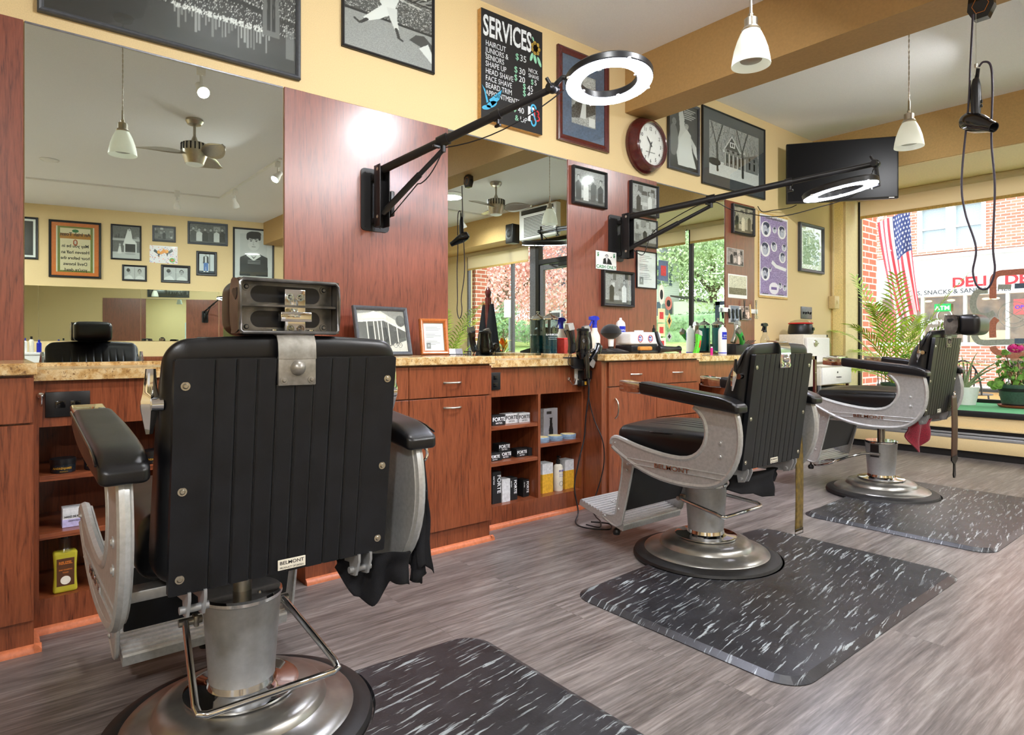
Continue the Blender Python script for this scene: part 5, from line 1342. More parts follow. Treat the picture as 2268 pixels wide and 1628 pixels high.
def a_port():
    c = Cv(140, 190, 0.85); c.rect(0.14, 0.08, 0.86, 0.92, 0.80); c.noise(0.02, 1)
    c.poly([(0.12, 0.10), (0.13, 0.47), (0.36, 0.54), (0.64, 0.54), (0.86, 0.46), (0.87, 0.10)], 0.13)
    c.poly([(0.36, 0.54), (0.40, 0.66), (0.60, 0.66), (0.64, 0.54), (0.50, 0.46)], 0.80); c.poly([(.30, .5), (.37, .54), (.50, .44), (.5, .40)], .9); c.poly([(.70, .5), (.63, .54), (.50, .44), (.5, .40)], .9)
    c.ell(0.50, 0.76, 0.165, 0.165, 0.86); c.ell(0.335, 0.76, 0.03, 0.035, 0.8); c.ell(0.665, 0.76, 0.03, 0.035, 0.8)
    c.ell(0.50, 0.90, 0.19, 0.075, 0.10); c.ell(0.345, 0.86, 0.04, 0.06, 0.1); c.ell(0.655, 0.86, 0.04, 0.06, 0.1); c.ell(0.42, 0.925, 0.12, 0.05, 0.12)
    for x in (0.43, 0.57): c.ell(x, 0.785, 0.03, 0.009, 0.15); c.line(x-.045, .81, x+.045, .815, .008, .15)
    c.line(0.50, 0.78, 0.515, 0.72, 0.004, 0.6); c.line(0.485, 0.715, 0.52, 0.715, 0.004, 0.4); c.line(0.455, 0.675, 0.545, 0.675, 0.006, 0.35)
    for i in range(3): c.rect(0.32, 0.40-0.03*i, 0.66, 0.41-0.03*i, 0.6)
    return c
def a_shop():
    c = Cv(150, 110, 0.55, ); c.noise(0.06, 1); c.poly([(0, .9), (.5, .98), (1, .62), (1, .5), (.5, .78), (0, .74)], 0.82); c.poly([(0, .3), (0, .72), (.5, .76), (.98, .50), (.98, .28), (.55, .12)], 0.32)
    c.line(0, .72, .55, .77, .012, .9); c.line(.55, .77, 1, .5, .012, .9); c.poly([(.1, .85), (.35, .98), (.6, .88), (.6, .82), (.1, .8)], .9)
    for x in (.18, .32, .40, .48, .62, .80): c.rect(x, .16, x+.02, .74-.3*max(0, x-.5), .88)
    c.poly([(.22, .3), (.22, .62), (.31, .62), (.31, .3)], .15); c.poly([(.5, .25), (.5, .6), (.6, .58), (.6, .25)], .18); c.poly([(0, 0), (0, .3), (.55, .1), (1, .28), (1, 0)], .80)
    for x in (.74, .84):
        for rr, v in ((.045, .2), (.036, .8)): c.ell(x, .16, rr, rr*150/110, v)
    c.line(.74, .16, .80, .24, .006, .2); c.line(.80, .24, .84, .16, .006, .2); c.ell(.9, .75, .1, .14, .35); c.noise(.1, 1)
    c.a = c.a*np.array([1.0, .97, .92]); return c
def a_doc(w=80, h=100, seed=1, photo=True):
    c = Cv(w, h, 0.88); r = np.random.RandomState(seed)
    for i in range(14):
        if i in (4, 9): continue
        c.rect(.12, .88-.05*i, .5+.38*r.rand(), .90-.05*i, .62)
    if photo: c.rect(.12, .08, .34, .30, .5); c.head(.23, .2, .06, .7, .2, 0)
    return c
def a_uncle():
    c = Cv(80, 80, (238, 240, 236)); c.poly([(.33, .30), (.36, .58), (.46, .64), (.60, .64), (.70, .55), (.78, .30)], 0.1); c.head(.52, .72, .085, .85, .2); c.poly([(.47, .62), (.52, .32), (.57, .62)], .9); c.noise(.03, 1); return c
def a_chart():
    c = Cv(120, 300, (150, 134, 178)); c.noise(0.22, 2); c.rect(0, 0, .03, 1, .92); c.rect(.97, 0, 1, 1, .92); c.rect(0, .975, 1, 1, .92); c.rect(0, 0, 1, .02, .92)
    for k in range(40): x = c.rng.rand(); y = c.rng.rand()*.9; c.line(x, y, x+.1*(c.rng.rand()-.5), y+.05, .006, (150, 130, 180))
    for (x, y, r, a) in ((.22, .82, .17, 0), (.78, .82, .15, 1), (.20, .57, .16, 2), (.80, .50, .12, 3), (.20, .27, .15, 4), (.50, .62, .11, 5), (.86, .63, .08, 6), (.52, .83, .07, 7), (.72, .14, .07, 8), (.88, .12, .07, 9), (.36, .33, .05, 10)):
        c.ell(x, y, r, r*.56, (236, 236, 240)); c.ell(x, y+r*.03, r*.62, r*.44, (160, 168, 190)); c.ell(x-r*.08*(a % 3-1), y+r*.30, r*.64, r*.22, (54, 60, 84)); c.ell(x+r*.16*(1 if a % 2 else -1), y-.01, r*.45, r*.36, (186, 190, 206))
        if a in (0, 4): c.ell(x, y-r*.28, r*.32, r*.14, (70, 76, 96))
        c.ell(x-r*.2, y+r*.06, r*.09, r*.03, (40, 40, 60)); c.ell(x+r*.2, y+r*.06, r*.09, r*.03, (40, 40, 60))
    c.poly([(.40, .41), (.55, .36), (.92, .33), (.95, .37), (.60, .40), (.45, .45)], (230, 232, 236))
    c.ell(.50, .10, .17, .075, (232, 230, 240)); c.rect(.40, .085, .60, .115, (120, 100, 160))
    c.rect(.1, .02, .3, .03, .25); c.rect(.65, .02, .85, .03, .25); c.rect(.2, .955, .8, .962, .4); return c
def a_green():
    c = Cv(80, 110, (120, 140, 124)); c.noise(.2, 3); c.noise(.15, 1); c.rect(0, .8, 1, 1, (150, 160, 158)); c.poly([(.3, .62), (.36, .9), (.44, .72), (.44, .55)], (226, 228, 220)); c.ell(.55, .55, .3, .12, (80, 110, 84), al=.6); c.rect(.5, .2, 1, .32, (110, 124, 150), .8); c.ell(.55, .18, .16, .06, (225, 228, 230)); c.noise(.12, 1); return c
def a_birds():
    c = Cv(130, 90, (236, 238, 240)); r = c.rng
    for i in range(90): c.ell(r.rand(), r.rand(), .012+.01*r.rand(), .02, [(220, 90, 90), (90, 110, 190), (230, 150, 70), (130, 90, 160), (240, 160, 170)][i % 5])
    for x, y, s in ((.36, .66, 1), (.66, .60, -1)):
        c.poly([(x, y), (x-.16*s, y+.20), (x-.20*s, y+.06), (x-.05*s, y-.1)], (50, 60, 54)); c.poly([(x, y), (x+.16*s, y+.20), (x+.20*s, y+.02), (x+.05*s, y-.12)], (226, 150, 50)); c.poly([(x-.04, y-.05), (x+.02, y-.28), (x+.06, y-.05)], (60, 70, 64)); c.ell(x+.02, y+.03, .05, .10, (240, 170, 60))
    c.ell(.20, .2, .10, .13, (90, 170, 60)); c.ell(.20, .2, .05, .06, (220, 110, 50)); return c
def a_jean():
    c = Cv(70, 100, (214, 218, 222)); c.rect(.0, 0, 1, .12, (40, 60, 80)); c.rect(.28, .1, .33, 1, (40, 40, 46)); c.poly([(.36, .5), (.38, .86), (.52, .92), (.72, .86), (.74, .5)], (40, 44, 42)); c.rect(.50, .52, .62, .88, (230, 230, 232)); c.poly([(.40, .1), (.40, .54), (.70, .54), (.70, .1), (.58, .1), (.56, .4), (.52, .1)], (70, 120, 190)); c.head(.56, .96, .06, .75, .2, 0); c.rect(.38, .06, .52, .11, .95); c.rect(.58, .06, .72, .11, .95); return c
def a_woman():
    c = Cv(110, 140, 0.45); c.noise(.1, 2); c.rect(0, 0, 1, .2, .8); c.rect(.0, .55, 1, .62, .75)
    for i in range(20): c.rect(i/20, .62, i/20+.03, .66+.1*c.rng.rand(), .2+.7*c.rng.rand())
    c.poly([(.22, .40), (.30, .75), (.34, .92), (.44, .92), (.50, .75), (.62, .42), (.5, .36)], .93); c.head(.38, .90, .055, .7, .1, 0); c.ell(.35, .50, .2, .1, .93)
    c.rect(.16, .22, .54, .46, .2); c.line(.14, .2, .14, .5, .02, .9); c.line(.56, .2, .56, .5, .02, .9); c.ell(.35, .15, .2, .03, .7)
    c.poly([(.66, .15), (.70, .38), (.76, .38), (.82, .15)], .9); c.head(.73, .42, .045, .75, .6, 0); return c

m_, W_, H_ = lw(0.141, 1.197, 2.318, 3.06); framed('wide framed night photo of a suspension bridge over the first mirror', 'picture', m_, W_, H_, a_bridge(), 0.022, 0.03, 'greyframe')
m_, W_, H_ = lw(1.419, 1.988, 2.561, 3.08); framed('framed black and white photo of a baseball batter swinging', 'picture', m_, W_, H_, a_batter(), 0.016, 0.02, 'blackframe')
m_, W_, H_ = lw(2.965, 3.474, 2.385, 3.03); framed('mahogany framed picture on a slate mount, partly behind the nearer ring light', 'picture', m_, W_, H_, a_night(), 0.045, 0.025, 'mahog', (0.09, 0.10), M['decalblue'])
m_, W_, H_ = lw(4.176, 4.596, 2.405, 2.98); framed('black framed photo of shouting baseball players just under the beam', 'picture', m_, W_, H_, a_shout(), 0.022, 0.025, 'greyframe')
m_, W_, H_ = lw(4.641, 5.650, 2.357, 3.02); framed('large black framed photo of a gabled house with bare trees', 'picture', m_, W_, H_, a_house(), 0.014, 0.02, 'blackframe', 0.09, M['greyframe'])
m_, W_, H_ = lw(3.093, 3.435, 1.97, 2.232, 0.014); framed('small deep framed photo at the top left of the second wall panel', 'picture', m_, W_, H_, a_scene(5, 110, 84, .6, 4), 0.016, 0.03, 'blackframe')
m_, W_, H_ = lw(3.70, 4.025, 1.977, 2.226, 0.014); framed('small deep framed photo of a barber at work, top right of the second wall panel', 'picture', m_, W_, H_, a_scene(8, 100, 80, .66, 2), 0.015, 0.03, 'blackframe')
m_, W_, H_ = lw(3.73, 4.022, 1.742, 1.957, 0.014); framed('small framed snowy street photo behind the farther lamp arm', 'picture', m_, W_, H_, a_scene(12, 90, 66, .7, 1), 0.01, 0.018, 'blackframe')
m_, W_, H_ = lw(3.776, 4.014, 1.426, 1.71, 0.014); framed('framed white barber licence certificate on the second wall panel', 'certificate', m_, W_, H_, a_doc(), 0.008, 0.016, 'blackframe')
m_, W_, H_ = lw(3.392, 3.729, 1.273, 1.535, 0.014); framed('deep black framed photo of two standing men below the cash sign', 'picture', m_, W_, H_, a_scene(21, 100, 80, .62, 2), 0.02, 0.035, 'blackframe')
m_, W_, H_ = lw(5.072, 5.430, 1.985, 2.245, 0.014); framed('small deep framed photo on the narrow farthest wall panel', 'picture', m_, W_, H_, a_scene(33, 100, 76, .7, 3, (255, 240, 215)), 0.018, 0.03, 'blackframe')
m_, W_, H_ = lw(6.306, 6.825, 1.736, 2.233); framed('grey framed green toned photo by the window corner', 'picture', m_, W_, H_, a_green(), 0.032, 0.035, 'greyframe', 0.05)
# leaning frames on the counter
lean = Matrix.Rotation(math.radians(-10), 4, 'X')
def lean_m(x, y, z, H, rz): return Matrix.Translation((x, y, z)) @ Matrix.Rotation(rz, 4, 'Z') @ wall_m((0, 0, 0), (0, 1, 0)) @ Matrix.Rotation(math.radians(-12), 4, 'X') @ T(0, H/2, 0)
framed('charcoal framed photo of a storefront with a parked bicycle, leaning on the counter', 'picture', lean_m(-2.99, 1.59, 0.939, 0.26, 0.12), 0.335, 0.262, a_shop(), 0.02, 0.022, 'greyframe')
framed('small orange wood framed licence leaning on the counter by the second mirror', 'certificate', lean_m(-2.97, 1.88, 0.939, 0.2, -0.25), 0.158, 0.20, a_doc(60, 76, 4), 0.022, 0.03, 'orangewood')
# slanted wall pictures (seen in the first mirror)
def ow(y0, y1, z0, z1): 
    return OW((y0+y1)/2, (z0+z1)/2, 0.0), (y1-y0)/math.cos(math.atan(-OK)), z1-z0
def a_clockposter():
    c = Cv(60, 120, 0.2); c.rect(.1, .05, .9, .95, .25); c.noise(.05, 2); return c
m_, W_, H_ = ow(-0.2, 0.55, 2.27, 2.90); framed('dark framed poster at the left edge of the first mirror reflection', 'picture', m_, W_, H_, a_clockposter(), 0.03, 0.02, 'blackframe', 0.03)
irish = Cv(170, 220, (222, 208, 170)); irish.rect(0, 0, 1, 1, (214, 118, 50)); irish.noise(.04, 3); irish.rect(.10, .07, .90, .93, (214, 214, 190)); irish.rect(.13, .07, .87, .93, (120, 130, 60)); irish.rect(.18, .10, .82, .90, (222, 208, 172)); irish.rect(.17, .70, .83, .80, (182, 122, 40)); irish.ell(.5, .85, .07, .03, (50, 120, 70)); irish.ell(.5, .63, .05, .06, (180, 90, 50)); irish.ell(.50, .635, .025, .035, (200, 190, 170))
m_, W_, H_ = ow(0.678, 1.336, 2.018, 2.889); it = framed('black framed cloth print with an orange border and an Irish toast', 'picture', m_, W_, H_, irish, 0.032, 0.03, 'blackframe')
lettering('lettering', [('An Irish Toast', 0, .165*1.25, .075, 'CENTER', .9, .0012), ('May you be in', 0, .03, .068, 'CENTER', .9, .001), ('Heaven half an', 0, -.065, .068, 'CENTER', .9, .001), ('hour before the', 0, -.155, .068, 'CENTER', .85, .001), ('Devil knows', 0, -.245, .068, 'CENTER', .9, .001), ("you're dead.", 0, -.335, .068, 'CENTER', .9, .001)], M['ink'], it, T(0, 0, 0.0125), 0.0003)
m_, W_, H_ = ow(1.459, 1.87, 2.335, 2.893); framed('framed photo of a woman on a barber chair with a toddler, in the mirror', 'picture', m_, W_, H_, a_woman(), 0.024, 0.02)
m_, W_, H_ = ow(2.019, 2.349, 2.663, 2.922); framed('small framed interior photo above the bird picture, in the mirror', 'picture', m_, W_, H_, a_scene(41, 90, 70, .45, 1), 0.03, 0.02, 'greyframe')
m_, W_, H_ = ow(2.518, 3.117, 2.66, 3.035); framed('wide grey framed photo of a crowd at the top right of the mirror reflection', 'picture', m_, W_, H_, a_scene(44, 130, 90, .4, 6), 0.035, 0.02, 'greyframe')
m_, W_, H_ = ow(1.982, 2.375, 2.315, 2.598); o = a_birds().mesh('bird_print', W_, H_, None, m_ @ T(0, 0, 0.004)); o.location = o.location; tag(o, 'unframed colourful print of birds and flowers, in the mirror', 'picture')
m_, W_, H_ = ow(1.609, 1.945, 2.005, 2.261); framed('small framed pair of mugshots, the left of two, in the mirror', 'picture', m_, W_, H_, a_mug(), 0.028, 0.02)
m_, W_, H_ = ow(2.139, 2.558, 2.004, 2.293); framed('framed pair of mugshots below the bird print, the right of two', 'picture', m_, W_, H_, a_mug(), 0.04, 0.02)
m_, W_, H_ = ow(2.644, 2.953, 2.144, 2.55); framed('framed colour photo of a figure in blue jeans, in the mirror', 'picture', m_, W_, H_, a_jean(), 0.045, 0.02)
m_, W_, H_ = ow(3.194, 3.846, 2.056, 2.998); framed('large framed portrait of a dark haired young man, in the mirror', 'picture', m_, W_, H_, a_port(), 0.03, 0.02, 'blackframe')

# ================================================================ SERVICES BOARD
t = thing('services_board', 'black SERVICES price board with a painted rose and swallow', 'sign', (0, 0, 0)); t.matrix_world = LW(2.5555, 2.71)
b = MB(); b.box(-0.2495, 0.2495, -0.337, 0.337, 0.0, 0.034); b.build('wooden_edge', mat('pine_edge', (206, 160, 96), 0.5), t, smooth=False)
b = MB(); b.box(-0.2495, 0.2495, -0.337, 0.337, 0.0345, 0.0365); b.build('board', M['ink'], t, smooth=False)
BZ = T(0, 0, 0.0367)
lettering('title', [('SERVICES', -0.237, 0.180, 0.175, 'LEFT', 0.55, 0.004)], M['chalkwhite'], t, BZ, 0.0004)
rows = [('HAIRCUT', .118), ('JUNIORS &', .076), ('SENIORS', .034), ('SHAPE UP', -.008), ('HEAD SHAVE', -.052), ('FACE SHAVE', -.096), ('BEARD TRIM', -.140), ('APPOINTMENTS', -.186)]
lettering('price_list', [(a, -0.218, y, 0.047, 'LEFT', 0.80, 0.0) for a, y in rows], M['chalkwhite'], t, BZ, 0.0004)
lettering('neck_shave_text', [('NECK', .128, .048, .036, 'LEFT', .85), ('SHAVE', .128, .014, .036, 'LEFT', .85)], M['chalkwhite'], t, BZ, 0.0004)
for _p in [('35', .055, .098, .058), ('30', .047, .014, .056), ('20', .047, -.036, .054), ('45', .118, -.075, .052), ('40', .118, -.118, .052), ('40', .04, -.235, .052), ('5', .178, -.026, .046), ('UP', .058, -.29, .05)]: lettering('price', [_p], M['chalkwhite'], t, BZ, 0.0004)
lettering('dollar_signs', [('$', .018, .098, .058), ('$', .008, .014, .056), ('$', .008, -.036, .054), ('$', .080, -.075, .052), ('$', .080, -.118, .052), ('$', .0, -.235, .052), ('$', .148, -.026, .046), ('&', .015, -.29, .05)], M['chalkgreen'], t, BZ, 0.0004)
def flat(name, shapes, m, parent, mtx, z=0.0008):
    b = MB()
    for s in shapes:
        A = [b.b.verts.new((x, y, 0)) for x, y in s]; B = [b.b.verts.new((x, y, z)) for x, y in s]; f = b.b.faces.new(B); n = len(s)
        for i in range(n): b.b.faces.new((A[i], A[(i+1) % n], B[(i+1) % n], B[i]))
        bmesh.ops.triangulate(b.b, faces=[f])
    o = b.build(name, M[m] if isinstance(m, str) else m, parent, smooth=False); o.matrix_local = mtx; return o
def petal(cx, cy, r1, r2, a, n=12):
    return [(cx+r1*math.cos(k*2*PI/n)*math.cos(a)-r2*math.sin(k*2*PI/n)*math.sin(a), cy+r1*math.cos(k*2*PI/n)*math.sin(a)+r2*math.sin(k*2*PI/n)*math.cos(a)) for k in range(n)]
flat('rose', [petal(0.19+0.022*math.cos(a), 0.215+0.026*math.sin(a), 0.022, 0.015, a) for a in np.linspace(0, 2*PI, 8)[:-1]]+[petal(0.19, 0.215, 0.02, 0.022, 0)], 'chalkgold', t, BZ @ T(0, 0, 0))
b = MB()
for rr in (0.012, 0.022, 0.034, 0.044):
    b.tube([(0.19+rr*math.cos(a)*0.9, 0.215+rr*math.sin(a), 0.0012) for a in np.linspace(rr*40, rr*40+4.6, 16)], 0.0011, 5)
b.build('rose_lines', M['ink'], t).matrix_local = BZ
flat('rose_leaves', [petal(0.155, 0.150, 0.030, 0.011, -1.9), petal(0.185, 0.145, 0.03, 0.012, -1.3), petal(0.222, 0.135, 0.034, 0.012, -1.1), petal(0.168, 0.27, 0.016, 0.006, 2.0)], 'chalkgreen', t, BZ)
flat('swallow', [petal(-0.17, -0.235, 0.045, 0.018, 0.5), [(-0.245, -0.13), (-0.22, -0.155), (-0.195, -0.225), (-0.21, -0.235), (-0.225, -0.17)], petal(-0.21, -0.262, 0.036, 0.014, 0.3), [(-0.19, -0.21), (-0.09, -0.125), (-0.11, -0.19), (-0.165, -0.245)]], 'chalkblue', t, BZ)
flat('swallow_breast', [petal(-0.11, -0.275, 0.032, 0.013, 0.15)], 'chalkgold', t, BZ @ T(0, 0, 0.0003))
# interlocked F C B monogram
def arcband(cx, cy, rx, ry, w, a0, a1, n=18):
    o = [(cx+(rx)*math.cos(a), cy+(ry)*math.sin(a)) for a in np.linspace(a0, a1, n)]; i = [(cx+(rx-w)*math.cos(a), cy+(ry-w)*math.sin(a)) for a in np.linspace(a1, a0, n)]; return o+i
flat('monogram_f', [[(.125, -.27), (.125, -.175), (.178, -.175), (.178, -.192), (.146, -.192), (.146, -.212), (.168, -.212), (.168, -.228), (.146, -.228), (.146, -.27)]], 'chalkwhite', t, BZ)
flat('monogram_c', [arcband(.172, -.182, .026, .03, .012, 0, PI*1.0), arcband(.172, -.262, .026, .036, .012, -PI, 0), [(.146, -.182), (.158, -.182), (.198, -.262), (.186, -.262)]], 'chalkblue', t, BZ @ T(0, 0, .0004))
flat('monogram_b', [arcband(.198, -.205, .024, .02, .010, -PI/2, PI/2), arcband(.198, -.238, .030, .022, .010, -PI/2, PI/2), [(.176, -.257), (.186, -.257), (.186, -.185), (.176, -.185)]], 'chalkred', t, BZ @ T(0, 0, .0002))

# ================================================================ OTHER WALL THINGS
t = thing('cash_only_sign', 'small white CASH ONLY sign with green dollar signs', 'sign'); t.matrix_world = LW(3.44, 1.603, 0.0165)
o = a_uncle().mesh('printed_card', 0.215, 0.13, t, T(0, 0, 0.005), M['matteprint'])
b = MB(); b.box(-0.1075, 0.1075, -0.065, 0.065, 0, 0.0045); b.build('card', M['white'], t, smooth=False)
lettering('lettering', [('$', -.098, .028, .038, 'LEFT', 1, .001), ('$', .072, .028, .038, 'LEFT', 1, .001), ('CASH ONLY', 0, -.058, .033, 'CENTER', 1.15, .0006)], M['inkgreen'], t, T(0, 0, 0.0056), 0.0003)
t = thing('haircut_chart', 'lilac haircut styles poster stuck on the yellow wall below the house photo', 'poster'); t.matrix_world = LW(5.815, 1.84)
b = MB(); b.box(-0.27, 0.27, -0.402, 0.402, 0, 0.012, bev=0.002, seg=1); b.build('backing', M['yellowcase'], t)
a_chart().mesh('print', 0.525, 0.765, t, T(0.0, 0, 0.0128), M['matteprint'])
lettering('lettering', [('OFFICIAL HAIR STYLES', 0.005, 0.352, 0.03, 'CENTER', 1)], M['ink'], t, T(0, 0, 0.0134), 0.0002)
t = thing('switch_plate', 'grey four-gang light switch plate above the wax warmer', 'light switch'); t.matrix_world = LW(6.478, 1.32)
b = MB(); b.box(-0.115, 0.115, -0.062, 0.062, 0, 0.008, bev=0.003); b.build('plate', M['greymetal'], t)
for i in range(4):
    b = MB(); b.box(-0.004, 0.004, -0.012, 0.012, 0, 0.014, bev=0.001, mtx=Matrix.Rotation(0.5 if i != 2 else -0.5, 4, 'X')); o = b.build('toggle', M['black'], t); o.location = (-0.075+0.05*i, 0, 0.006)
t = thing('conduit', 'cream electrical conduit running down the wall by the window to a box', 'conduit', (WX, 7.03, 1.4))
b = MB(); b.cyl((0.022, 0, 0.10), (0.022, 0, 1.27), 0.014, seg=14); b.build('pipe', M['ivory'], t)
b = MB(); b.box(0.001, 0.07, -0.055, 0.055, -0.02, 0.115, bev=0.006); b.build('junction_box', M['ivory'], t)
b = MB(); b.box(0.07, 0.075, -0.01, 0.01, 0.03, 0.07, bev=0.001); b.build('toggle', M['ivory'], t)
# snapshots on the far panel
pics = [('unframed snapshot of friends at the top of the farthest panel', 5.0, 5.27, 1.70, 1.85, 60), ('sepia landscape print with a white border on the farthest panel', 5.02, 5.33, 1.41, 1.62, 61), ('canvas photo of a group on the farthest panel, left', 5.03, 5.17, 1.19, 1.34, 62), ('canvas photo of a wedding arch on the farthest panel, right', 5.19, 5.37, 1.22, 1.34, 63)]
for i, (lb, y0, y1, z0, z1, sd) in enumerate(pics):
    t = thing('snapshot', lb, 'photo'); t.matrix_world = LW((y0+y1)/2, (z0+z1)/2, 0.0145)
    b = MB(); b.box(-(y1-y0)/2, (y1-y0)/2, -(z1-z0)/2, (z1-z0)/2, 0, (0.003, 0.003, 0.02, 0.02)[i]); b.build('card', M['white'], t, smooth=False)
    c = a_scene(sd, 60, 50, .6, 2, ((255, 240, 230), (230, 224, 190), (200, 215, 230), (255, 225, 205))[i])
    if i == 1: c = Cv(60, 50, (206, 206, 180)); c.rect(0, 0, 1, .35, (120, 116, 90)); c.noise(.15, 2); c.noise(.1, 1)
    c.mesh('print', (y1-y0)*(.92 if i == 1 else .97), (z1-z0)*(.8 if i == 1 else .97), t, T(0, 0.01 if i == 1 else 0, (0.0036, 0.0036, 0.0206, 0.0206)[i]), M['matteprint'])
# magnetic tool bar
t = thing('tool_rack', 'white magnetic bar holding scissors and razors at the far panel', 'rack', (-3.136, 5.15, 1.30))
b = MB(); b.box(0, 0.018, -0.22, 0.34, -0.02, 0.02, bev=0.003); b.build('bar', M['white'], t)
tools = [('razor', 'folding razor hanging on the magnetic bar, yellow handle', 'yellowcase', 0.20, 0.10), ('scissors', 'steel scissors hanging at the right end of the magnetic bar', 'chrome', 0.30, 0.13), ('scissors', 'black handled thinning scissors near the middle of the magnetic bar', 'black', 0.10, 0.12), ('hair_clip', 'black hair clip hanging leftmost on the magnetic bar', 'black', -0.15, 0.07), ('hair_clip', 'black hair clip next to the leftmost one on the magnetic bar', 'black', -0.09, 0.07), ('hair_clip', 'black hair clip third along the magnetic bar', 'black', -0.03, 0.07), ('hair_clip', 'black hair clip fourth along the magnetic bar', 'black', 0.03, 0.08)]
for nm, lb, mm, dy, L in tools:
    b = MB()
    if nm == 'scissors':
        b.tube([(0, -0.012, L*0.8), (0, 0.008, -L*0.3)], 0.003, 6); b.tube([(0, 0.012, L*0.8), (0, -0.008, -L*0.3)], 0.003, 6); b.torus((0, 0.014, -L*0.42), 0.012, 0.0025, 'X', 16, 6); b.torus((0, -0.014, -L*0.42), 0.012, 0.0025, 'X', 16, 6)
    elif nm == 'razor': b.box(-0.003, 0.003, -0.008, 0.008, -0.06, 0.06, bev=0.002, mtx=Matrix.Rotation(0.12, 4, 'X'))
    else: b.prism([(-0.006, 0.01), (0.010, 0.0), (0.016, -L), (0.004, -L-0.006), (-0.008, -0.03)], lambda u, v, w: Vector((w, u, v)), -0.004, 0.006)
    tag(b.build(nm, M[mm], loc=(-3.136+0.024, 5.15+dy, 1.30)), lb, nm.replace('_', ' '))
# stickers on the third mirror
stick = [('slate blue card sticker at the top left of the third mirror', 4.06, 4.18, 1.50, 1.66, 'decalblue', 'rect'), ('oval beer-label sticker on the third mirror edge', 4.06, 4.13, 1.31, 1.47, 'offwhite', 'oval'), ('reddish oval sticker on the third mirror edge', 4.14, 4.23, 1.27, 1.38, 'decalred', 'oval'), ('cream square sticker on the third mirror edge', 4.05, 4.14, 1.17, 1.28, 'cream', 'rect'), ('diamond sticker on the third mirror edge', 4.16, 4.23, 1.12, 1.25, 'yellowcase', 'diamond'), ('tan sticker low on the third mirror edge', 4.05, 4.14, 1.06, 1.16, 'cream', 'rect'), ('grey skull-like sticker on the third mirror edge', 4.16, 4.23, 1.02, 1.10, 'frost', 'diamond'), ('pale paper sticker at the bottom of the third mirror', 4.05, 4.15, 0.95, 1.05, 'offwhite', 'rect')]
for lb, y0, y1, z0, z1, mm, sh in stick:
    w, h = (y1-y0)/2, (z1-z0)/2
    s = {'rect': [(-w, -h), (w, -h), (w, h), (-w, h)], 'oval': petal(0, 0, w, h, 0, 24), 'diamond': [(0, -h), (w, 0), (0, h), (-w, 0)]}[sh]
    t = thing('sticker', lb, 'sticker'); t.matrix_world = LW((y0+y1)/2, (z0+z1)/2, 0.0072)
    flat('backing', [[(x, y) for x, y in s]], mm, t, T(), 0.0006)
    flat('printed_mark', [[(x*.55, y*.5) for x, y in s]], 'inkred' if sh == 'rect' else 'ink', t, T(0, 0, .0006), 0.0003)

# ================================================================ THINGS ON THE COUNTERS
ZC, ZR = 0.9385, 0.9125          # cabinet tops and recessed tops
def jar(label, x, y, z, liquid, level, txt=True):
    t = thing('disinfectant_jar', label, 'jar', (x, y, z))
    b = MB(); b.lathe([(0.0, 0.0), (0.058, 0.0), (0.060, 0.012), (0.053, 0.022), (0.050, 0.03), (0.050, 0.245), (0.052, 0.25), (0.048, 0.25), (0.047, 0.03), (0.0, 0.026)], seg=40); b.build('glass_body', M['jarglass'], t)
    b = MB(); b.lathe([(0.0, 0.028), (0.0462, 0.029), (0.0462, level), (0.0, level)], seg=40); b.build('liquid', M[liquid], t)
    b = MB(); b.lathe([(0.054, 0.248), (0.056, 0.254), (0.050, 0.262), (0.026, 0.278), (0.012, 0.284), (0.006, 0.290), (0.005, 0.298), (0.011, 0.302), (0.011, 0.306), (0.0, 0.306)], seg=36); b.build('lid', M['chrome'], t)
    b = MB(); b.cyl((0, 0, 0.034), (0, 0, 0.28), 0.003, seg=8); b.lathe([(0.0, 0.055), (0.042, 0.055), (0.042, 0.075), (0.0, 0.075)], seg=24)
    b.build('basket', M['steel'], t)
    b = MB(); b.box(-0.012, -0.008, -0.012, 0.012, 0.08, 0.245, bev=0.002); b.build('comb', M['black'], t)
    if txt:
        def bend(y): return y
        o = lettering('lettering', [('BARBICIDE', 0, 0.018, 0.016, 'CENTER', 1.1, 0.0004), ('DISINFECTANT', 0, 0.004, 0.0075, 'CENTER', 1.2), ('SALONS & SPAS', 0, -0.008, 0.0075, 'CENTER', 1.1)], M['inkwhite'], t, wall_m((0, 0, 0.125), (0, 1, 0)), 0.0001)
        for v in o.data.vertices: v.co.z = math.sqrt(max(0.0, 0.0507**2-v.co.x**2))
        o.matrix_local = T(0, 0, 0.125) @ Matrix.Rotation(-0.35, 4, 'Z') @ wall_m((0, 0, 0), (0, 1, 0))
    return t
jar('glass disinfectant jar with dark teal liquid below the second mirror', -3.082, 2.846, ZR, 'deepblue', 0.145)
jar('glass disinfectant jar with bright turquoise liquid below the third mirror', -3.075, 4.775, ZR, 'bluegreen', 0.225, False)

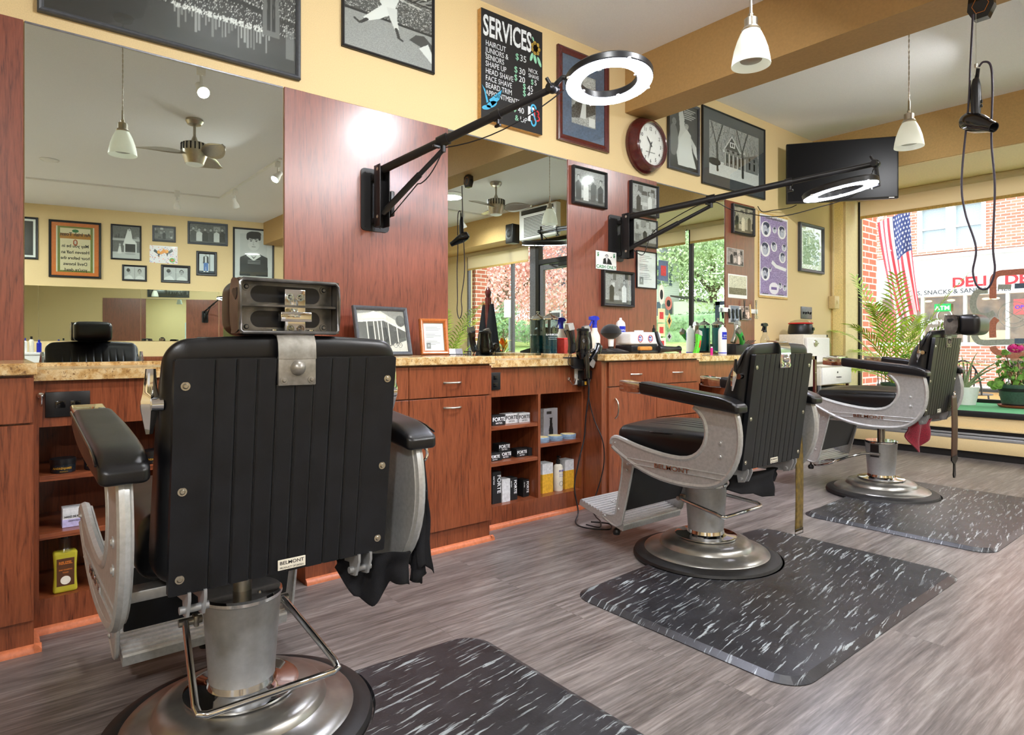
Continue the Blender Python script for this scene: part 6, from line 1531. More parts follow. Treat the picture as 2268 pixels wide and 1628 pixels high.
# card rack
t = thing('card_rack', 'black wire rack of business cards at the left of the second mirror', 'card holder', (-2.985, 2.035, ZR))
b = MB()
for p, q in (((0.04, -0.07, 0.03), (0.04, 0.075, 0.03)), ((0.04, 0.075, 0.0), (0.04, 0.075, 0.045)), ((0.04, -0.07, 0.0), (0.04, -0.07, 0.03)), ((-0.03, -0.07, 0.03), (0.04, -0.07, 0.03)), ((-0.03, 0.075, 0.045), (0.04, 0.075, 0.045))): b.tube([p, q], 0.003, 6)
b.tube([(0.042, 0.02+0.022*math.sin(a), 0.03-0.022*(1-math.cos(a))*0.7) for a in np.linspace(-2.6, 2.6, 12)], 0.003, 6); b.build('wire_frame', M['blackmetal'], t)
for i in range(2):
    b = MB(); b.box(-0.02, 0.02, -0.045, 0.0, 0.004, 0.058, mtx=Matrix.Translation((0, 0.047*i-0.01, 0)) @ Matrix.Rotation(-0.25, 4, 'Y')); b.build('card_stack', M['greymetal'] if i else M['cream_box'], t)

# spray bottle with blue trigger
def spray(label, x, y, z, body, trig, h=0.175, rz=0.0, clear=False):
    t = thing('spray_bottle', label, 'spray bottle', (x, y, z), rz)
    b = MB(); b.lathe([(0.0, 0.0), (0.036, 0.0), (0.038, 0.006), (0.038, h*0.62), (0.034, h*0.72), (0.020, h*0.88), (0.0185, h), (0.0, h)], seg=28); b.build('bottle', M[body], t)
    b = MB(); b.cyl((0, 0, h), (0, 0, h+0.022), 0.0175, 0.015, seg=16); b.prism([(-0.048, h+0.055), (-0.045, h+0.075), (-0.01, h+0.082), (0.024, h+0.078), (0.040, h+0.060), (0.012, h+0.050), (0.010, h+0.02), (-0.010, h+0.02), (-0.012, h+0.050)], lambda u, v, w: Vector((w, u, v)), -0.011, 0.011)
    b.tube([(0, -0.022, h+0.055), (0, -0.032, h+0.035), (0, -0.048, h+0.012)], 0.006, 8); b.build('trigger', M[trig], t)
    if clear:
        b = MB(); b.lathe([(0.0, 0.003), (0.034, 0.004), (0.034, h*0.4), (0.0, h*0.4)], seg=24); b.build('liquid', M['bottleclear'], t)
    return t
spray('milky spray bottle with a blue trigger on the counter below the cash sign', -2.98, 3.16, ZC, 'offwhite', 'blue', 0.17)
spray('clear spray bottle with a black trigger on the counter past the farthest panel', -2.90, 5.22, ZR, 'bottleclear', 'black', 0.19, 0.0, True)
# tall clean aerosol cans
def aerosol(label, x, y, z):
    t = thing('spray_can', label, 'spray can', (x, y, z))
    b = MB(); b.lathe([(0.0, 0.0), (0.032, 0.0), (0.034, 0.005), (0.034, 0.19), (0.030, 0.212), (0.018, 0.226), (0.010, 0.230), (0.008, 0.246), (0.0, 0.247)], seg=32); b.build('can', M['white'], t)
    b = MB(); a0, a1 = -1.1, 0.9
    b.grid(14, 2, lambda u, v: Vector((0.0345*math.cos(a0+(a1-a0)*u), 0.0345*math.sin(a0+(a1-a0)*u), 0.125+0.062*v))); b.grid(24, 2, lambda u, v: Vector((0.0345*math.cos(2*PI*u), 0.0345*math.sin(2*PI*u), 0.010+0.008*v))); b.build('label_band', M['blue'], t)
    its = [('SPRAY', 0, 0.030, 0.017, 'CENTER', 1.0, 0.0004), ('DISINFECTANT', 0, 0.015, 0.011, 'CENTER', 0.8, 0.0003)]
    o = lettering('lettering', its, M['inkwhite'], t, None, 0.0001)
    for v in o.data.vertices: v.co.z = math.sqrt(max(0.0, 0.0349**2-v.co.x**2))
    o.matrix_local = T(0, 0, 0.122) @ wall_m((0, 0, 0), (0, 1, 0))
    o = lettering('small_print', [('||||| |||| |||||'[:12], 0, 0.09-0.008*i, 0.004, 'CENTER', 1.6) for i in range(9)], M['inkblue'], t, None, 0.0001)
    for v in o.data.vertices: v.co.z = math.sqrt(max(0.0, 0.0347**2-v.co.x**2))
    o.matrix_local = wall_m((0, 0, 0), (0, 1, 0)); return t
aerosol('white and blue disinfectant spray can on the counter below the licence', -2.99, 3.435, ZC)
aerosol('white and blue disinfectant spray can beside the turquoise jar', -2.985, 4.70, ZR)
# neck duster
t = thing('neck_duster', 'black bristle neck duster standing on its white handle', 'brush', (-2.95, 3.29, ZC))
b = MB(); b.lathe([(0.0, 0.0), (0.030, 0.0), (0.030, 0.006), (0.020, 0.03), (0.018, 0.045), (0.0, 0.045)], seg=24); b.build('base', M['blackgloss'], t)
b = MB(); b.lathe([(0.017, 0.045), (0.018, 0.05), (0.020, 0.085), (0.022, 0.105), (0.0, 0.108)], seg=24); b.build('handle', M['white'], t)
b = MB(); b.lathe([(0.02, 0.095), (0.048, 0.112), (0.072, 0.135), (0.070, 0.155), (0.050, 0.182), (0.022, 0.196), (0.0, 0.199)], seg=40); b.build('bristles', mat('black_bristles', (14, 14, 15), 0.95, bump_s=1.0, nscale=300, sheen=0.3), t)
# black docks
for i, (y, lb) in enumerate(((3.03, 'flat black charging dock on the counter, left of two'), (3.19, 'flat black charging dock on the counter, right of two'))):
    t = thing('charging_dock', lb, 'charger', (-2.82, y, ZC))
    b = MB(); b.prism([(-0.05, 0), (0.05, 0), (0.05, 0.012), (-0.05, 0.032)], xz(0), -0.078, 0.078); b.build('base', M['black'], t, smooth=False)
    b = MB(); b.prism([(-0.042, 0.0305), (0.042, 0.0137), (0.042, 0.0152), (-0.042, 0.032)], xz(0), -0.03, 0.03); b.build('pad', M['rubber'], t, smooth=False)
# UV cabinet with two round marks
t = thing('sterilizer_box', 'white and black desktop sterilizer with two round red and blue emblems', 'sterilizer', (-2.93, 3.56, ZC))
b = MB(); b.rbox(-0.07, 0.075, -0.165, 0.165, 0.055, 0.145, 0.02, (2, 2, 2), 3); b.rbox(-0.02, 0.02, -0.03, 0.03, 0.145, 0.158, 0.004, (1, 1, 1), 2); b.build('lid', M['white'], t)
b = MB(); b.rbox(-0.075, 0.08, -0.168, 0.168, 0.0, 0.054, 0.01, (2, 2, 2), 2); b.build('base', M['black'], t)
b = MB(); b.box(0.078, 0.09, 0.10, 0.13, 0.02, 0.06, bev=0.004); b.build('latch', M['chrome'], t)
for y in (-0.075, 0.035):
    b = MB(); b.torus((0.0765, y, 0.10), 0.024, 0.0025, 'X', 28, 6); e = b.build('emblem', M['inkred'], t)
    lettering('lettering', [('SRC', 0, 0.002, 0.02, 'CENTER', 0.9, 0.0008), ('PROS', 0, -0.016, 0.016, 'CENTER', 0.9, 0.0006)], M['inkblue'], e, wall_m((0.0757, y, 0.10), (0, 1, 0)), 0.0002)
# orange bristle brush and small black dryer lying down
t = thing('barber_brush', 'wooden barber brush with orange bristles lying on the counter', 'brush', (-2.72, 3.38, ZC+0.018), 0.15)
b = MB(); b.rbox(-0.016, 0.016, -0.09, 0.06, 0.0, 0.028, 0.010, (1, 6, 1), 3); b.build('bristles', M['bristle'], t)
b = MB(); b.rbox(-0.014, 0.014, -0.09, 0.16, -0.018, 0.002, 0.008, (1, 8, 1), 3); b.build('handle', M['black'], t)
t = thing('hair_dryer', 'small black blower lying on the counter in front of the sterilizer', 'hair dryer', (-2.74, 3.63, ZC+0.026), 0.1)
b = MB(); b.lathe([(0.022, -0.11), (0.026, -0.10), (0.021, 0.0), (0.017, 0.13), (0.024, 0.155), (0.022, 0.165), (0.0, 0.166)], axis='Y', seg=24); b.build('barrel', M['black'], t)
b = MB(); b.tube([(0, -0.05, 0.0), (-0.03, -0.06, 0.06), (-0.045, -0.065, 0.12)], [0.018, 0.015, 0.013], 12); b.build('grip', M['black'], t)
# tonic bottle
t = thing('tonic_bottle', 'green tonic bottle with black cap near the edge of the third mirror', 'bottle', (-2.93, 3.73, ZC))
b = MB(); b.lathe([(0.0, 0.0), (0.024, 0.0), (0.026, 0.005), (0.026, 0.115), (0.020, 0.130), (0.010, 0.140), (0.010, 0.152), (0.0, 0.153)], seg=24); b.build('bottle', M['greenliq'], t)
b = MB(); b.lathe([(0.0265, 0.0), (0.0268, 0.001), (0.0268, 0.09), (0.026, 0.091)], seg=24); b.build('label', M['ink'], t)
b = MB(); b.lathe([(0.012, 0.150), (0.012, 0.175), (0.006, 0.178), (0.004, 0.20), (0.0, 0.20)], seg=16); b.build('pump_cap', M['black'], t)
# small striped tube
t = thing('lip_tube', 'small magenta and white striped tube beside the grey can', 'tube', (-2.99, 4.55, ZR))
b = MB(); b.lathe([(0.0, 0.0), (0.010, 0.0), (0.010, 0.055), (0.0, 0.056)], seg=14); b.build('tube_body', M['petal'], t)
b = MB(); b.cyl((0, 0, 0.056), (0, 0, 0.066), 0.008, seg=14); b.build('cap', M['white'], t)
# clippers standing in a holder by the farthest panel
def clipper(label, x, y, z, body, blade='steel', rx=0.0, ry=0.0, rz=0.0, L=0.165, name='hair_clipper', accent=None):
    t = thing(name, label, 'hair clipper', (x, y, z)); t.rotation_euler = (rx, ry, rz)
    def fn(q): 
        s = 1.0-0.18*math.sin(PI*min(1, max(0, q.z/L)))+0.12*(q.z/L); return (q.x*s+0.012*math.sin(PI*q.z/L), q.y*s, q.z)
    b = MB(); b.rbox(-0.020, 0.020, -0.023, 0.023, 0.0, L, 0.013, (2, 2, 10), 3, fn); b.build('body', M[body], t)
    b = MB(); b.prism([(-0.018, L-0.01), (0.026, L-0.01), (0.016, L+0.028), (-0.006, L+0.028)], xz(0), -0.022, 0.022); bl = b.build('blade', M[blade], t, smooth=False)
    if accent:
        b = MB(); b.box(0.026, 0.032, -0.008, 0.008, L*0.35, L*0.7, bev=0.003); b.build('switch', M[accent], t)
    return t
t = thing('clipper_stand', 'black clipper stand on the counter under the magnetic bar', 'stand', (-2.97, 4.90, ZR))
b = MB(); b.box(-0.05, 0.06, -0.12, 0.10, 0, 0.09, bev=0.008); b.build('block', M['black'], t)
b = MB()
for i in range(4): b.tube([(0.02, 0.06+0.03*i, 0.085), (0.05, 0.10+0.035*i, 0.12)], 0.003, 6); 
b.build('prongs', M['blackmetal'], t)
clipper('silver hair clipper leaning in the black stand', -2.96, 4.81, ZR+0.095, 'nickel', 'steel', -0.25, 0.1, 0)
clipper('green and black hair clipper lying in the black stand', -2.90, 4.86, ZR+0.092, 'dkgreen', 'steel', 0.8, 0.25, 0, 0.15, accent='black')
clipper('lime green hair clipper propped near the turquoise jar', -2.96, 4.28, ZR+0.002, 'green', 'steel', -0.25, 0.0, 0, 0.17, accent='red')
# red tin
t = thing('red_tin', 'red box behind the tool holder beside the second mirror', 'box', (-3.06, 2.965, ZR))
b = MB(); b.box(-0.035, 0.04, -0.05, 0.05, 0, 0.125, bev=0.003); b.build('box_body', mat('dull_red_card', (150, 44, 34), 0.5), t)
b = MB(); b.box(-0.036, 0.041, -0.051, 0.051, 0.118, 0.128, bev=0.002); b.build('lid', M['red'], t)

# ---- tool holder clamped on the counter edge
t = thing('tool_holder', 'black wire holder clamped to the counter edge carrying dryer and clippers', 'holder', (-2.70, 2.72, 0.914))
b = MB(); b.box(-0.06, 0.03, -0.07, 0.07, 0.0, 0.008, bev=0.002); b.box(0.008, 0.03, -0.07, 0.07, -0.06, 0.008, bev=0.003); b.build('bracket', M['black'], t)
b = MB()
for c, r in (((0.045, 0.0, 0.05), 0.040), ((0.03, -0.075, 0.04), 0.026), ((0.03, 0.085, 0.04), 0.026)): b.torus(c, r, 0.0028, 'Z', 28, 6)
b.tube([(0.01, 0, 0.0), (0.012, 0, 0.05), (0.005, 0, 0.05)], 0.003, 6); b.tube([(0.0, -0.06, 0.004), (0.02, -0.08, 0.04)], 0.003, 6); b.tube([(0.0, 0.06, 0.004), (0.02, 0.08, 0.04)], 0.003, 6)
b.tube(chain((0.03, -0.10, 0.03), (0.04, -0.12, -0.03), (0.05, -0.06, -0.055), (0.055, 0.0, -0.06), (0.055, 0.05, -0.05), (0.04, 0.10, -0.02)), 0.0025, 6); b.build('rings', M['blackgloss'], t)
t = thing('hair_dryer', 'black hair dryer stuck nose-up in the holder on the counter edge', 'hair dryer', (-2.655, 2.715, 0.93))
b = MB(); b.lathe([(0.0, -0.02), (0.030, -0.018), (0.040, 0.0), (0.044, 0.05), (0.042, 0.09), (0.034, 0.12), (0.0345, 0.122), (0.034, 0.155), (0.028, 0.155), (0.028, 0.13)], seg=32); b.build('barrel', M['blackgloss'], t)
b = MB(); b.tube([(0.02, 0.0, 0.02), (0.03, 0.0, -0.05), (0.035, 0.0, -0.13)], [0.021, 0.019, 0.015], 14); b.build('grip', M['blackgloss'], t)
b = MB(); b.lathe([(0.035, 0.145), (0.037, 0.150), (0.037, 0.160), (0.035, 0.162)], seg=30); b.build('nozzle_ring', M['black'], t)
clipper('black corded hair clipper in the left ring of the tool holder', -2.665, 2.63, 0.945, 'blackgloss', 'steel', 0.18, 0.05, 0, 0.15)
clipper('slim black trimmer leaning in the right ring of the tool holder', -2.665, 2.77, 0.965, 'black', 'steel', 0.25, 0.05, 0, 0.12)
clipper('black and chrome hair clipper hanging head-down at the right of the holder', -2.64, 2.84, 1.00, 'blackgloss', 'chrome', 2.55, 0.0, 0, 0.13)
b = MB(); b.tube(chain((-2.62, 2.72, 0.80), (-2.61, 2.72, 0.72), (-2.615, 2.70, 0.58), (-2.62, 2.69, 0.45), (-2.61, 2.635, 0.32), (-2.60, 2.59, 0.18), (-2.56, 2.58, 0.05), (-2.50, 2.50, 0.012), (-2.40, 2.48, 0.010), (-2.30, 2.55, 0.012), (-2.36, 2.62, 0.016), (-2.46, 2.58, 0.012)), 0.0042, 8)
tag(b.build('dryer_cord', M['cord']), 'black cord falling from the tool holder dryer to a coil on the floor', 'cord')
b = MB(); b.tube(chain((-2.64, 2.76, 0.79), (-2.625, 2.73, 0.70), (-2.60, 2.75, 0.56), (-2.55, 2.77, 0.44), (-2.54, 2.775, 0.33), (-2.55, 2.76, 0.22), (-2.56, 2.70, 0.06), (-2.50, 2.66, 0.02), (-2.41, 2.60, 0.024), (-2.34, 2.52, 0.02), (-2.42, 2.50, 0.020)), 0.0035, 8)
tag(b.build('charger_cord', M['cord']), 'thinner black cord hanging right of the dryer cord', 'cord')
# outlets, hooks, adapters
def plate(label, x, y0, y1, z0, z1, m, horiz):
    t = thing('power_outlet', label, 'outlet', (x, (y0+y1)/2, (z0+z1)/2)); h, k = (y1-y0)/2, (z1-z0)/2
    b = MB(); b.box(0, 0.006, -h, h, -k, k, bev=0.002); b.build('cover_plate', M[m], t)
    for s in (-1, 1):
        b = MB(); b.box(0.006, 0.008, -0.015, 0.015, -0.012, 0.012, bev=0.002); o = b.build('socket', M['blackgloss'] if m == 'black' else M['offwhite'], t); o.location = (0, s*0.022 if horiz else 0, 0 if horiz else s*0.02)
plate('wide black outlet plate on the shelf apron behind the nearest armrest', -2.729, 0.145, 0.275, 0.745, 0.833, 'black', True)
plate('black outlet plate beside the boxed hair products shelf', -2.729, 2.076, 2.148, 0.752, 0.846, 'black', False)
plate('white outlet plate under the tool holder', -2.729, 2.715, 2.785, 0.755, 0.86, 'white', False)
for lb, y, z, s in (('larger black plug-in adapter in the white outlet', 2.80, 0.815, 1.0), ('smaller black plug-in adapter with a yellow sticker in the white outlet', 2.785, 0.765, 0.7)):
    t = thing('power_adapter', lb, 'plug', (-2.722, y-0.03, z))
    b = MB(); b.box(0.0, 0.06*s, -0.032*s, 0.038*s, -0.026*s, 0.026*s, bev=0.005); b.build('case', M['black'], t)
    if s < 1: b = MB(); b.box(0.0421, 0.0426, 0.0, 0.016, -0.010, 0.010); b.build('sticker', M['gold'], t)
def hook(label, y, z):
    t = thing('coat_hook', label, 'hook', (-2.7315, y, z))
    b = MB(); b.lathe([(0.0, 0.0), (0.012, 0.0), (0.010, 0.006), (0.0, 0.008)], axis='X', seg=20); b.build('rosette', M['chrome'], t)
    b = MB(); b.tube(chain((0.005, 0, 0.0), (0.02, 0, -0.02), (0.035, 0, -0.032), (0.050, 0, -0.022), (0.055, 0, 0.0)), 0.0035, 8); b.sphere((0.055, 0, 0.002), 0.006, seg=12); b.build('prong', M['chrome'], t)
hook('chrome hook beside the left shelf unit outlet', 0.132, 0.822); hook('chrome hook under the tool holder', 2.672, 0.79)
# black plugs beside the third apron
for i, z in enumerate((0.845, 0.81, 0.775)):
    t = thing('power_plug', ('uppermost', 'middle', 'lowest')[i]+' of three black plugs beside the middle cabinet', 'plug', (-2.727, 3.82, z))
    b = MB(); b.box(0.0, 0.03, -0.012, 0.012, -0.009, 0.009, bev=0.003); b.build('plug_body', M['black'], t)
    b = MB(); b.tube(chain((0.03, 0, 0), (0.05, 0.02, -0.005), (0.045, 0.04, -0.04), (0.02, 0.03, -0.10)), 0.003, 6); b.build('cord', M['cord'], t)

# ---- products in the shelf units
def carton(label, x, y0, y1, z, h, m, dx=0.06, txt=None, tcol='inkwhite', rz=0.0, tag_='box', sideband=None, vertical=False, ts=None, sub='series', group=None):
    t = thing('product_box', label, tag_, (x, (y0+y1)/2, z), rz, group); w = (y1-y0)/2
    b = MB(); b.box(-dx, 0, -w, w, 0, h, bev=0.0012, seg=1); b.build('carton', M[m] if isinstance(m, str) else m, t, smooth=False)
    if sideband:
        b = MB(); b.box(-dx-0.0004, 0.0005, -w-0.0004, w+0.0004, 0, h*sideband[0], bev=0.0006, seg=1); b.build('band', M[sideband[1]], t, smooth=False)
    if txt:
        if not vertical: lettering('lettering', [(txt, 0, h*0.42, ts or h*0.42, 'CENTER', 1.0, 0.0006), (sub, 0, h*0.14, (ts or h*0.42)*0.6, 'CENTER', 1.1)], M[tcol], t, wall_m((0.0006, 0, 0), (0, 1, 0)), 0.0002)
        else: lettering('lettering', [(txt, 0.004, h*0.9, ts, 'LEFT', 1.0, 0.0006, -PI/2), (sub, -ts*0.75, h*0.88, ts*0.6, 'LEFT', 1.0, 0, -PI/2)], M[tcol], t, wall_m((0.0006, 0, 0), (0, 1, 0)), 0.0002)
    return t
bk, wt = 'ink', 'cream_box'
carton('black FORTE box at the left of the top compartment', -2.79, 2.035, 2.130, 0.55, 0.055, bk, txt='FORTE', ts=0.03)
carton('black FORTE box second from the left in the top compartment', -2.775, 2.132, 2.222, 0.55, 0.055, bk, txt='FORTE', ts=0.03)
carton('pale grey FORTE box, left of the two in the top compartment', -2.80, 2.245, 2.333, 0.55, 0.055, wt, txt='FORTE', tcol='ink', ts=0.03)
carton('pale grey FORTE box, right of the two in the top compartment', -2.79, 2.336, 2.418, 0.55, 0.053, wt, txt='FORTE', tcol='ink', ts=0.028)
carton('low black FORTE box at the left of the middle compartment', -2.775, 2.10, 2.198, 0.354, 0.042, bk, txt='FORTE', ts=0.022)
carton('black FORTE box with a green edge, bottom of the stack', -2.80, 2.205, 2.285, 0.354, 0.042, 'ink', txt='FORTE', ts=0.026)
carton('black FORTE box with a green edge, top of the stack', -2.805, 2.200, 2.280, 0.3965, 0.042, 'ink', txt='FORTE', ts=0.026)
carton('black FORTE box right of the stack in the middle compartment', -2.79, 2.318, 2.396, 0.354, 0.046, bk, txt='FORTE', ts=0.024)
carton('black FORTE box farthest right in the middle compartment', -2.78, 2.398, 2.425, 0.354, 0.046, bk)
carton('tall black FORTE box in the bottom left compartment', -2.78, 2.135, 2.197, 0.117, 0.175, bk, txt='FORTE', vertical=True, ts=0.034)
carton('upright white and black FORTE box beside the tall one', -2.775, 2.200, 2.258, 0.117, 0.128, wt)
carton('upright black FORTE box next to the white one', -2.785, 2.262, 2.318, 0.117, 0.125, bk, txt='FORTE', vertical=True, ts=0.026)
carton('lone upright black FORTE box at the right of the bottom compartment', -2.80, 2.375, 2.418, 0.117, 0.098, bk, txt='FORTE', vertical=True, ts=0.022)
def standcard(label, y0, y1, trimmer):
    t = thing('display_card', label, 'card', (-2.90, (y0+y1)/2, 0.4235)); w = (y1-y0)/2
    c = Cv(40, 62, (150, 152, 160)); c.a += (c.Y*0.12)[..., None]
    if trimmer: c.poly([(.38, 0), (.36, .25), (.42, .4), (.44, .62), (.40, .68), (.64, .68), (.60, .62), (.62, .4), (.68, .25), (.66, 0)], 0.12); c.rect(.2, .80, .55, .90, .2)
    b = MB(); b.box(-0.03, 0, -w, w, 0, 0.178); b.build('card', M['cream_box'], t, smooth=False)
    c.mesh('print', 2*w*0.98, 0.175, t, wall_m((0.0006, 0, 0.089), (0, 1, 0)), M['matteprint'])
standcard('grey carton standing against the divider behind the tins', 2.475, 2.545, False); standcard('grey carton printed with a trimmer behind the tins', 2.625, 2.74, True)
for y, lb in ((2.515, 'pale blue tin with a yellow lid, left of three'), (2.625, 'pale blue tin with a yellow lid, middle of three'), (2.735, 'pale blue tin with a yellow lid, right of three')):
    t = thing('pomade_tin', lb, 'tin', (-2.80, y, 0.4235), group='pale blue pomade tins in a row')
    b = MB(); b.lathe([(0.0, 0.0), (0.046, 0.0), (0.047, 0.003), (0.047, 0.010), (0.0485, 0.012), (0.0485, 0.026), (0.047, 0.028), (0.0, 0.028)], seg=36); b.build('tin', M['tin'], t)
    b = MB(); b.lathe([(0.0, 0.0283), (0.043, 0.0283), (0.043, 0.0287), (0.0, 0.0288)], seg=36); b.build('lid_print', M['tinlid'], t)
for y0, y1, lb in ((2.515, 2.60, 'yellow and white upright box at the left of the lower right compartment'), (2.70, 2.775, 'yellow and white upright box at the right of the lower right compartment')):
    carton(lb, -2.79, y0, y1, 0.117, 0.175, wt, 0.075, sideband=(0.64, 'gold'), group='yellow and white boxes beside the pump bottle')
t = thing('lotion_bottle', 'cream lotion bottle with a black pump between the yellow boxes', 'bottle', (-2.80, 2.65, 0.117))
b = MB(); b.lathe([(0.0, 0.0), (0.027, 0.0), (0.029, 0.004), (0.029, 0.135), (0.026, 0.15), (0.014, 0.160), (0.0, 0.160)], seg=28); b.build('bottle', M['offwhite'], t)
b = MB(); b.cyl((0, 0, 0.16), (0, 0, 0.185), 0.012, seg=16); b.cyl((0, 0, 0.185), (0, 0, 0.205), 0.006, seg=12); b.box(-0.008, 0.02, -0.006, 0.006, 0.200, 0.208, bev=0.002); b.build('pump', M['black'], t)
lettering('lettering', [('REUZEL', 0, 0.118, 0.013, 'CENTER', 0.9, 0.0004), ('PIG & TONIC', 0, 0.098, 0.006, 'CENTER'), ('GROOMING', 0, 0.088, 0.006, 'CENTER')], M['inkblue'], t, wall_m((0.0292, 0, 0), (0, 1, 0)), 0.0002)
b = MB(); b.torus((0.0285, 0, 0.045), 0.014, 0.001, 'X', 24, 5); b.build('round_mark', M['ink'], t)
# left unit
for y, lb in ((0.200, 'dark pomade jar at the left of the upper shelf behind the nearest chair'), (0.300, 'dark pomade jar beside the first, partly behind the armrest'), (0.490, 'dark pomade jar half hidden behind the nearest chair back')):
    t = thing('pomade_jar', lb, 'jar', (-2.785, y, 0.5425))
    b = MB(); b.lathe([(0.0, 0.0), (0.036, 0.0), (0.038, 0.003), (0.038, 0.030), (0.0, 0.030)], seg=32); b.build('jar_body', M['darkjar'], t)
    b = MB(); b.lathe([(0.039, 0.030), (0.0395, 0.032), (0.0395, 0.048), (0.037, 0.050), (0.0, 0.050)], seg=32); b.build('lid', M['black'], t)
    o = lettering('lettering', [('ANDREW', -0.014, 0.014, 0.010, 'CENTER', 0.8, 0.0003), ('JAMES', 0.012, 0.014, 0.010, 'CENTER', 0.8, 0.0003), ('POMADE', 0, 0.004, 0.006, 'CENTER', 1.0)], M['gold'], t, None, 0.0001)
    for v in o.data.vertices: v.co.z = math.sqrt(max(0, 0.0383**2-v.co.x**2))
    o.matrix_local = Matrix.Rotation(0.0, 4, 'Z') @ wall_m((0, 0, 0), (0, 1, 0))
t = carton('white and lilac HANZ DE FUKO box on the middle shelf', -2.785, 0.198, 0.268, 0.3405, 0.068, 'cream_box', 0.055, sideband=(0.42, 'lilac'))
lettering('lettering', [('HANZ DE FUKO', 0, 0.034, 0.0098, 'CENTER', 0.82, 0.0003), ('GRAVITY PASTE', 0, 0.020, 0.006, 'CENTER', 0.85)], M['ink'], t, wall_m((0.001, 0, 0), (0, 1, 0)), 0.0002)
t = thing('tonic_bottle', 'square bottle of yellow tonic with a brown REUZEL label', 'bottle', (-2.775, 0.205, 0.1175))
b = MB(); b.rbox(-0.022, 0.022, -0.037, 0.037, 0.0, 0.145, 0.010, (1, 1, 6), 3, lambda q: (q.x, q.y*(1-0.10*math.sin(PI*min(1, max(0, q.z/0.145)))+0.0), q.z)); b.build('bottle', M['amber'], t)
b = MB(); b.lathe([(0.024, 0.143), (0.018, 0.155), (0.0165, 0.16), (0.0165, 0.188), (0.0, 0.189)], seg=20); b.build('neck', M['bottleclear'], t)
b = MB(); b.cyl((0, 0, 0.189), (0, 0, 0.222), 0.0135, seg=18); b.build('cap', M['black'], t)
b = MB(); b.box(0.0215, 0.0228, -0.026, 0.026, 0.025, 0.122, bev=0.0005, seg=1); b.build('label', M['brownlabel'], t)
lettering('lettering', [('REUZEL', 0, 0.102, 0.0135, 'CENTER', 0.85, 0.0005), ('DAILY SHAMPOO', 0, 0.080, 0.0062, 'CENTER', .8, .0002), ('TONIC', 0, 0.070, 0.0062, 'CENTER', .9, .0002)], M['inkorange'], t, wall_m((0.0229, 0, 0), (0, 1, 0)), 0.0002)
b = MB(); b.lathe([(0.0, 0.0), (0.015, 0.0), (0.015, 0.0005), (0.0, 0.0006)], c=(0.0229, 0, 0.045), axis='X', seg=24); b.build('round_mark', M['offwhite'], t)
t = thing('tonic_bottle', 'cream bottle half hidden behind the arm of the nearest chair', 'bottle', (-2.785, 0.315, 0.1175))
b = MB(); b.rbox(-0.022, 0.022, -0.037, 0.037, 0.0, 0.150, 0.012, (1, 1, 4), 3, lambda q: (q.x, q.y*(1-0.12*math.sin(PI*min(1, max(0, q.z/0.15)))), q.z)); b.build('bottle', M['offwhite'], t)
b = MB(); b.box(0.0215, 0.0228, -0.022, 0.026, 0.03, 0.115); b.build('label', M['brownlabel'], t, smooth=False)

# ================================================================ TOWELS AND STROPS ON THE CHAIRS
def cloth(label, pts_top, drops, m, name='towel', thick=0.006, amp=0.012, folds=5, taper=0.85):
    """pts_top: two 3-D points of the top edge; drops: list of lengths along the edge"""
    a = Vector(pts_top[0]); c = Vector(pts_top[1]); n = len(drops); b = MB(); e = (c-a); nrm = Vector((-e.y, e.x, 0)).normalized()
    def f(u, v):
        i = u*(n-1); k = int(min(n-2, i)); L = drops[k]*(1-(i-k))+drops[k+1]*(i-k)
        p = a.lerp(c, 0.5+(u-0.5)*(1-(1-taper)*math.sin(PI*v)*0.4)); return p+Vector((0, 0, -L*v))+nrm*(amp*math.sin(u*folds*2*PI+v*1.5)*(0.35+0.65*v)+0.004*math.sin(v*9+u*5))
    b.grid(46, 26, f); o = b.build(name, M[m], angle=80); md = o.modifiers.new('s', 'SOLIDIFY'); md.thickness = thick
    return tag(o, label, 'towel' if name == 'towel' else name.replace('_', ' '))
b = MB(); b.torus((0, 0, 0), 0.022, 0.004, 'X', 28, 8); tag(b.build('towel_ring', M['chrome'], loc=(-1.425, 0.858, 0.715)), 'chrome ring on the right arm of the nearest chair holding the towels', 'ring')
cloth('black towel hanging from the ring at the right of the nearest chair', ((-1.455, 0.862, 0.700), (-1.425, 0.872, 0.70)), [0.30, 0.33, 0.30, 0.26], 'cloth', amp=0.018, folds=3).scale = (1, 1, 1)
o = cloth('black towel draped lower right of the nearest chair in pointed folds', ((-1.50, 0.872, 0.60), (-1.42, 0.880, 0.62)), [0.22, 0.15, 0.20, 0.16, 0.22], 'cloth', amp=0.016, folds=3)
o = cloth('black towel bunched under the back of the nearest chair', ((-1.49, 0.655, 0.475), (-1.42, 0.825, 0.475)), [0.03, 0.10, 0.125, 0.07, 0.09], 'cloth', amp=0.012, folds=3)
cloth('black towel hanging under the back of the middle chair', ((-1.50, 2.40, 0.445), (-1.46, 2.70, 0.445)), [0.06, 0.085, 0.09, 0.115, 0.12], 'cloth', amp=0.006, folds=1.5)
cloth('small black cloth beside the towel under the middle chair', ((-1.50, 2.715, 0.44), (-1.48, 2.765, 0.44)), [0.05, 0.06, 0.045], 'cloth', amp=0.006, folds=1)
cloth('crimson towel bunched under the back of the farthest chair', ((-1.50, 4.40, 0.525), (-1.46, 4.66, 0.525)), [0.10, 0.20, 0.19, 0.13, 0.08], 'redcloth', amp=0.022, folds=2)
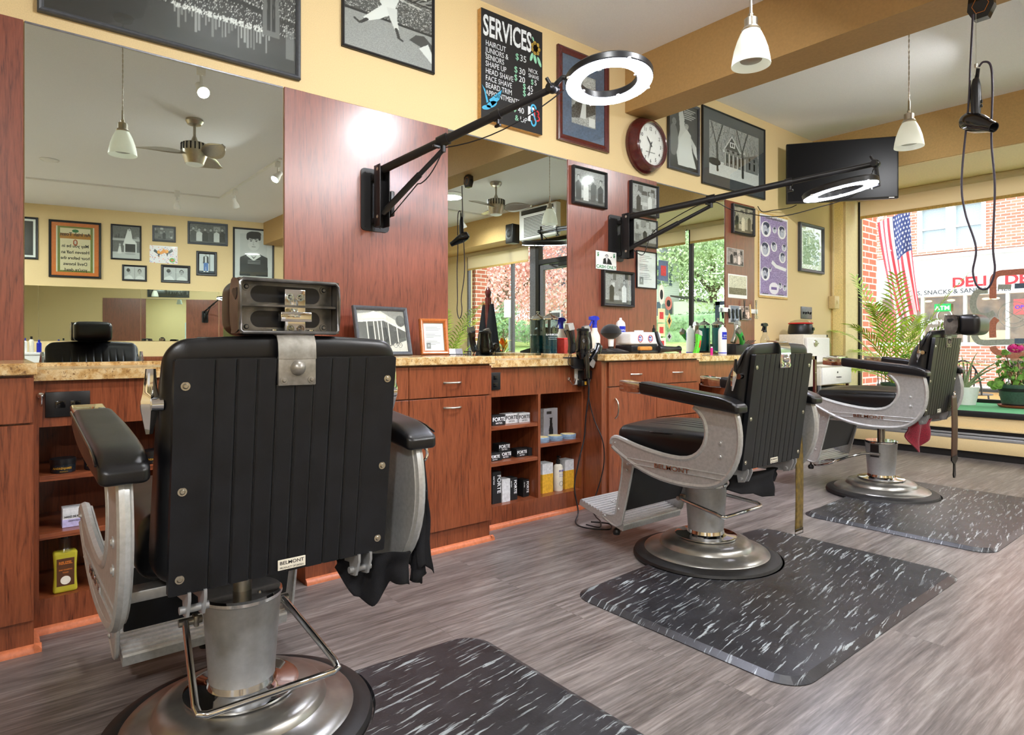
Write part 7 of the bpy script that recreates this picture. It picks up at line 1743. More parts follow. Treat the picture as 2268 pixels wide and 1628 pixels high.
def strop(label, x, y, z0, z1, w, m, end):
    t = thing('razor_strop', label, 'strop', (x, y, z0)); L = z0-z1
    b = MB(); b.grid(6, 20, lambda u, v: Vector((0.004*math.sin(v*3), (u-0.5)*w*(0.8+0.2*min(1, v*5)), -L*v))); o = b.build('strap', M[m], t); md = o.modifiers.new('s', 'SOLIDIFY'); md.thickness = 0.004
    b = MB()
    if end == 'ring':
        b.tube([(0, -w/2-0.003, -L+0.01), (0, -w/2-0.003, -L-0.012), (0, w/2+0.003, -L-0.012), (0, w/2+0.003, -L+0.01)], 0.002, 6, closed=True); b.build('end_ring', M['blackmetal'], t)
    else:
        b.prism([(-w/2, 0), (w/2, 0), (w/2, -0.02), (0.012, -0.045), (0.014, -0.085), (0.020, -0.115), (0.010, -0.135), (-0.010, -0.135), (-0.020, -0.115), (-0.014, -0.085), (-0.012, -0.045), (-w/2, -0.02)], lambda u, v, q: Vector((q, u, v-L)), -0.004, 0.004); b.build('paddle_handle', M['black'], t)
    b = MB(); b.torus((0, 0, 0.012), 0.014, 0.003, 'X', 20, 6); b.build('hanging_ring', M['chrome'], t)
strop('olive leather razor strop hanging from the far arm of the middle chair', -1.415, 2.845, 0.60, 0.150, 0.066, 'strap', 'ring')
strop('brown leather razor strop with a black paddle end on the farthest chair', -1.37, 4.80, 0.67, 0.275, 0.110, 'brownstrap', 'paddle')

# ================================================================ TROLLEY CORNER
t = thing('drawer_cart', 'white drawer cart against the wall beyond the counter', 'cart', (-2.90, 6.16, 0))
b = MB(); b.box(-0.22, 0.19, -0.31, 0.31, 0.62, 0.79, bev=0.003); b.box(-0.23, 0.20, -0.315, 0.315, 0.79, 0.806, bev=0.004); b.build('body', M['offwhite'], t)
b = MB(); b.box(0.19, 0.204, -0.30, 0.30, 0.628, 0.782, bev=0.003); d = b.build('drawer', M['white'], t)
b = MB(); b.tube([(0.204, -0.02, 0.69), (0.225, -0.02, 0.69), (0.225, 0.03, 0.69), (0.204, 0.03, 0.69)], 0.004, 8); b.build('handle', M['blackmetal'], d)
b = MB(); b.cyl((0.204, 0.0, 0.735), (0.208, 0.0, 0.735), 0.009, seg=14); b.build('lock', M['blackmetal'], d)
for x in (-0.20, 0.17):
    for y in (-0.29, 0.29): b = MB(); b.box(x-0.012, x+0.012, y-0.012, y+0.012, 0.0, 0.62, bev=0.002); b.build('leg', M['darkwood'] if x > 0 and y > 0 else M['greymetal'], t)
b = MB(); b.box(-0.2, 0.16, -0.28, 0.28, 0.54, 0.60, bev=0.01); b.build('lower_tray', M['black'], t)
t = thing('towel_warmer', 'white towel warmer cabinet with a rounded door handle on the cart', 'towel warmer', (-2.97, 6.09, 0.8065))
b = MB(); b.box(-0.14, 0.10, -0.235, 0.235, 0, 0.285, bev=0.006); b.build('housing', M['offwhite'], t)
b = MB(); b.rbox(0.10, 0.135, -0.225, 0.225, 0.02, 0.255, 0.012, (1, 1, 1), 3); d = b.build('door', M['white'], t)
b = MB(); b.lathe([(0.0, 0.012), (0.028, 0.010), (0.036, 0.0)], c=(0.134, -0.075, 0.20), axis='X', seg=28); b.box(0.134, 0.15, -0.085, -0.03, 0.194, 0.206, bev=0.004); b.build('handle', M['nickel'], d)
t = thing('wax_warmer', 'round black wax warmer with a red rim on the towel warmer', 'wax warmer', (-2.97, 6.00, 1.092))
b = MB(); b.lathe([(0.0, 0.0), (0.09, 0.0), (0.112, 0.008), (0.114, 0.03), (0.106, 0.085), (0.100, 0.098), (0.0, 0.098)], seg=40); b.build('body', M['black'], t)
b = MB(); b.lathe([(0.100, 0.097), (0.110, 0.100), (0.111, 0.108), (0.104, 0.112), (0.09, 0.112), (0.09, 0.10)], seg=40); b.build('rim', M['red'], t)
b = MB(); b.lathe([(0.10, 0.112), (0.088, 0.126), (0.05, 0.138), (0.0, 0.142)], seg=36); b.build('lid', M['bottleclear'], t)
b = MB(); b.lathe([(0.016, 0.0), (0.015, 0.012), (0.0, 0.013)], c=(0.108, 0.02, 0.05), axis='X', seg=18); b.build('dial', M['blackgloss'], t)
t = thing('gallon_bottle', 'clear square bottle with a black cap right of the towel warmer', 'bottle', (-2.93, 6.42, 0.8065))
b = MB(); b.rbox(-0.045, 0.045, -0.045, 0.045, 0.0, 0.26, 0.012, (1, 1, 4), 3, lambda q: (q.x*(1 if q.z < 0.19 else 1-(q.z-0.19)*7), q.y*(1 if q.z < 0.19 else 1-(q.z-0.19)*7), q.z)); b.build('bottle', M['bottleclear'], t)
b = MB(); b.cyl((0, 0, 0.262), (0, 0, 0.285), 0.024, seg=20); b.build('cap', M['black'], t)
t = thing('tissue_box', 'chrome tissue box on the white cart', 'tissue box', (-2.78, 6.33, 0.8065))
b = MB(); b.rbox(-0.05, 0.06, -0.115, 0.115, 0.0, 0.078, 0.012, (1, 1, 1), 3); b.build('case', M['chrome'], t)
b = MB(); b.rbox(-0.03, 0.03, -0.07, 0.07, 0.079, 0.083, 0.002, (1, 1, 1), 1); b.build('slot', M['blackgloss'], t)
t = thing('small_bin', 'white plastic storage bin on the floor beside the cart', 'bin', (-2.80, 5.60, 0.0))
b = MB(); b.prism([(-0.14, 0.0), (0.12, 0.0), (0.15, 0.42), (-0.16, 0.42)], xz(0), -0.13, 0.13); b.build('bin_body', M['offwhite'], t, smooth=False)
b = MB(); b.box(-0.175, 0.165, -0.145, 0.145, 0.40, 0.425, bev=0.006); b.build('rim', M['white'], t)
t = thing('shelf_bracket_stand', 'slotted brown angle-iron stand beside the white cart', 'stand', (-2.62, 5.56, 0))
b = MB(); b.box(0.0, 0.003, -0.018, 0.018, 0.0, 0.895); b.box(-0.03, 0.003, 0.015, 0.018, 0.0, 0.895); b.box(0.0, 0.003, -0.22, 0.018, 0.865, 0.895); b.build('upright', M['mahog'], t, smooth=False)
for z in (0.12, 0.25, 0.5, 0.75): b = MB(); b.cyl((0.003, 0, z), (0.005, 0, z), 0.005, seg=12); b.build('bolt', M['nickel'], t)
t = thing('side_table', 'pale side table with a grey skirt behind the middle chair', 'table', (-2.86, 5.62, 0))
b = MB(); b.box(-0.2, 0.16, -0.15, 0.10, 0.62, 0.85, bev=0.004); b.build('cabinet_box', M['offwhite'], t)
for y in (-0.13, 0.08): b = MB(); b.box(-0.19, -0.17, y-0.01, y+0.01, 0.426, 0.62); b.build('leg', M['greymetal'], t, smooth=False)

# ================================================================ PLANTS ON THE TURF SHELF
def frond(parent, az, L, rise, droop, n=22, leaf=0.27, m='leaf', base=(0, 0, 0), seed=0):
    r = random.Random(seed); b = MB(); P = []; dx, dy = math.cos(az), math.sin(az)
    for i in range(n+1):
        s = i/n; h = L*s*math.sin(rise)*(1-droop*s*s*0.9); d = L*s*math.cos(rise)*(0.75+0.25*s)+L*droop*0.25*s*s
        P.append(Vector((base[0]+dx*d, base[1]+dy*d, base[2]+h)))
    b.tube(P, [0.006*(1-0.85*i/n)+0.0008 for i in range(n+1)], 5)
    for i in range(int(n*0.28), n+1):
        s = i/n; T_ = (P[min(i+1, n)]-P[i-1]).normalized(); side = T_.cross(Vector((0, 0, 1)))
        if side.length < 1e-3: side = Vector((1, 0, 0))
        side.normalize(); up = side.cross(T_); ll = leaf*(0.55+0.45*math.sin(PI*min(1, (s-0.2)*1.15)))*(1.05-0.4*s)
        for sg in (-1, 1):
            d = (T_*0.85+side*sg*0.75+up*0.18+Vector((0, 0, -0.15+r.uniform(-.1, .1)))).normalized(); w = up.cross(d).normalized()*0.011
            p0 = P[i]; p1 = p0+d*ll*0.5; p2 = p0+d*ll+Vector((0, 0, -ll*0.16))
            V = [b.b.verts.new(q) for q in (p0-w*0.4, p0+w*0.4, p1+w, p2, p1-w)]
            b.b.faces.new(V)
    return b.build('frond', M[m], parent, smooth=False)
def palm(label, x, y, z, spec, pot_r=0.13, h=0.2, seed=1):
    t = thing('potted_palm', label, 'plant', (x, y, z))
    b = MB(); b.lathe([(0.0, 0.0), (pot_r*0.78, 0.0), (pot_r*0.80, 0.01), (pot_r*0.97, h*0.85), (pot_r*1.04, h*0.86), (pot_r*1.04, h), (pot_r*0.95, h), (pot_r*0.93, h*0.92), (0.0, h*0.92)], seg=40); b.build('pot', M['greenpot'], t)
    b = MB(); b.lathe([(0.0, h*0.96), (pot_r*0.93, h*0.93)], seg=30); b.build('soil', M['soil'], t)
    b = MB()
    for i in range(5): a = i*1.3; b.tube([(0.02*math.cos(a), 0.02*math.sin(a), h*0.9), (0.035*math.cos(a), 0.035*math.sin(a), h+0.12)], [0.014, 0.009], 8)
    b.build('stem_base', M['stem'], t)
    for i, (az, L, rise, dr) in enumerate(spec): frond(t, az, L, rise, dr, seed=seed*50+i, base=(0.02*math.cos(az), 0.02*math.sin(az), h*0.95))
    return t
palm('potted palm with long feathery fronds in the shop window', -2.56, 7.17, 0.4155, [(2.85, 1.30, 1.25, 0.10), (3.4, 0.95, 1.0, 0.35), (2.6, 0.85, 0.75, 0.5), (0.2, 1.30, 1.15, 0.12), (-0.3, 1.05, 0.95, 0.25), (0.4, 0.72, 0.55, 0.5), (1.4, 0.9, 1.2, 0.2), (-1.7, 1.05, 1.28, 0.25), (-2.3, 0.9, 1.15, 0.3), (4.3, 0.55, 0.6, 0.6), (-0.9, 0.75, 0.75, 0.45), (3.1, 0.6, 0.45, 0.6), (1.9, 1.25, 1.4, 0.1), (0.0, 0.9, 1.3, 0.3)], 0.13, 0.19)
palm('second potted palm by the entrance window, seen in the second mirror', 2.95, 6.05, 0.0, [(i*0.63, 1.75-0.1*(i % 3), 1.2-0.12*(i % 4), 0.2) for i in range(11)], 0.18, 0.45, 3)
# croton
t = thing('potted_croton', 'croton plant with yellow and orange leaves seen in the second mirror', 'plant', (1.76, 6.40, 0.0))
b = MB(); b.lathe([(0.0, 0.0), (0.13, 0.0), (0.17, 0.33), (0.15, 0.33), (0.0, 0.30)], seg=32); b.build('pot', M['terracotta'], t)
b = MB(); b.tube([(0, 0, 0.3), (0.01, 0, 0.95)], 0.01, 8); b.build('stem', M['stem'], t)
for mname in ('croton1', 'croton2', 'leafdark'):
    b = MB(); r = random.Random(5 if mname == 'croton1' else (6 if mname == 'croton2' else 8))
    for i in range(16):
        a = r.uniform(0, 2*PI); el = r.uniform(0.1, 1.2); z = r.uniform(0.62, 1.02); d = Vector((math.cos(a)*math.cos(el), math.sin(a)*math.cos(el), math.sin(el))); w = d.cross(Vector((0, 0, 1))).normalized()*0.035; L = r.uniform(0.16, 0.26); p = Vector((0, 0, z))
        V = [b.b.verts.new(q) for q in (p, p+d*L*.5+w, p+d*L+Vector((0, 0, -.03)), p+d*L*.5-w)]; b.b.faces.new(V)
    b.build('leaves', M[mname], t, smooth=False)
# geranium
t = thing('potted_geranium', 'magenta geranium in a green barrel pot on the turf shelf', 'plant', (-1.585, 7.32, 0.4155))
b = MB(); b.lathe([(0.0, 0.0), (0.135, 0.0), (0.150, 0.010), (0.158, 0.024), (0.150, 0.024), (0.12, 0.012), (0.0, 0.012)], seg=40); b.build('saucer', M['terracotta'], t)
b = MB(); b.lathe([(0.0, 0.013), (0.118, 0.013), (0.128, 0.05), (0.150, 0.16), (0.158, 0.20), (0.158, 0.212), (0.145, 0.212), (0.14, 0.19), (0.0, 0.185)], seg=56); pt = b.build('pot', M['greenpot'], t)
b = MB(); b.lathe([(0.1505, 0.150), (0.1525, 0.151), (0.1575, 0.178), (0.156, 0.179)], seg=56); b.lathe([(0.1205, 0.016), (0.122, 0.017), (0.126, 0.034), (0.1245, 0.035)], seg=56); b.build('hoops', M['rubber'], pt)
b = MB(); r = random.Random(11); tips = []
for i in range(16):
    a = r.uniform(0, 2*PI); rr = r.uniform(0.03, 0.17); h = r.uniform(0.27, 0.50); p = (rr*math.cos(a), rr*math.sin(a), h); tips.append(p); b.tube(chain((0.04*math.cos(a), 0.04*math.sin(a), 0.18), (rr*0.6*math.cos(a+.3), rr*0.6*math.sin(a+.3), 0.18+h*0.35), p), 0.0035, 5)
b.build('stems', mat('geranium_stem', (128, 92, 60), 0.7), t)
b = MB()
for i in range(150):
    p = Vector(tips[i % 16])+Vector((r.uniform(-.05, .05), r.uniform(-.05, .05), r.uniform(-.14, .05))); nrm = Vector((r.uniform(-1, 1), r.uniform(-1.2, .6), r.uniform(.1, 1))).normalized(); u = nrm.orthogonal().normalized(); v = nrm.cross(u); R = r.uniform(0.014, 0.03)
    V = [b.b.verts.new(p+(u*math.cos(2*PI*k/10)+v*math.sin(2*PI*k/10))*R*(1+0.14*math.cos(5*2*PI*k/10))+nrm*0.0) for k in range(10)]; b.b.faces.new(V)
for p in ((-0.17, -0.08, 0.20), (-0.13, -0.10, 0.23), (-0.10, -0.12, 0.215)):
    for k2 in range(3):
        c = Vector(p)+Vector((r.uniform(-.03, .03), r.uniform(-.02, .0), r.uniform(-.02, .02))); V = [b.b.verts.new(c+Vector((math.cos(2*PI*k/9)*.03, -0.01+0.01*math.sin(k), math.sin(2*PI*k/9)*.03))) for k in range(9)]; b.b.faces.new(V)
b.build('leaves', M['leafdark'], t, smooth=False)
b = MB(); c = Vector((-0.015, -0.03, 0.545))
for i in range(60):
    d = Vector((r.gauss(0, 1), r.gauss(0, 1), r.gauss(0, .7))).normalized(); p = c+Vector((d.x*.055, d.y*.055, d.z*.035)); u = d.orthogonal().normalized(); v = d.cross(u); V = [b.b.verts.new(p+(u*math.cos(2*PI*k/6)+v*math.sin(2*PI*k/6))*0.016+d*0.006*(k % 2)) for k in range(6)]; b.b.faces.new(V)
b.build('blossom', M['petal'], t, smooth=False)
# aloe
t = thing('potted_aloe', 'spiky aloe in a white pot behind the farthest chair', 'plant', (-1.99, 7.30, 0.4155))
b = MB(); b.lathe([(0.0, 0.0), (0.08, 0.0), (0.10, 0.10), (0.11, 0.17), (0.10, 0.17), (0.0, 0.15)], seg=32); b.build('pot', M['white'], t)
for k, (dx, dy, dz) in enumerate(((0.34, -0.02, 0.30), (0.32, 0.05, 0.25), (0.18, -0.06, 0.10), (0.22, 0.02, 0.13), (0.10, 0.0, 0.36), (-0.05, 0.05, 0.33), (-0.2, 0.0, 0.25), (-0.15, -0.05, 0.1))):
    b = MB(); pts = [Vector((dx*s*(0.6+0.4*s), dy*s, 0.15+dz*(1.25*s-0.25*s*s*s))) for s in np.linspace(0, 1, 9)]; b.tube(pts, [0.016*(1-s*0.92) for s in np.linspace(0, 1, 9)], 6); b.build('leaf', mat('aloe_leaf', (132, 150, 110), 0.5), t)
# coat tree with jackets
t = thing('coat_tree', 'mahogany coat tree seen in the second mirror', 'coat stand', (1.37, 5.8, 0))
b = MB(); b.box(-0.035, 0.035, -0.035, 0.035, 0.05, 1.70, bev=0.004); b.lathe([(0.03, 1.70), (0.045, 1.75), (0.05, 1.78), (0.03, 1.83), (0.0, 1.87)], seg=20); b.build('post', M['mahog'], t)
for k in range(4): a = k*PI/2; b = MB(); b.tube([(0.03*math.cos(a), 0.03*math.sin(a), 0.16), (0.28*math.cos(a), 0.28*math.sin(a), 0.02)], 0.02, 8); b.build('foot', M['mahog'], t)
for k in range(4): a = k*PI/2; b = MB(); b.tube([(0.035*math.cos(a), 0.035*math.sin(a), 1.60), (0.09*math.cos(a), 0.09*math.sin(a), 1.58), (0.11*math.cos(a), 0.11*math.sin(a), 1.64)], 0.005, 6); b.build('hook', mat('brass', (190, 150, 70), 0.3, 1.0), t)
for s, lb in ((1, 'black jacket hanging on the left of the coat tree in the mirror'), (-1, 'black jacket hanging on the right of the coat tree in the mirror')):
    b = MB()
    def f(u, v, s=s):
        w = 0.03+0.16*v; a = 2*PI*u; return Vector((1.37+s*0.09+w*math.cos(a)*(1+0.08*math.sin(5*a)), 5.8+0.10*(0.3+v)*math.sin(a)*(1+0.08*math.sin(5*a)), 1.60-0.92*v))
    b.grid(32, 14, f, closed_u=True); tag(b.build('jacket', M['cloth']), lb, 'jacket')
# air conditioner, speaker
t = thing('air_conditioner', 'white through-wall air conditioner above the entrance', 'air conditioner', (0.85, 6.42, 2.83))
b = MB(); b.rbox(-0.42, 0.42, -0.10, -0.001, -0.24, 0.24, 0.02, (1, 1, 1), 3); b.build('housing', M['white'], t)
b = MB()
for i in range(14): b.box(-0.36, 0.30, -0.104, -0.100, -0.20+0.022*i, -0.19+0.022*i)
b.build('louvres', M['blackmetal'], t, smooth=False)
b = MB(); b.box(-0.36, 0.36, -0.106, -0.098, 0.14, 0.21, bev=0.01); b.build('control_panel', M['blackgloss'], t)
t = thing('loudspeaker', 'black loudspeaker bracketed to the bulkhead beside the air conditioner', 'speaker', (1.42, 6.34, 2.72))
b = MB(); b.rbox(-0.09, 0.09, -0.10, 0.07, -0.15, 0.15, 0.015, (1, 1, 1), 2, lambda q: (q.x*(1 if q.y < 0 else 0.75), q.y, q.z)); b.build('cabinet', M['black'], t)
b = MB(); b.lathe([(0.0, -0.103), (0.055, -0.103), (0.06, -0.10)], axis='Y', seg=24); b.build('cone', M['rubber'], t)
# reception pieces behind the camera side (reflected)
t = thing('reception_counter', 'white lit display counter at the left of the first mirror', 'counter', (4.35, 0.50, 0))
b = MB(); b.box(-0.25, 0.25, -0.6, 0.35, 0, 0.86, bev=0.005); b.build('cabinet', M['white'], t)
b = MB(); b.box(-0.27, 0.27, -0.62, 0.37, 0.86, 0.89, bev=0.004); b.build('worktop', M['whitematte'], t)
for i, (dy, h, mm, lb) in enumerate(((0.05, 0.13, 'white', 'small white squeeze bottle on the reception counter'), (0.12, 0.17, 'white', 'white product bottle on the reception counter'), (0.19, 0.19, 'offwhite', 'cream product bottle with a dark cap on the reception counter'), (0.27, 0.15, 'blue', 'blue product jar on the reception counter'))):
    t = thing('product_bottle', lb, 'bottle', (4.15, 0.22+dy, 0.8905))
    b = MB(); b.lathe([(0.0, 0.0), (0.028, 0.0), (0.028, h*0.8), (0.015, h*0.9), (0.0, h*0.9)], seg=20); b.build('bottle', M[mm], t)
    b = MB(); b.cyl((0, 0, h*0.9), (0, 0, h*1.1), 0.013, seg=14); b.build('cap', M['black'] if i == 2 else M['blue'], t)

# ---- the photographer, crouched behind the camera in black (seen only in the double reflection)
def person():
    bm = bmesh.new(); sk = bm.verts.layers.skin.verify()
    J = [((0.42, -0.20, 0.46), .155), ((0.36, -0.17, 0.66), .15), ((0.28, -0.13, 0.84), .16), ((0.22, -0.10, 0.93), .09), ((0.17, -0.08, 0.985), .055),
         ((0.34, 0.09, 0.86), .065), ((0.22, 0.16, 0.66), .045), ((0.12, 0.05, 0.82), .034), ((0.20, -0.33, 0.84), .065), ((0.16, -0.36, 0.64), .045), ((0.11, -0.17, 0.80), .034),
         ((0.50, -0.05, 0.42), .095), ((0.10, 0.02, 0.50), .070), ((0.28, 0.04, 0.09), .048), ((0.14, 0.06, 0.04), .04), ((0.44, -0.36, 0.42), .095), ((0.06, -0.42, 0.48), .07), ((0.24, -0.42, 0.09), .048), ((0.10, -0.44, 0.04), .04)]
    E = [(0, 1), (1, 2), (2, 3), (3, 4), (2, 5), (5, 6), (6, 7), (2, 8), (8, 9), (9, 10), (0, 11), (11, 12), (12, 13), (13, 14), (0, 15), (15, 16), (16, 17), (17, 18)]
    vs = []
    for p, r in J:
        v = bm.verts.new((p[0]+0.12, p[1]-0.05, p[2])); v[sk].radius = (r, r); vs.append(v)
    vs[0][sk].use_root = True
    for a, b in E: bm.edges.new((vs[a], vs[b]))
    me = bpy.data.meshes.new('person'); bm.to_mesh(me); bm.free(); me.materials.append(M['cloth'])
    o = bpy.data.objects.new('person', me); C.objects.link(o); o.modifiers.new('skin', 'SKIN'); s = o.modifiers.new('sub', 'SUBSURF'); s.levels = 2; s.render_levels = 2
    tag(o, 'person in black crouching over the camera, seen only in the mirrors', 'person')
    h = MB(); h.sphere((0.25, -0.125, 1.10), 0.098, (1.0, 0.82, 1.15)); h.sphere((0.155, -0.125, 1.085), 0.017, (1.3, 1, 1)); h.cyl((0.28, -0.13, 1.0), (0.265, -0.127, 1.06), 0.055, seg=16)
    for s in (-1, 1): h.sphere((0.26, -0.125+s*0.083, 1.095), 0.02, (.8, .4, 1.2))
    h.build('head', M['skin'], o)
    b = MB(); r = random.Random(3)
    for i in range(120):
        d = Vector((r.gauss(0.25, .8), r.gauss(0, .8), r.gauss(.55, .7))).normalized(); b.sphere(Vector((0.268, -0.125, 1.115))+Vector((d.x*.095, d.y*.08, d.z*.10)), 0.018, seg=8, rings=6)
    b.build('hair', M['hair'], o)
    o.location = (0.35, -0.1, 0)
    for s, hp in ((1, (0.215, 0.0, 0.82)), (-1, (0.21, -0.22, 0.80))):
        b = MB(); c = Vector(hp); b.sphere(c, 0.036, (1.1, .6, 1.0), 14, 10)
        for k in range(4): y = (k-1.5)*0.017; b.tube([c+Vector((-0.025, y, 0.02)), c+Vector((-0.05, y*0.9, 0.035)), c+Vector((-0.06, y*0.8, 0.055-0.004*abs(k-1))), c+Vector((-0.05, y*0.7, 0.07))], [.009, .0085, .008, .007], 8)
        b.tube([c+Vector((0, -s*0.03, 0.01)), c+Vector((-0.02, -s*0.045, 0.03)), c+Vector((-0.03, -s*0.04, 0.05))], [.011, .009, .008], 8); b.build('hand', M['skin'], o)
person()

# ================================================================ WINDOW DECALS
t = thing('window_decal', 'large frosted interlocking monogram decal on the shop window', 'decal', (-1.8, 7.680, 1.28)); O_ = Vector((-1.8, 0, 1.28))
def strokexz(name, pts, w, m, y=0.0):
    pts = chain(*[(x-O_.x, 0, z-O_.z) for x, z in pts]) if len(pts) > 2 else [Vector((x-O_.x, 0, z-O_.z)) for x, z in pts]
    b = MB(); L = []; R = []
    for i, p in enumerate(pts):
        d = (pts[min(i+1, len(pts)-1)]-pts[max(i-1, 0)]).normalized(); n = Vector((-d.z, 0, d.x))*w/2; L.append(p+n); R.append(p-n)
    A = [[b.b.verts.new((q.x, y+dy, q.z)) for q in L+R[::-1]] for dy in (0, -0.0008)]
    n = len(A[0]); k = len(L)
    for i in range(k-1):
        for F in A: b.b.faces.new((F[i], F[i+1], F[n-2-i], F[n-1-i]))
    for i in range(n): j = (i+1) % n; b.b.faces.new((A[0][i], A[0][j], A[1][j], A[1][i]))
    b.build(name, M[m], t, smooth=False)
strokexz('letter_c', [(-1.906, 1.531), (-1.989, 1.524), (-2.027, 1.451), (-2.027, 1.367), (-1.989, 1.298), (-1.926, 1.279), (-1.852, 1.309)], 0.058, 'frost')
strokexz('letter_c_tail', [(-2.024, 1.093), (-1.989, 1.03), (-1.933, 1.014), (-1.825, 1.017), (-1.693, 1.021)], 0.058, 'frost')
strokexz('letter_c_bar', [(-1.825, 1.563), (-1.719, 1.555)], 0.05, 'frost'); strokexz('letter_f', [(-1.693, 1.562), (-1.30, 1.555)], 0.05, 'decalblue'); strokexz('letter_f_stem', [(-1.693, 1.029), (-1.30, 1.03)], 0.05, 'decalblue')
strokexz('letter_f_upright', [(-1.33, 1.58), (-1.33, 1.005)], 0.07, 'decalblue')
strokexz('letter_b_top', [(-1.865, 1.45), (-1.865, 1.574), (-1.858, 1.655), (-1.818, 1.693), (-1.725, 1.697), (-1.58, 1.690), (-1.50, 1.63)], 0.058, 'decalred', -0.0009)
strokexz('letter_b_mid', [(-1.831, 1.251), (-1.865, 1.203), (-1.868, 1.121), (-1.865, 1.063)], 0.058, 'decalred', -0.0009); strokexz('letter_b_foot', [(-1.868, 0.976), (-1.852, 0.939), (-1.798, 0.903), (-1.70, 0.888), (-1.55, 0.90)], 0.058, 'decalred', -0.0009)
b = MB(); b.torus((-1.70-O_.x, 0, 1.285-O_.z), 0.125, 0.003, 'Y', 48, 5); b.torus((-1.70-O_.x, 0, 1.285-O_.z), 0.085, 0.002, 'Y', 48, 5)
for s in (-1, 1): b.tube([(-1.70-O_.x-s*0.06, 0, 1.285-O_.z+0.045), (-1.70-O_.x+s*0.055, 0, 1.285-O_.z-0.04)], 0.003, 5); b.torus((-1.70-O_.x+s*0.062, 0, 1.285-O_.z-0.05), 0.013, 0.0025, 'Y', 16, 5)
b.build('scissors_emblem', M['frost'], t)
lettering('lettering', [('private barbershop', 0, 0, 0.05, 'CENTER', 1.1)], M['frost'], t, wall_m((-1.80-O_.x, -0.001, 0.815-O_.z), (-1, 0, 0)), 0.0003)

# ================================================================ OUTDOORS
sbox('ground_sidewalk', -14, 12, 7.8, 11.2, -0.12, -0.02, m='concrete')
sbox('ground_street', -30, 30, 11.2, 17.4, -0.2, -0.14, m='asphalt'); sbox('ground_far_sidewalk', -30, 2.5, 17.4, 19.5, -0.2, -0.05, m='concrete')
b = MB()
def hill(u, v):
    x = 2.0+48*u; y = 9.0+42*v; d = math.hypot(x*0.8, y); z = -0.03+max(0.0, min(1, (x-2.5)/4))*max(0, (y-10.5))*0.115; return Vector((x, y, min(z, 3.4)))
b.grid(30, 30, hill); tag(b.build('lawn', M['grass']), 'sloping green lawn across the street seen in the mirrors', 'lawn', kind='stuff')
for a in ((-3.65, -3.19, 7.80, 8.35, -0.02, 3.4),):
    b = MB(); b.box(*a); tag(b.build('brick_pier', M['brickpier'], smooth=False), 'red brick pier just outside the left edge of the shop window', 'pier')
b = MB(); b.box(3.42, 3.9, 7.05, 7.32, -0.02, 3.4); tag(b.build('brick_pier', M['brickpier'], smooth=False), 'red brick pier outside the entrance window, seen in the second mirror', 'pier')
t = thing('planter_wall', 'low tan wall across the sidewalk behind the patio chairs', 'wall', (-1.5, 10.6, 0))
b = MB(); b.box(-3.5, 3.0, 0, 0.2, -0.02, 0.34); b.build('wall_body', M['exttan'], t, smooth=False)
b = MB(); b.box(-3.55, 3.05, -0.03, 0.23, 0.34, 0.38); b.build('cap_stone', M['rubber'], t, smooth=False)
# deli building
t = thing('deli_building', 'brick deli building across the street with a white sign band', 'building', (-5, 19.5, -0.1))
def lo(x, z): return (x+5, z+0.1)
def bb(x0, x1, y0, y1, z0, z1): return (x0+5, x1+5, y0-19.5, y1-19.5, z0+0.1, z1+0.1)
b = MB()
for a in ((-16, -6.42, 19.5, 20.2, 3.40, 9), (-4.88, -2.3, 19.5, 20.2, 3.40, 9), (-0.7, 2.4, 19.5, 20.2, 3.40, 9), (-2.3, -0.7, 19.5, 20.2, 3.4, 3.48), (-2.3, -0.7, 19.5, 20.2, 4.72, 9), (-6.42, -4.88, 19.5, 20.2, 3.40, 3.47), (-6.42, -4.88, 19.5, 20.2, 4.72, 9), (-16, -4.5, 19.5, 20.0, -0.1, 0.98), (-3.6, 2.4, 19.5, 20.0, -0.1, 0.98), (-16, -7.75, 19.5, 20, 0.98, 2.32)): b.box(*bb(*a))
b.build('brick_wall', M['brick'], t, smooth=False)
b = MB(); b.box(*bb(-6.50, -4.80, 19.42, 19.5, 3.40, 3.47)); b.build('brick_sill', M['brick'], t, smooth=False)
for x0, x1 in ((-6.42, -4.88), (-2.3, -0.7)):
    b = MB()
    for a in ((x0, x0+0.09, 3.475, 4.715, 0), (x1-0.09, x1, 3.475, 4.715, 0), ((x0+x1)/2-0.10, (x0+x1)/2+0.10, 3.475, 4.715, 0), (x0-.002, x1+.002, 3.473, 3.55, .006), (x0-.002, x1+.002, 4.62, 4.72, .006)): b.box(*bb(a[0], a[1], 19.46-a[4], 19.6-a[4], a[2], a[3]))
    wf = b.build('upper_window', M['extwhite'], t, smooth=False)
    b = MB(); b.box(*bb(x0, x1, 19.60, 19.62, 3.5, 4.7)); b.build('pane', mat('pale_blind_glass', (176, 190, 200), 0.2), wf, smooth=False)
    b = MB(); b.box(*bb(x0+.09, x1-.09, 19.52, 19.58, 4.06, 4.11)); b.build('sash_rail', M['extwhite'], wf, smooth=False)
b = MB(); b.box(*bb(-7.9, 2.4, 19.30, 19.9, 2.98, 3.28)); b.box(*bb(-7.9, 2.4, 19.15, 19.9, 3.24, 3.34)); b.build('cornice', M['extwhite'], t, smooth=False)
b = MB(); b.box(*bb(-7.8, 2.4, 19.36, 19.6, 2.30, 2.98)); sg = b.build('sign_band', M['whitematte'], t, smooth=False)
SM = wall_m((0, -0.142, 0), (1, 0, 0))
lettering('deli_lettering', [('DELI', lo(-5.58, 0)[0], lo(0, 2.48)[1], 0.34, 'LEFT', 1.12, 0.012), ('DELI', lo(-4.47, 0)[0], lo(0, 2.48)[1], 0.34, 'LEFT', 1.12, 0.012)], M['silkred'], t, SM, 0.002)
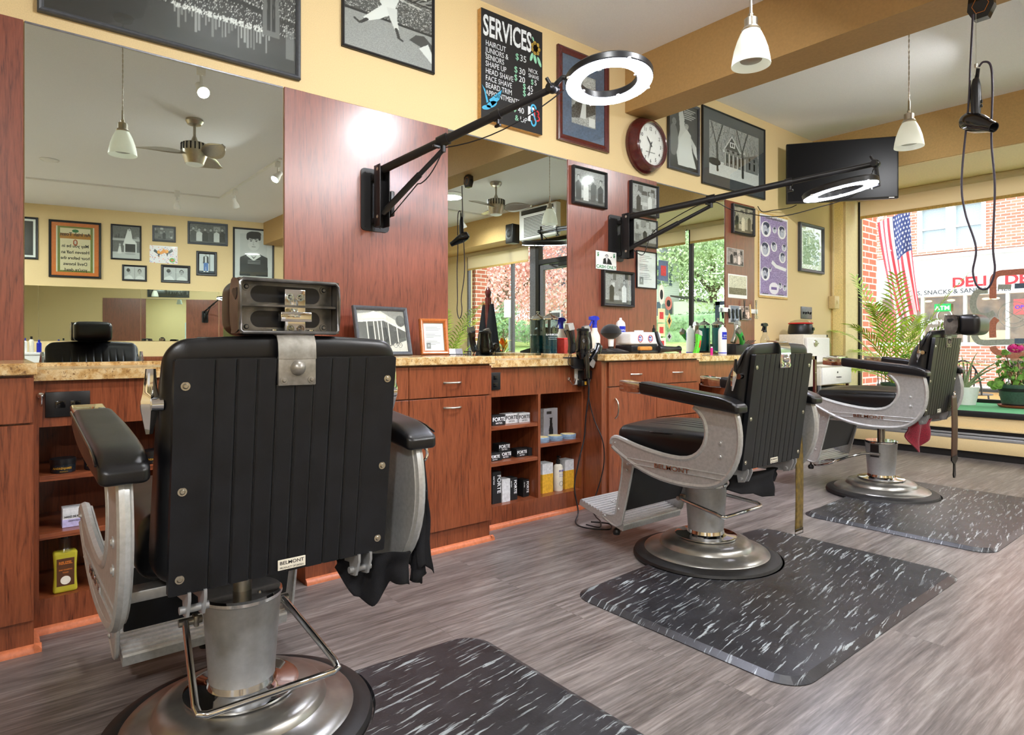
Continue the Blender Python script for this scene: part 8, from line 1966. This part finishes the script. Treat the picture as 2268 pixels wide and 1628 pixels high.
lettering('groceries_lettering', [('GROCERIES, SNACKS & SANDWICHES', lo(-7.18, 0)[0], lo(0, 2.315)[1]-0.0, 0.165, 'LEFT', 1.02, 0.001)], M['signblack'], t, SM, 0.002)
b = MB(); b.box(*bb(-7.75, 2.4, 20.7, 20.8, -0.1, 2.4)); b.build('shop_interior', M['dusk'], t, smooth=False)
b = MB(); b.box(*bb(-7.7, 2.4, 19.75, 20.7, 2.32, 2.36)); b.build('interior_ceiling', M['exttan'], t, smooth=False)
for xx in (-7.1, -6.45, -5.9, -5.1, -4.9): b = MB(); b.sphere((xx+5, 0.9, 2.30), 0.06, (1.6, 1, .5)); b.build('ceiling_lamp', M['warmlamp'], t)
b = MB()
for x in (-7.75, -6.93, -6.33, -5.36, -4.47, -3.62): b.box(*bb(x, x+0.07, 19.46, 19.56, 0.98 if x != -4.47 else -0.1, 2.32))
b.box(*bb(-7.752, -4.4, 19.44, 19.555, 0.96, 1.04)); b.box(*bb(-7.752, 2.4, 19.45, 19.555, 2.26, 2.345)); b.build('shopfront_frame', M['extwhite'], t, smooth=False)
b = MB(); b.box(*bb(-7.7, 2.3, 19.50, 19.506, 1.0, 2.3)); b.build('shopfront_pane', M['glass'], t, smooth=False)
b = MB(); b.box(*bb(-5.99, -5.62, 19.40, 19.43, 1.86, 2.06)); b.build('atm_sign', M['neongreen'], t, smooth=False)
lettering('atm_lettering', [('ATM', lo(-5.805, 0)[0], lo(0, 1.90)[1], 0.15, 'CENTER', 1.1, 0.002)], M['neonwhite'], t, wall_m((0, -0.105, 0), (1, 0, 0)), 0.002)
lettering('window_lettering', [('Deli Mazal', lo(-5.85, 0)[0], lo(0, 1.53)[1], 0.165, 'CENTER', 1.0, 0.004), ('845-680-6000', lo(-5.80, 0)[0], lo(0, 1.36)[1], 0.115, 'CENTER', 1.0, 0.003)], M['extwhite'], t, wall_m((0, -0.02, 0), (1, 0, 0)), 0.002)
b = MB(); b.torus((-5.78+5, -0.03, 1.76+0.1-0.02), 0.17, 0.014, 'Y', 32, 5); o = b.build('cup_emblem', M['extwhite'], t); o.scale = (1, 1, 1)
b = MB(); b.box(*bb(-4.30, -3.9, 19.40, 19.43, 1.72, 2.10)); b.build('open_sign', M['neonred'], t, smooth=False)
lettering('open_lettering', [('OPEN', lo(-4.10, 0)[0], lo(0, 1.86)[1], 0.13, 'CENTER', 1, 0.002)], M['neonblue'], t, wall_m((0, -0.105, 0), (1, 0, 0)), 0.002)
for x0, x1, mm in ((-7.6, -6.95, 'red'), (-6.85, -6.5, 'exttan'), (-5.3, -4.5, 'cream')): b = MB(); b.box(*bb(x0, x1, 19.8, 19.9, 1.0, 1.35 if mm != 'red' else 1.95)); b.build('window_poster', M[mm], t, smooth=False)
# flag
t = thing('american_flag', 'stars and stripes flag hanging from a slanted pole outside the window', 'flag', (-3.42, 9.5, 2.70))
b = MB(); b.tube([(-0.03, -1.22, -0.59), (-0.10, -0.4, -0.10), (-0.02, 0.1, 0.20)], 0.018, 10); b.build('pole', M['white'], t)
fc = Cv(110, 200, (236, 236, 240))
for k in range(13):
    if k % 2 == 0: fc.put((fc.X*13 >= k) & (fc.X*13 < k+1), (206, 70, 84))
fc.put((fc.X > 0.46) & (fc.Y > 0.60), (50, 66, 120))
for i in range(9):
    for j in range(6):
        cx, cy = 0.50+0.085*j+(0.04 if i % 2 else 0), 0.62+0.042*i+0.01
        if cx < 0.99: fc.poly([(cx+(0.03 if k % 2 == 0 else 0.012)*math.cos(PI/2+k*PI/5), cy+(0.03 if k % 2 == 0 else 0.012)*0.55*math.sin(PI/2+k*PI/5)) for k in range(10)], (240, 242, 248))
o = fc.mesh('cloth', 1.0, 1.0, t, T(), M['matteprint'])
for v in o.data.vertices:
    u, w = v.co.x+0.5, 0.5-v.co.y
    wd = 0.40-0.10*w; v.co = Vector((-0.20+u*wd+0.24*w**1.3, 0.035*math.sin(u*15+w*3)*(0.4+w), -0.02-1.42*w*(1-0.06*math.sin(u*9))+0.12*u))
# patio chairs
def patio(label, x, y, rz):
    t = thing('patio_chair', label, 'chair', (x, y, -0.02), rz, group='black wire patio chairs outside the window')
    b = MB(); b.lathe([(0.0, 0.45), (0.19, 0.45), (0.195, 0.44), (0.0, 0.435)], seg=24); b.build('seat', M['blackmetal'], t)
    b = MB(); b.tube([(0.2*math.cos(a), -0.16, 0.45+0.38*math.sin(a)) for a in np.linspace(0, PI, 16)], 0.010, 8)
    for k in range(-3, 4): xx = k*0.045; b.tube([(xx*0.8, -0.16, 0.45), (xx, -0.16, 0.45+0.38*math.sqrt(max(0, 1-(xx/0.2)**2)))], 0.006, 6)
    b.build('backrest', M['blackmetal'], t)
    for k in range(4): a = PI/4+k*PI/2; b = MB(); b.tube([(0.15*math.cos(a), 0.15*math.sin(a), 0.44), (0.2*math.cos(a), 0.2*math.sin(a), 0.0)], 0.009, 6); b.build('leg', M['blackmetal'], t)
    return t
patio('black wire patio chair outside by the brick pier', -3.25, 8.75, 0.4); patio('black wire patio chair outside behind the farthest chair back', -2.32, 8.75, -0.3); patio('black wire patio chair outside behind the geranium pot', -1.85, 8.75, 0.2)
# trees, hedge, house (mirror views)
def crown(name, parent, c, R, n, leaf, m, seed, sq=(1, 1, 1)):
    r = random.Random(seed); V = []; F = []; lumps = [(Vector((r.gauss(0, .5), r.gauss(0, .5), r.gauss(0, .4))), r.uniform(.35, .6)) for _ in range(14)]
    for i in range(n):
        L, lr = lumps[i % 14]; d = Vector((r.gauss(0, 1), r.gauss(0, 1), r.gauss(0, 1))).normalized(); p = (L+d*lr*r.uniform(.75, 1.05)); p = Vector((p.x*R*sq[0], p.y*R*sq[1], p.z*R*sq[2]))+Vector(c)
        nn = (d+Vector((r.uniform(-.7, .7), r.uniform(-.7, .7), r.uniform(-.7, .7)))).normalized(); u = nn.orthogonal().normalized(); v = nn.cross(u); s = leaf*r.uniform(.6, 1.3); k = len(V)
        V += [p+u*s, p+v*s*.6, p-u*s, p-v*s*.6]; F.append((k, k+1, k+2, k+3))
    me = bpy.data.meshes.new(name); me.from_pydata([tuple(v) for v in V], [], F); me.materials.append(M[m]); o = bpy.data.objects.new(name, me); C.objects.link(o); o.parent = parent; return o
def tree(label, x, y, z, H, R, m, seed, n=5000, leaf=0.10, name='tree', sq=(1, 1, .8)):
    t = thing(name, label, 'tree', (x, y, z)); b = MB()
    b.tube([(0, 0, 0), (0.05, 0, H*0.5), (0, 0, H)], [R*0.07, R*0.05, R*0.02], 10); b.tube([(0, 0, H*0.4), (R*0.4, 0, H*0.9)], [R*0.035, R*0.015], 8); b.tube([(0, 0, H*0.45), (-R*0.4, R*.1, H*0.85)], [R*0.035, R*0.015], 8); b.build('trunk', M['bark'], t)
    crown('foliage', t, (0, 0, H), R, n, leaf, m, seed, sq); return t
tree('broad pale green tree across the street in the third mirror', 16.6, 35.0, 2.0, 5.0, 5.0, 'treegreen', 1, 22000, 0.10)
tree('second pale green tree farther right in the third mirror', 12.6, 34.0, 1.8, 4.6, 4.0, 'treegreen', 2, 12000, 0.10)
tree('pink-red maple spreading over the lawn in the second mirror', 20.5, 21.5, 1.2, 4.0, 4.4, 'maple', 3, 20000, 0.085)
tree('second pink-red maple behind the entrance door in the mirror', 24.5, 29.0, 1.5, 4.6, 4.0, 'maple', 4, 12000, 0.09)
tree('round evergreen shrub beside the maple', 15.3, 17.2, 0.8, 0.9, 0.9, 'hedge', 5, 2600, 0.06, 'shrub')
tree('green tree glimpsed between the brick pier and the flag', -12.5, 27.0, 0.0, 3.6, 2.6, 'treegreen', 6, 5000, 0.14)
t = thing('hedge', 'clipped green hedge along the lawn in the third mirror', 'hedge', (8.6, 20.6, 0.95)); b = MB(); b.box(-2.9, 2.9, -0.5, 0.5, 0.0, 1.15, bev=0.1); b.build('branches', M['hedge'], t); crown('foliage', t, (0, 0, 0.65), 1.0, 6000, 0.06, 'hedge', 9, (3.0, .6, .7))
t = thing('clapboard_house', 'white clapboard house with dark shutters in the third mirror', 'building', (20.2, 26.5, 1.2))
b = MB(); b.box(-3.6, 3.5, 0, 5, 0, 5.0); b.build('walls', M['siding'], t, smooth=False)
b = MB(); b.prism([(-3.9, 5.0), (3.8, 5.0), (0, 7.4)], lambda u, v, w: Vector((u, w, v)), -0.2, 5.2); b.build('roof', mat('grey_shingle', (150, 152, 158), 0.8), t, smooth=False)
for x in (-2.6, -0.6, 1.6):
    for z in (1.0, 3.2):
        b = MB(); b.box(x-.4, x+.4, -0.05, 0.0, z, z+1.2); wf = b.build('window', M['extwhite'], t, smooth=False); b = MB(); b.box(x-.32, x+.32, -0.06, -0.05, z+.08, z+1.12); b.build('pane', mat('house_glass', (150, 164, 172), .2), wf, smooth=False)
        for s in (-1, 1): b = MB(); b.box(x+s*.56-.13, x+s*.56+.13, -0.05, 0, z, z+1.2); b.build('shutter', M['decalblue'], t, smooth=False)
for y in (0.9, 3.2):
    for z in (1.0, 3.2):
        b = MB(); b.box(-3.66, -3.6, y, y+.75, z, z+1.2); wf = b.build('window', M['extwhite'], t, smooth=False); b = MB(); b.box(-3.68, -3.66, y+.08, y+.67, z+.08, z+1.12); b.build('pane', mat('house_glass', (150, 164, 172), .2), wf, smooth=False)
        for q in (-0.3, 0.78): b = MB(); b.box(-3.66, -3.6, y+q, y+q+.26, z, z+1.2); b.build('shutter', M['decalblue'], t, smooth=False)
t = thing('garden_shed', 'small grey-white shed beside the clapboard house', 'shed', (15.3, 30.0, 1.4)); b = MB(); b.box(-0.7, 0.6, 0, 2, 0, 2.0); b.build('walls', M['extwhite'], t, smooth=False); b = MB(); b.prism([(-0.8, 1.95), (0.75, 2.3), (0.75, 2.38), (-0.8, 2.03)], lambda u, v, w: Vector((u, w, v)), -0.1, 2.1); b.build('roof', M['signblack'], t, smooth=False)
t = thing('road_sign', 'white back of a road sign on a post in the second mirror', 'sign', (9.75, 13.0, 0.25)); b = MB(); b.box(-0.25, 0.25, -0.01, 0, 1.62, 2.18); b.build('sign_plate', M['extwhite'], t, smooth=False); b = MB(); b.box(-0.03, 0.03, 0, 0.05, 0, 2.1); b.build('post', M['greymetal'], t, smooth=False)
b = MB(); b.box(-3.5, 3.5, 0, 0.4, 0, 0.75); tag(b.build('stone_wall', mat('dry_stone', (190, 186, 178), .9, var=.2, nscale=4), None, smooth=False, loc=(16.0, 18.3, 1.1)), 'low pale stone wall behind the lawn in the second mirror', 'wall')
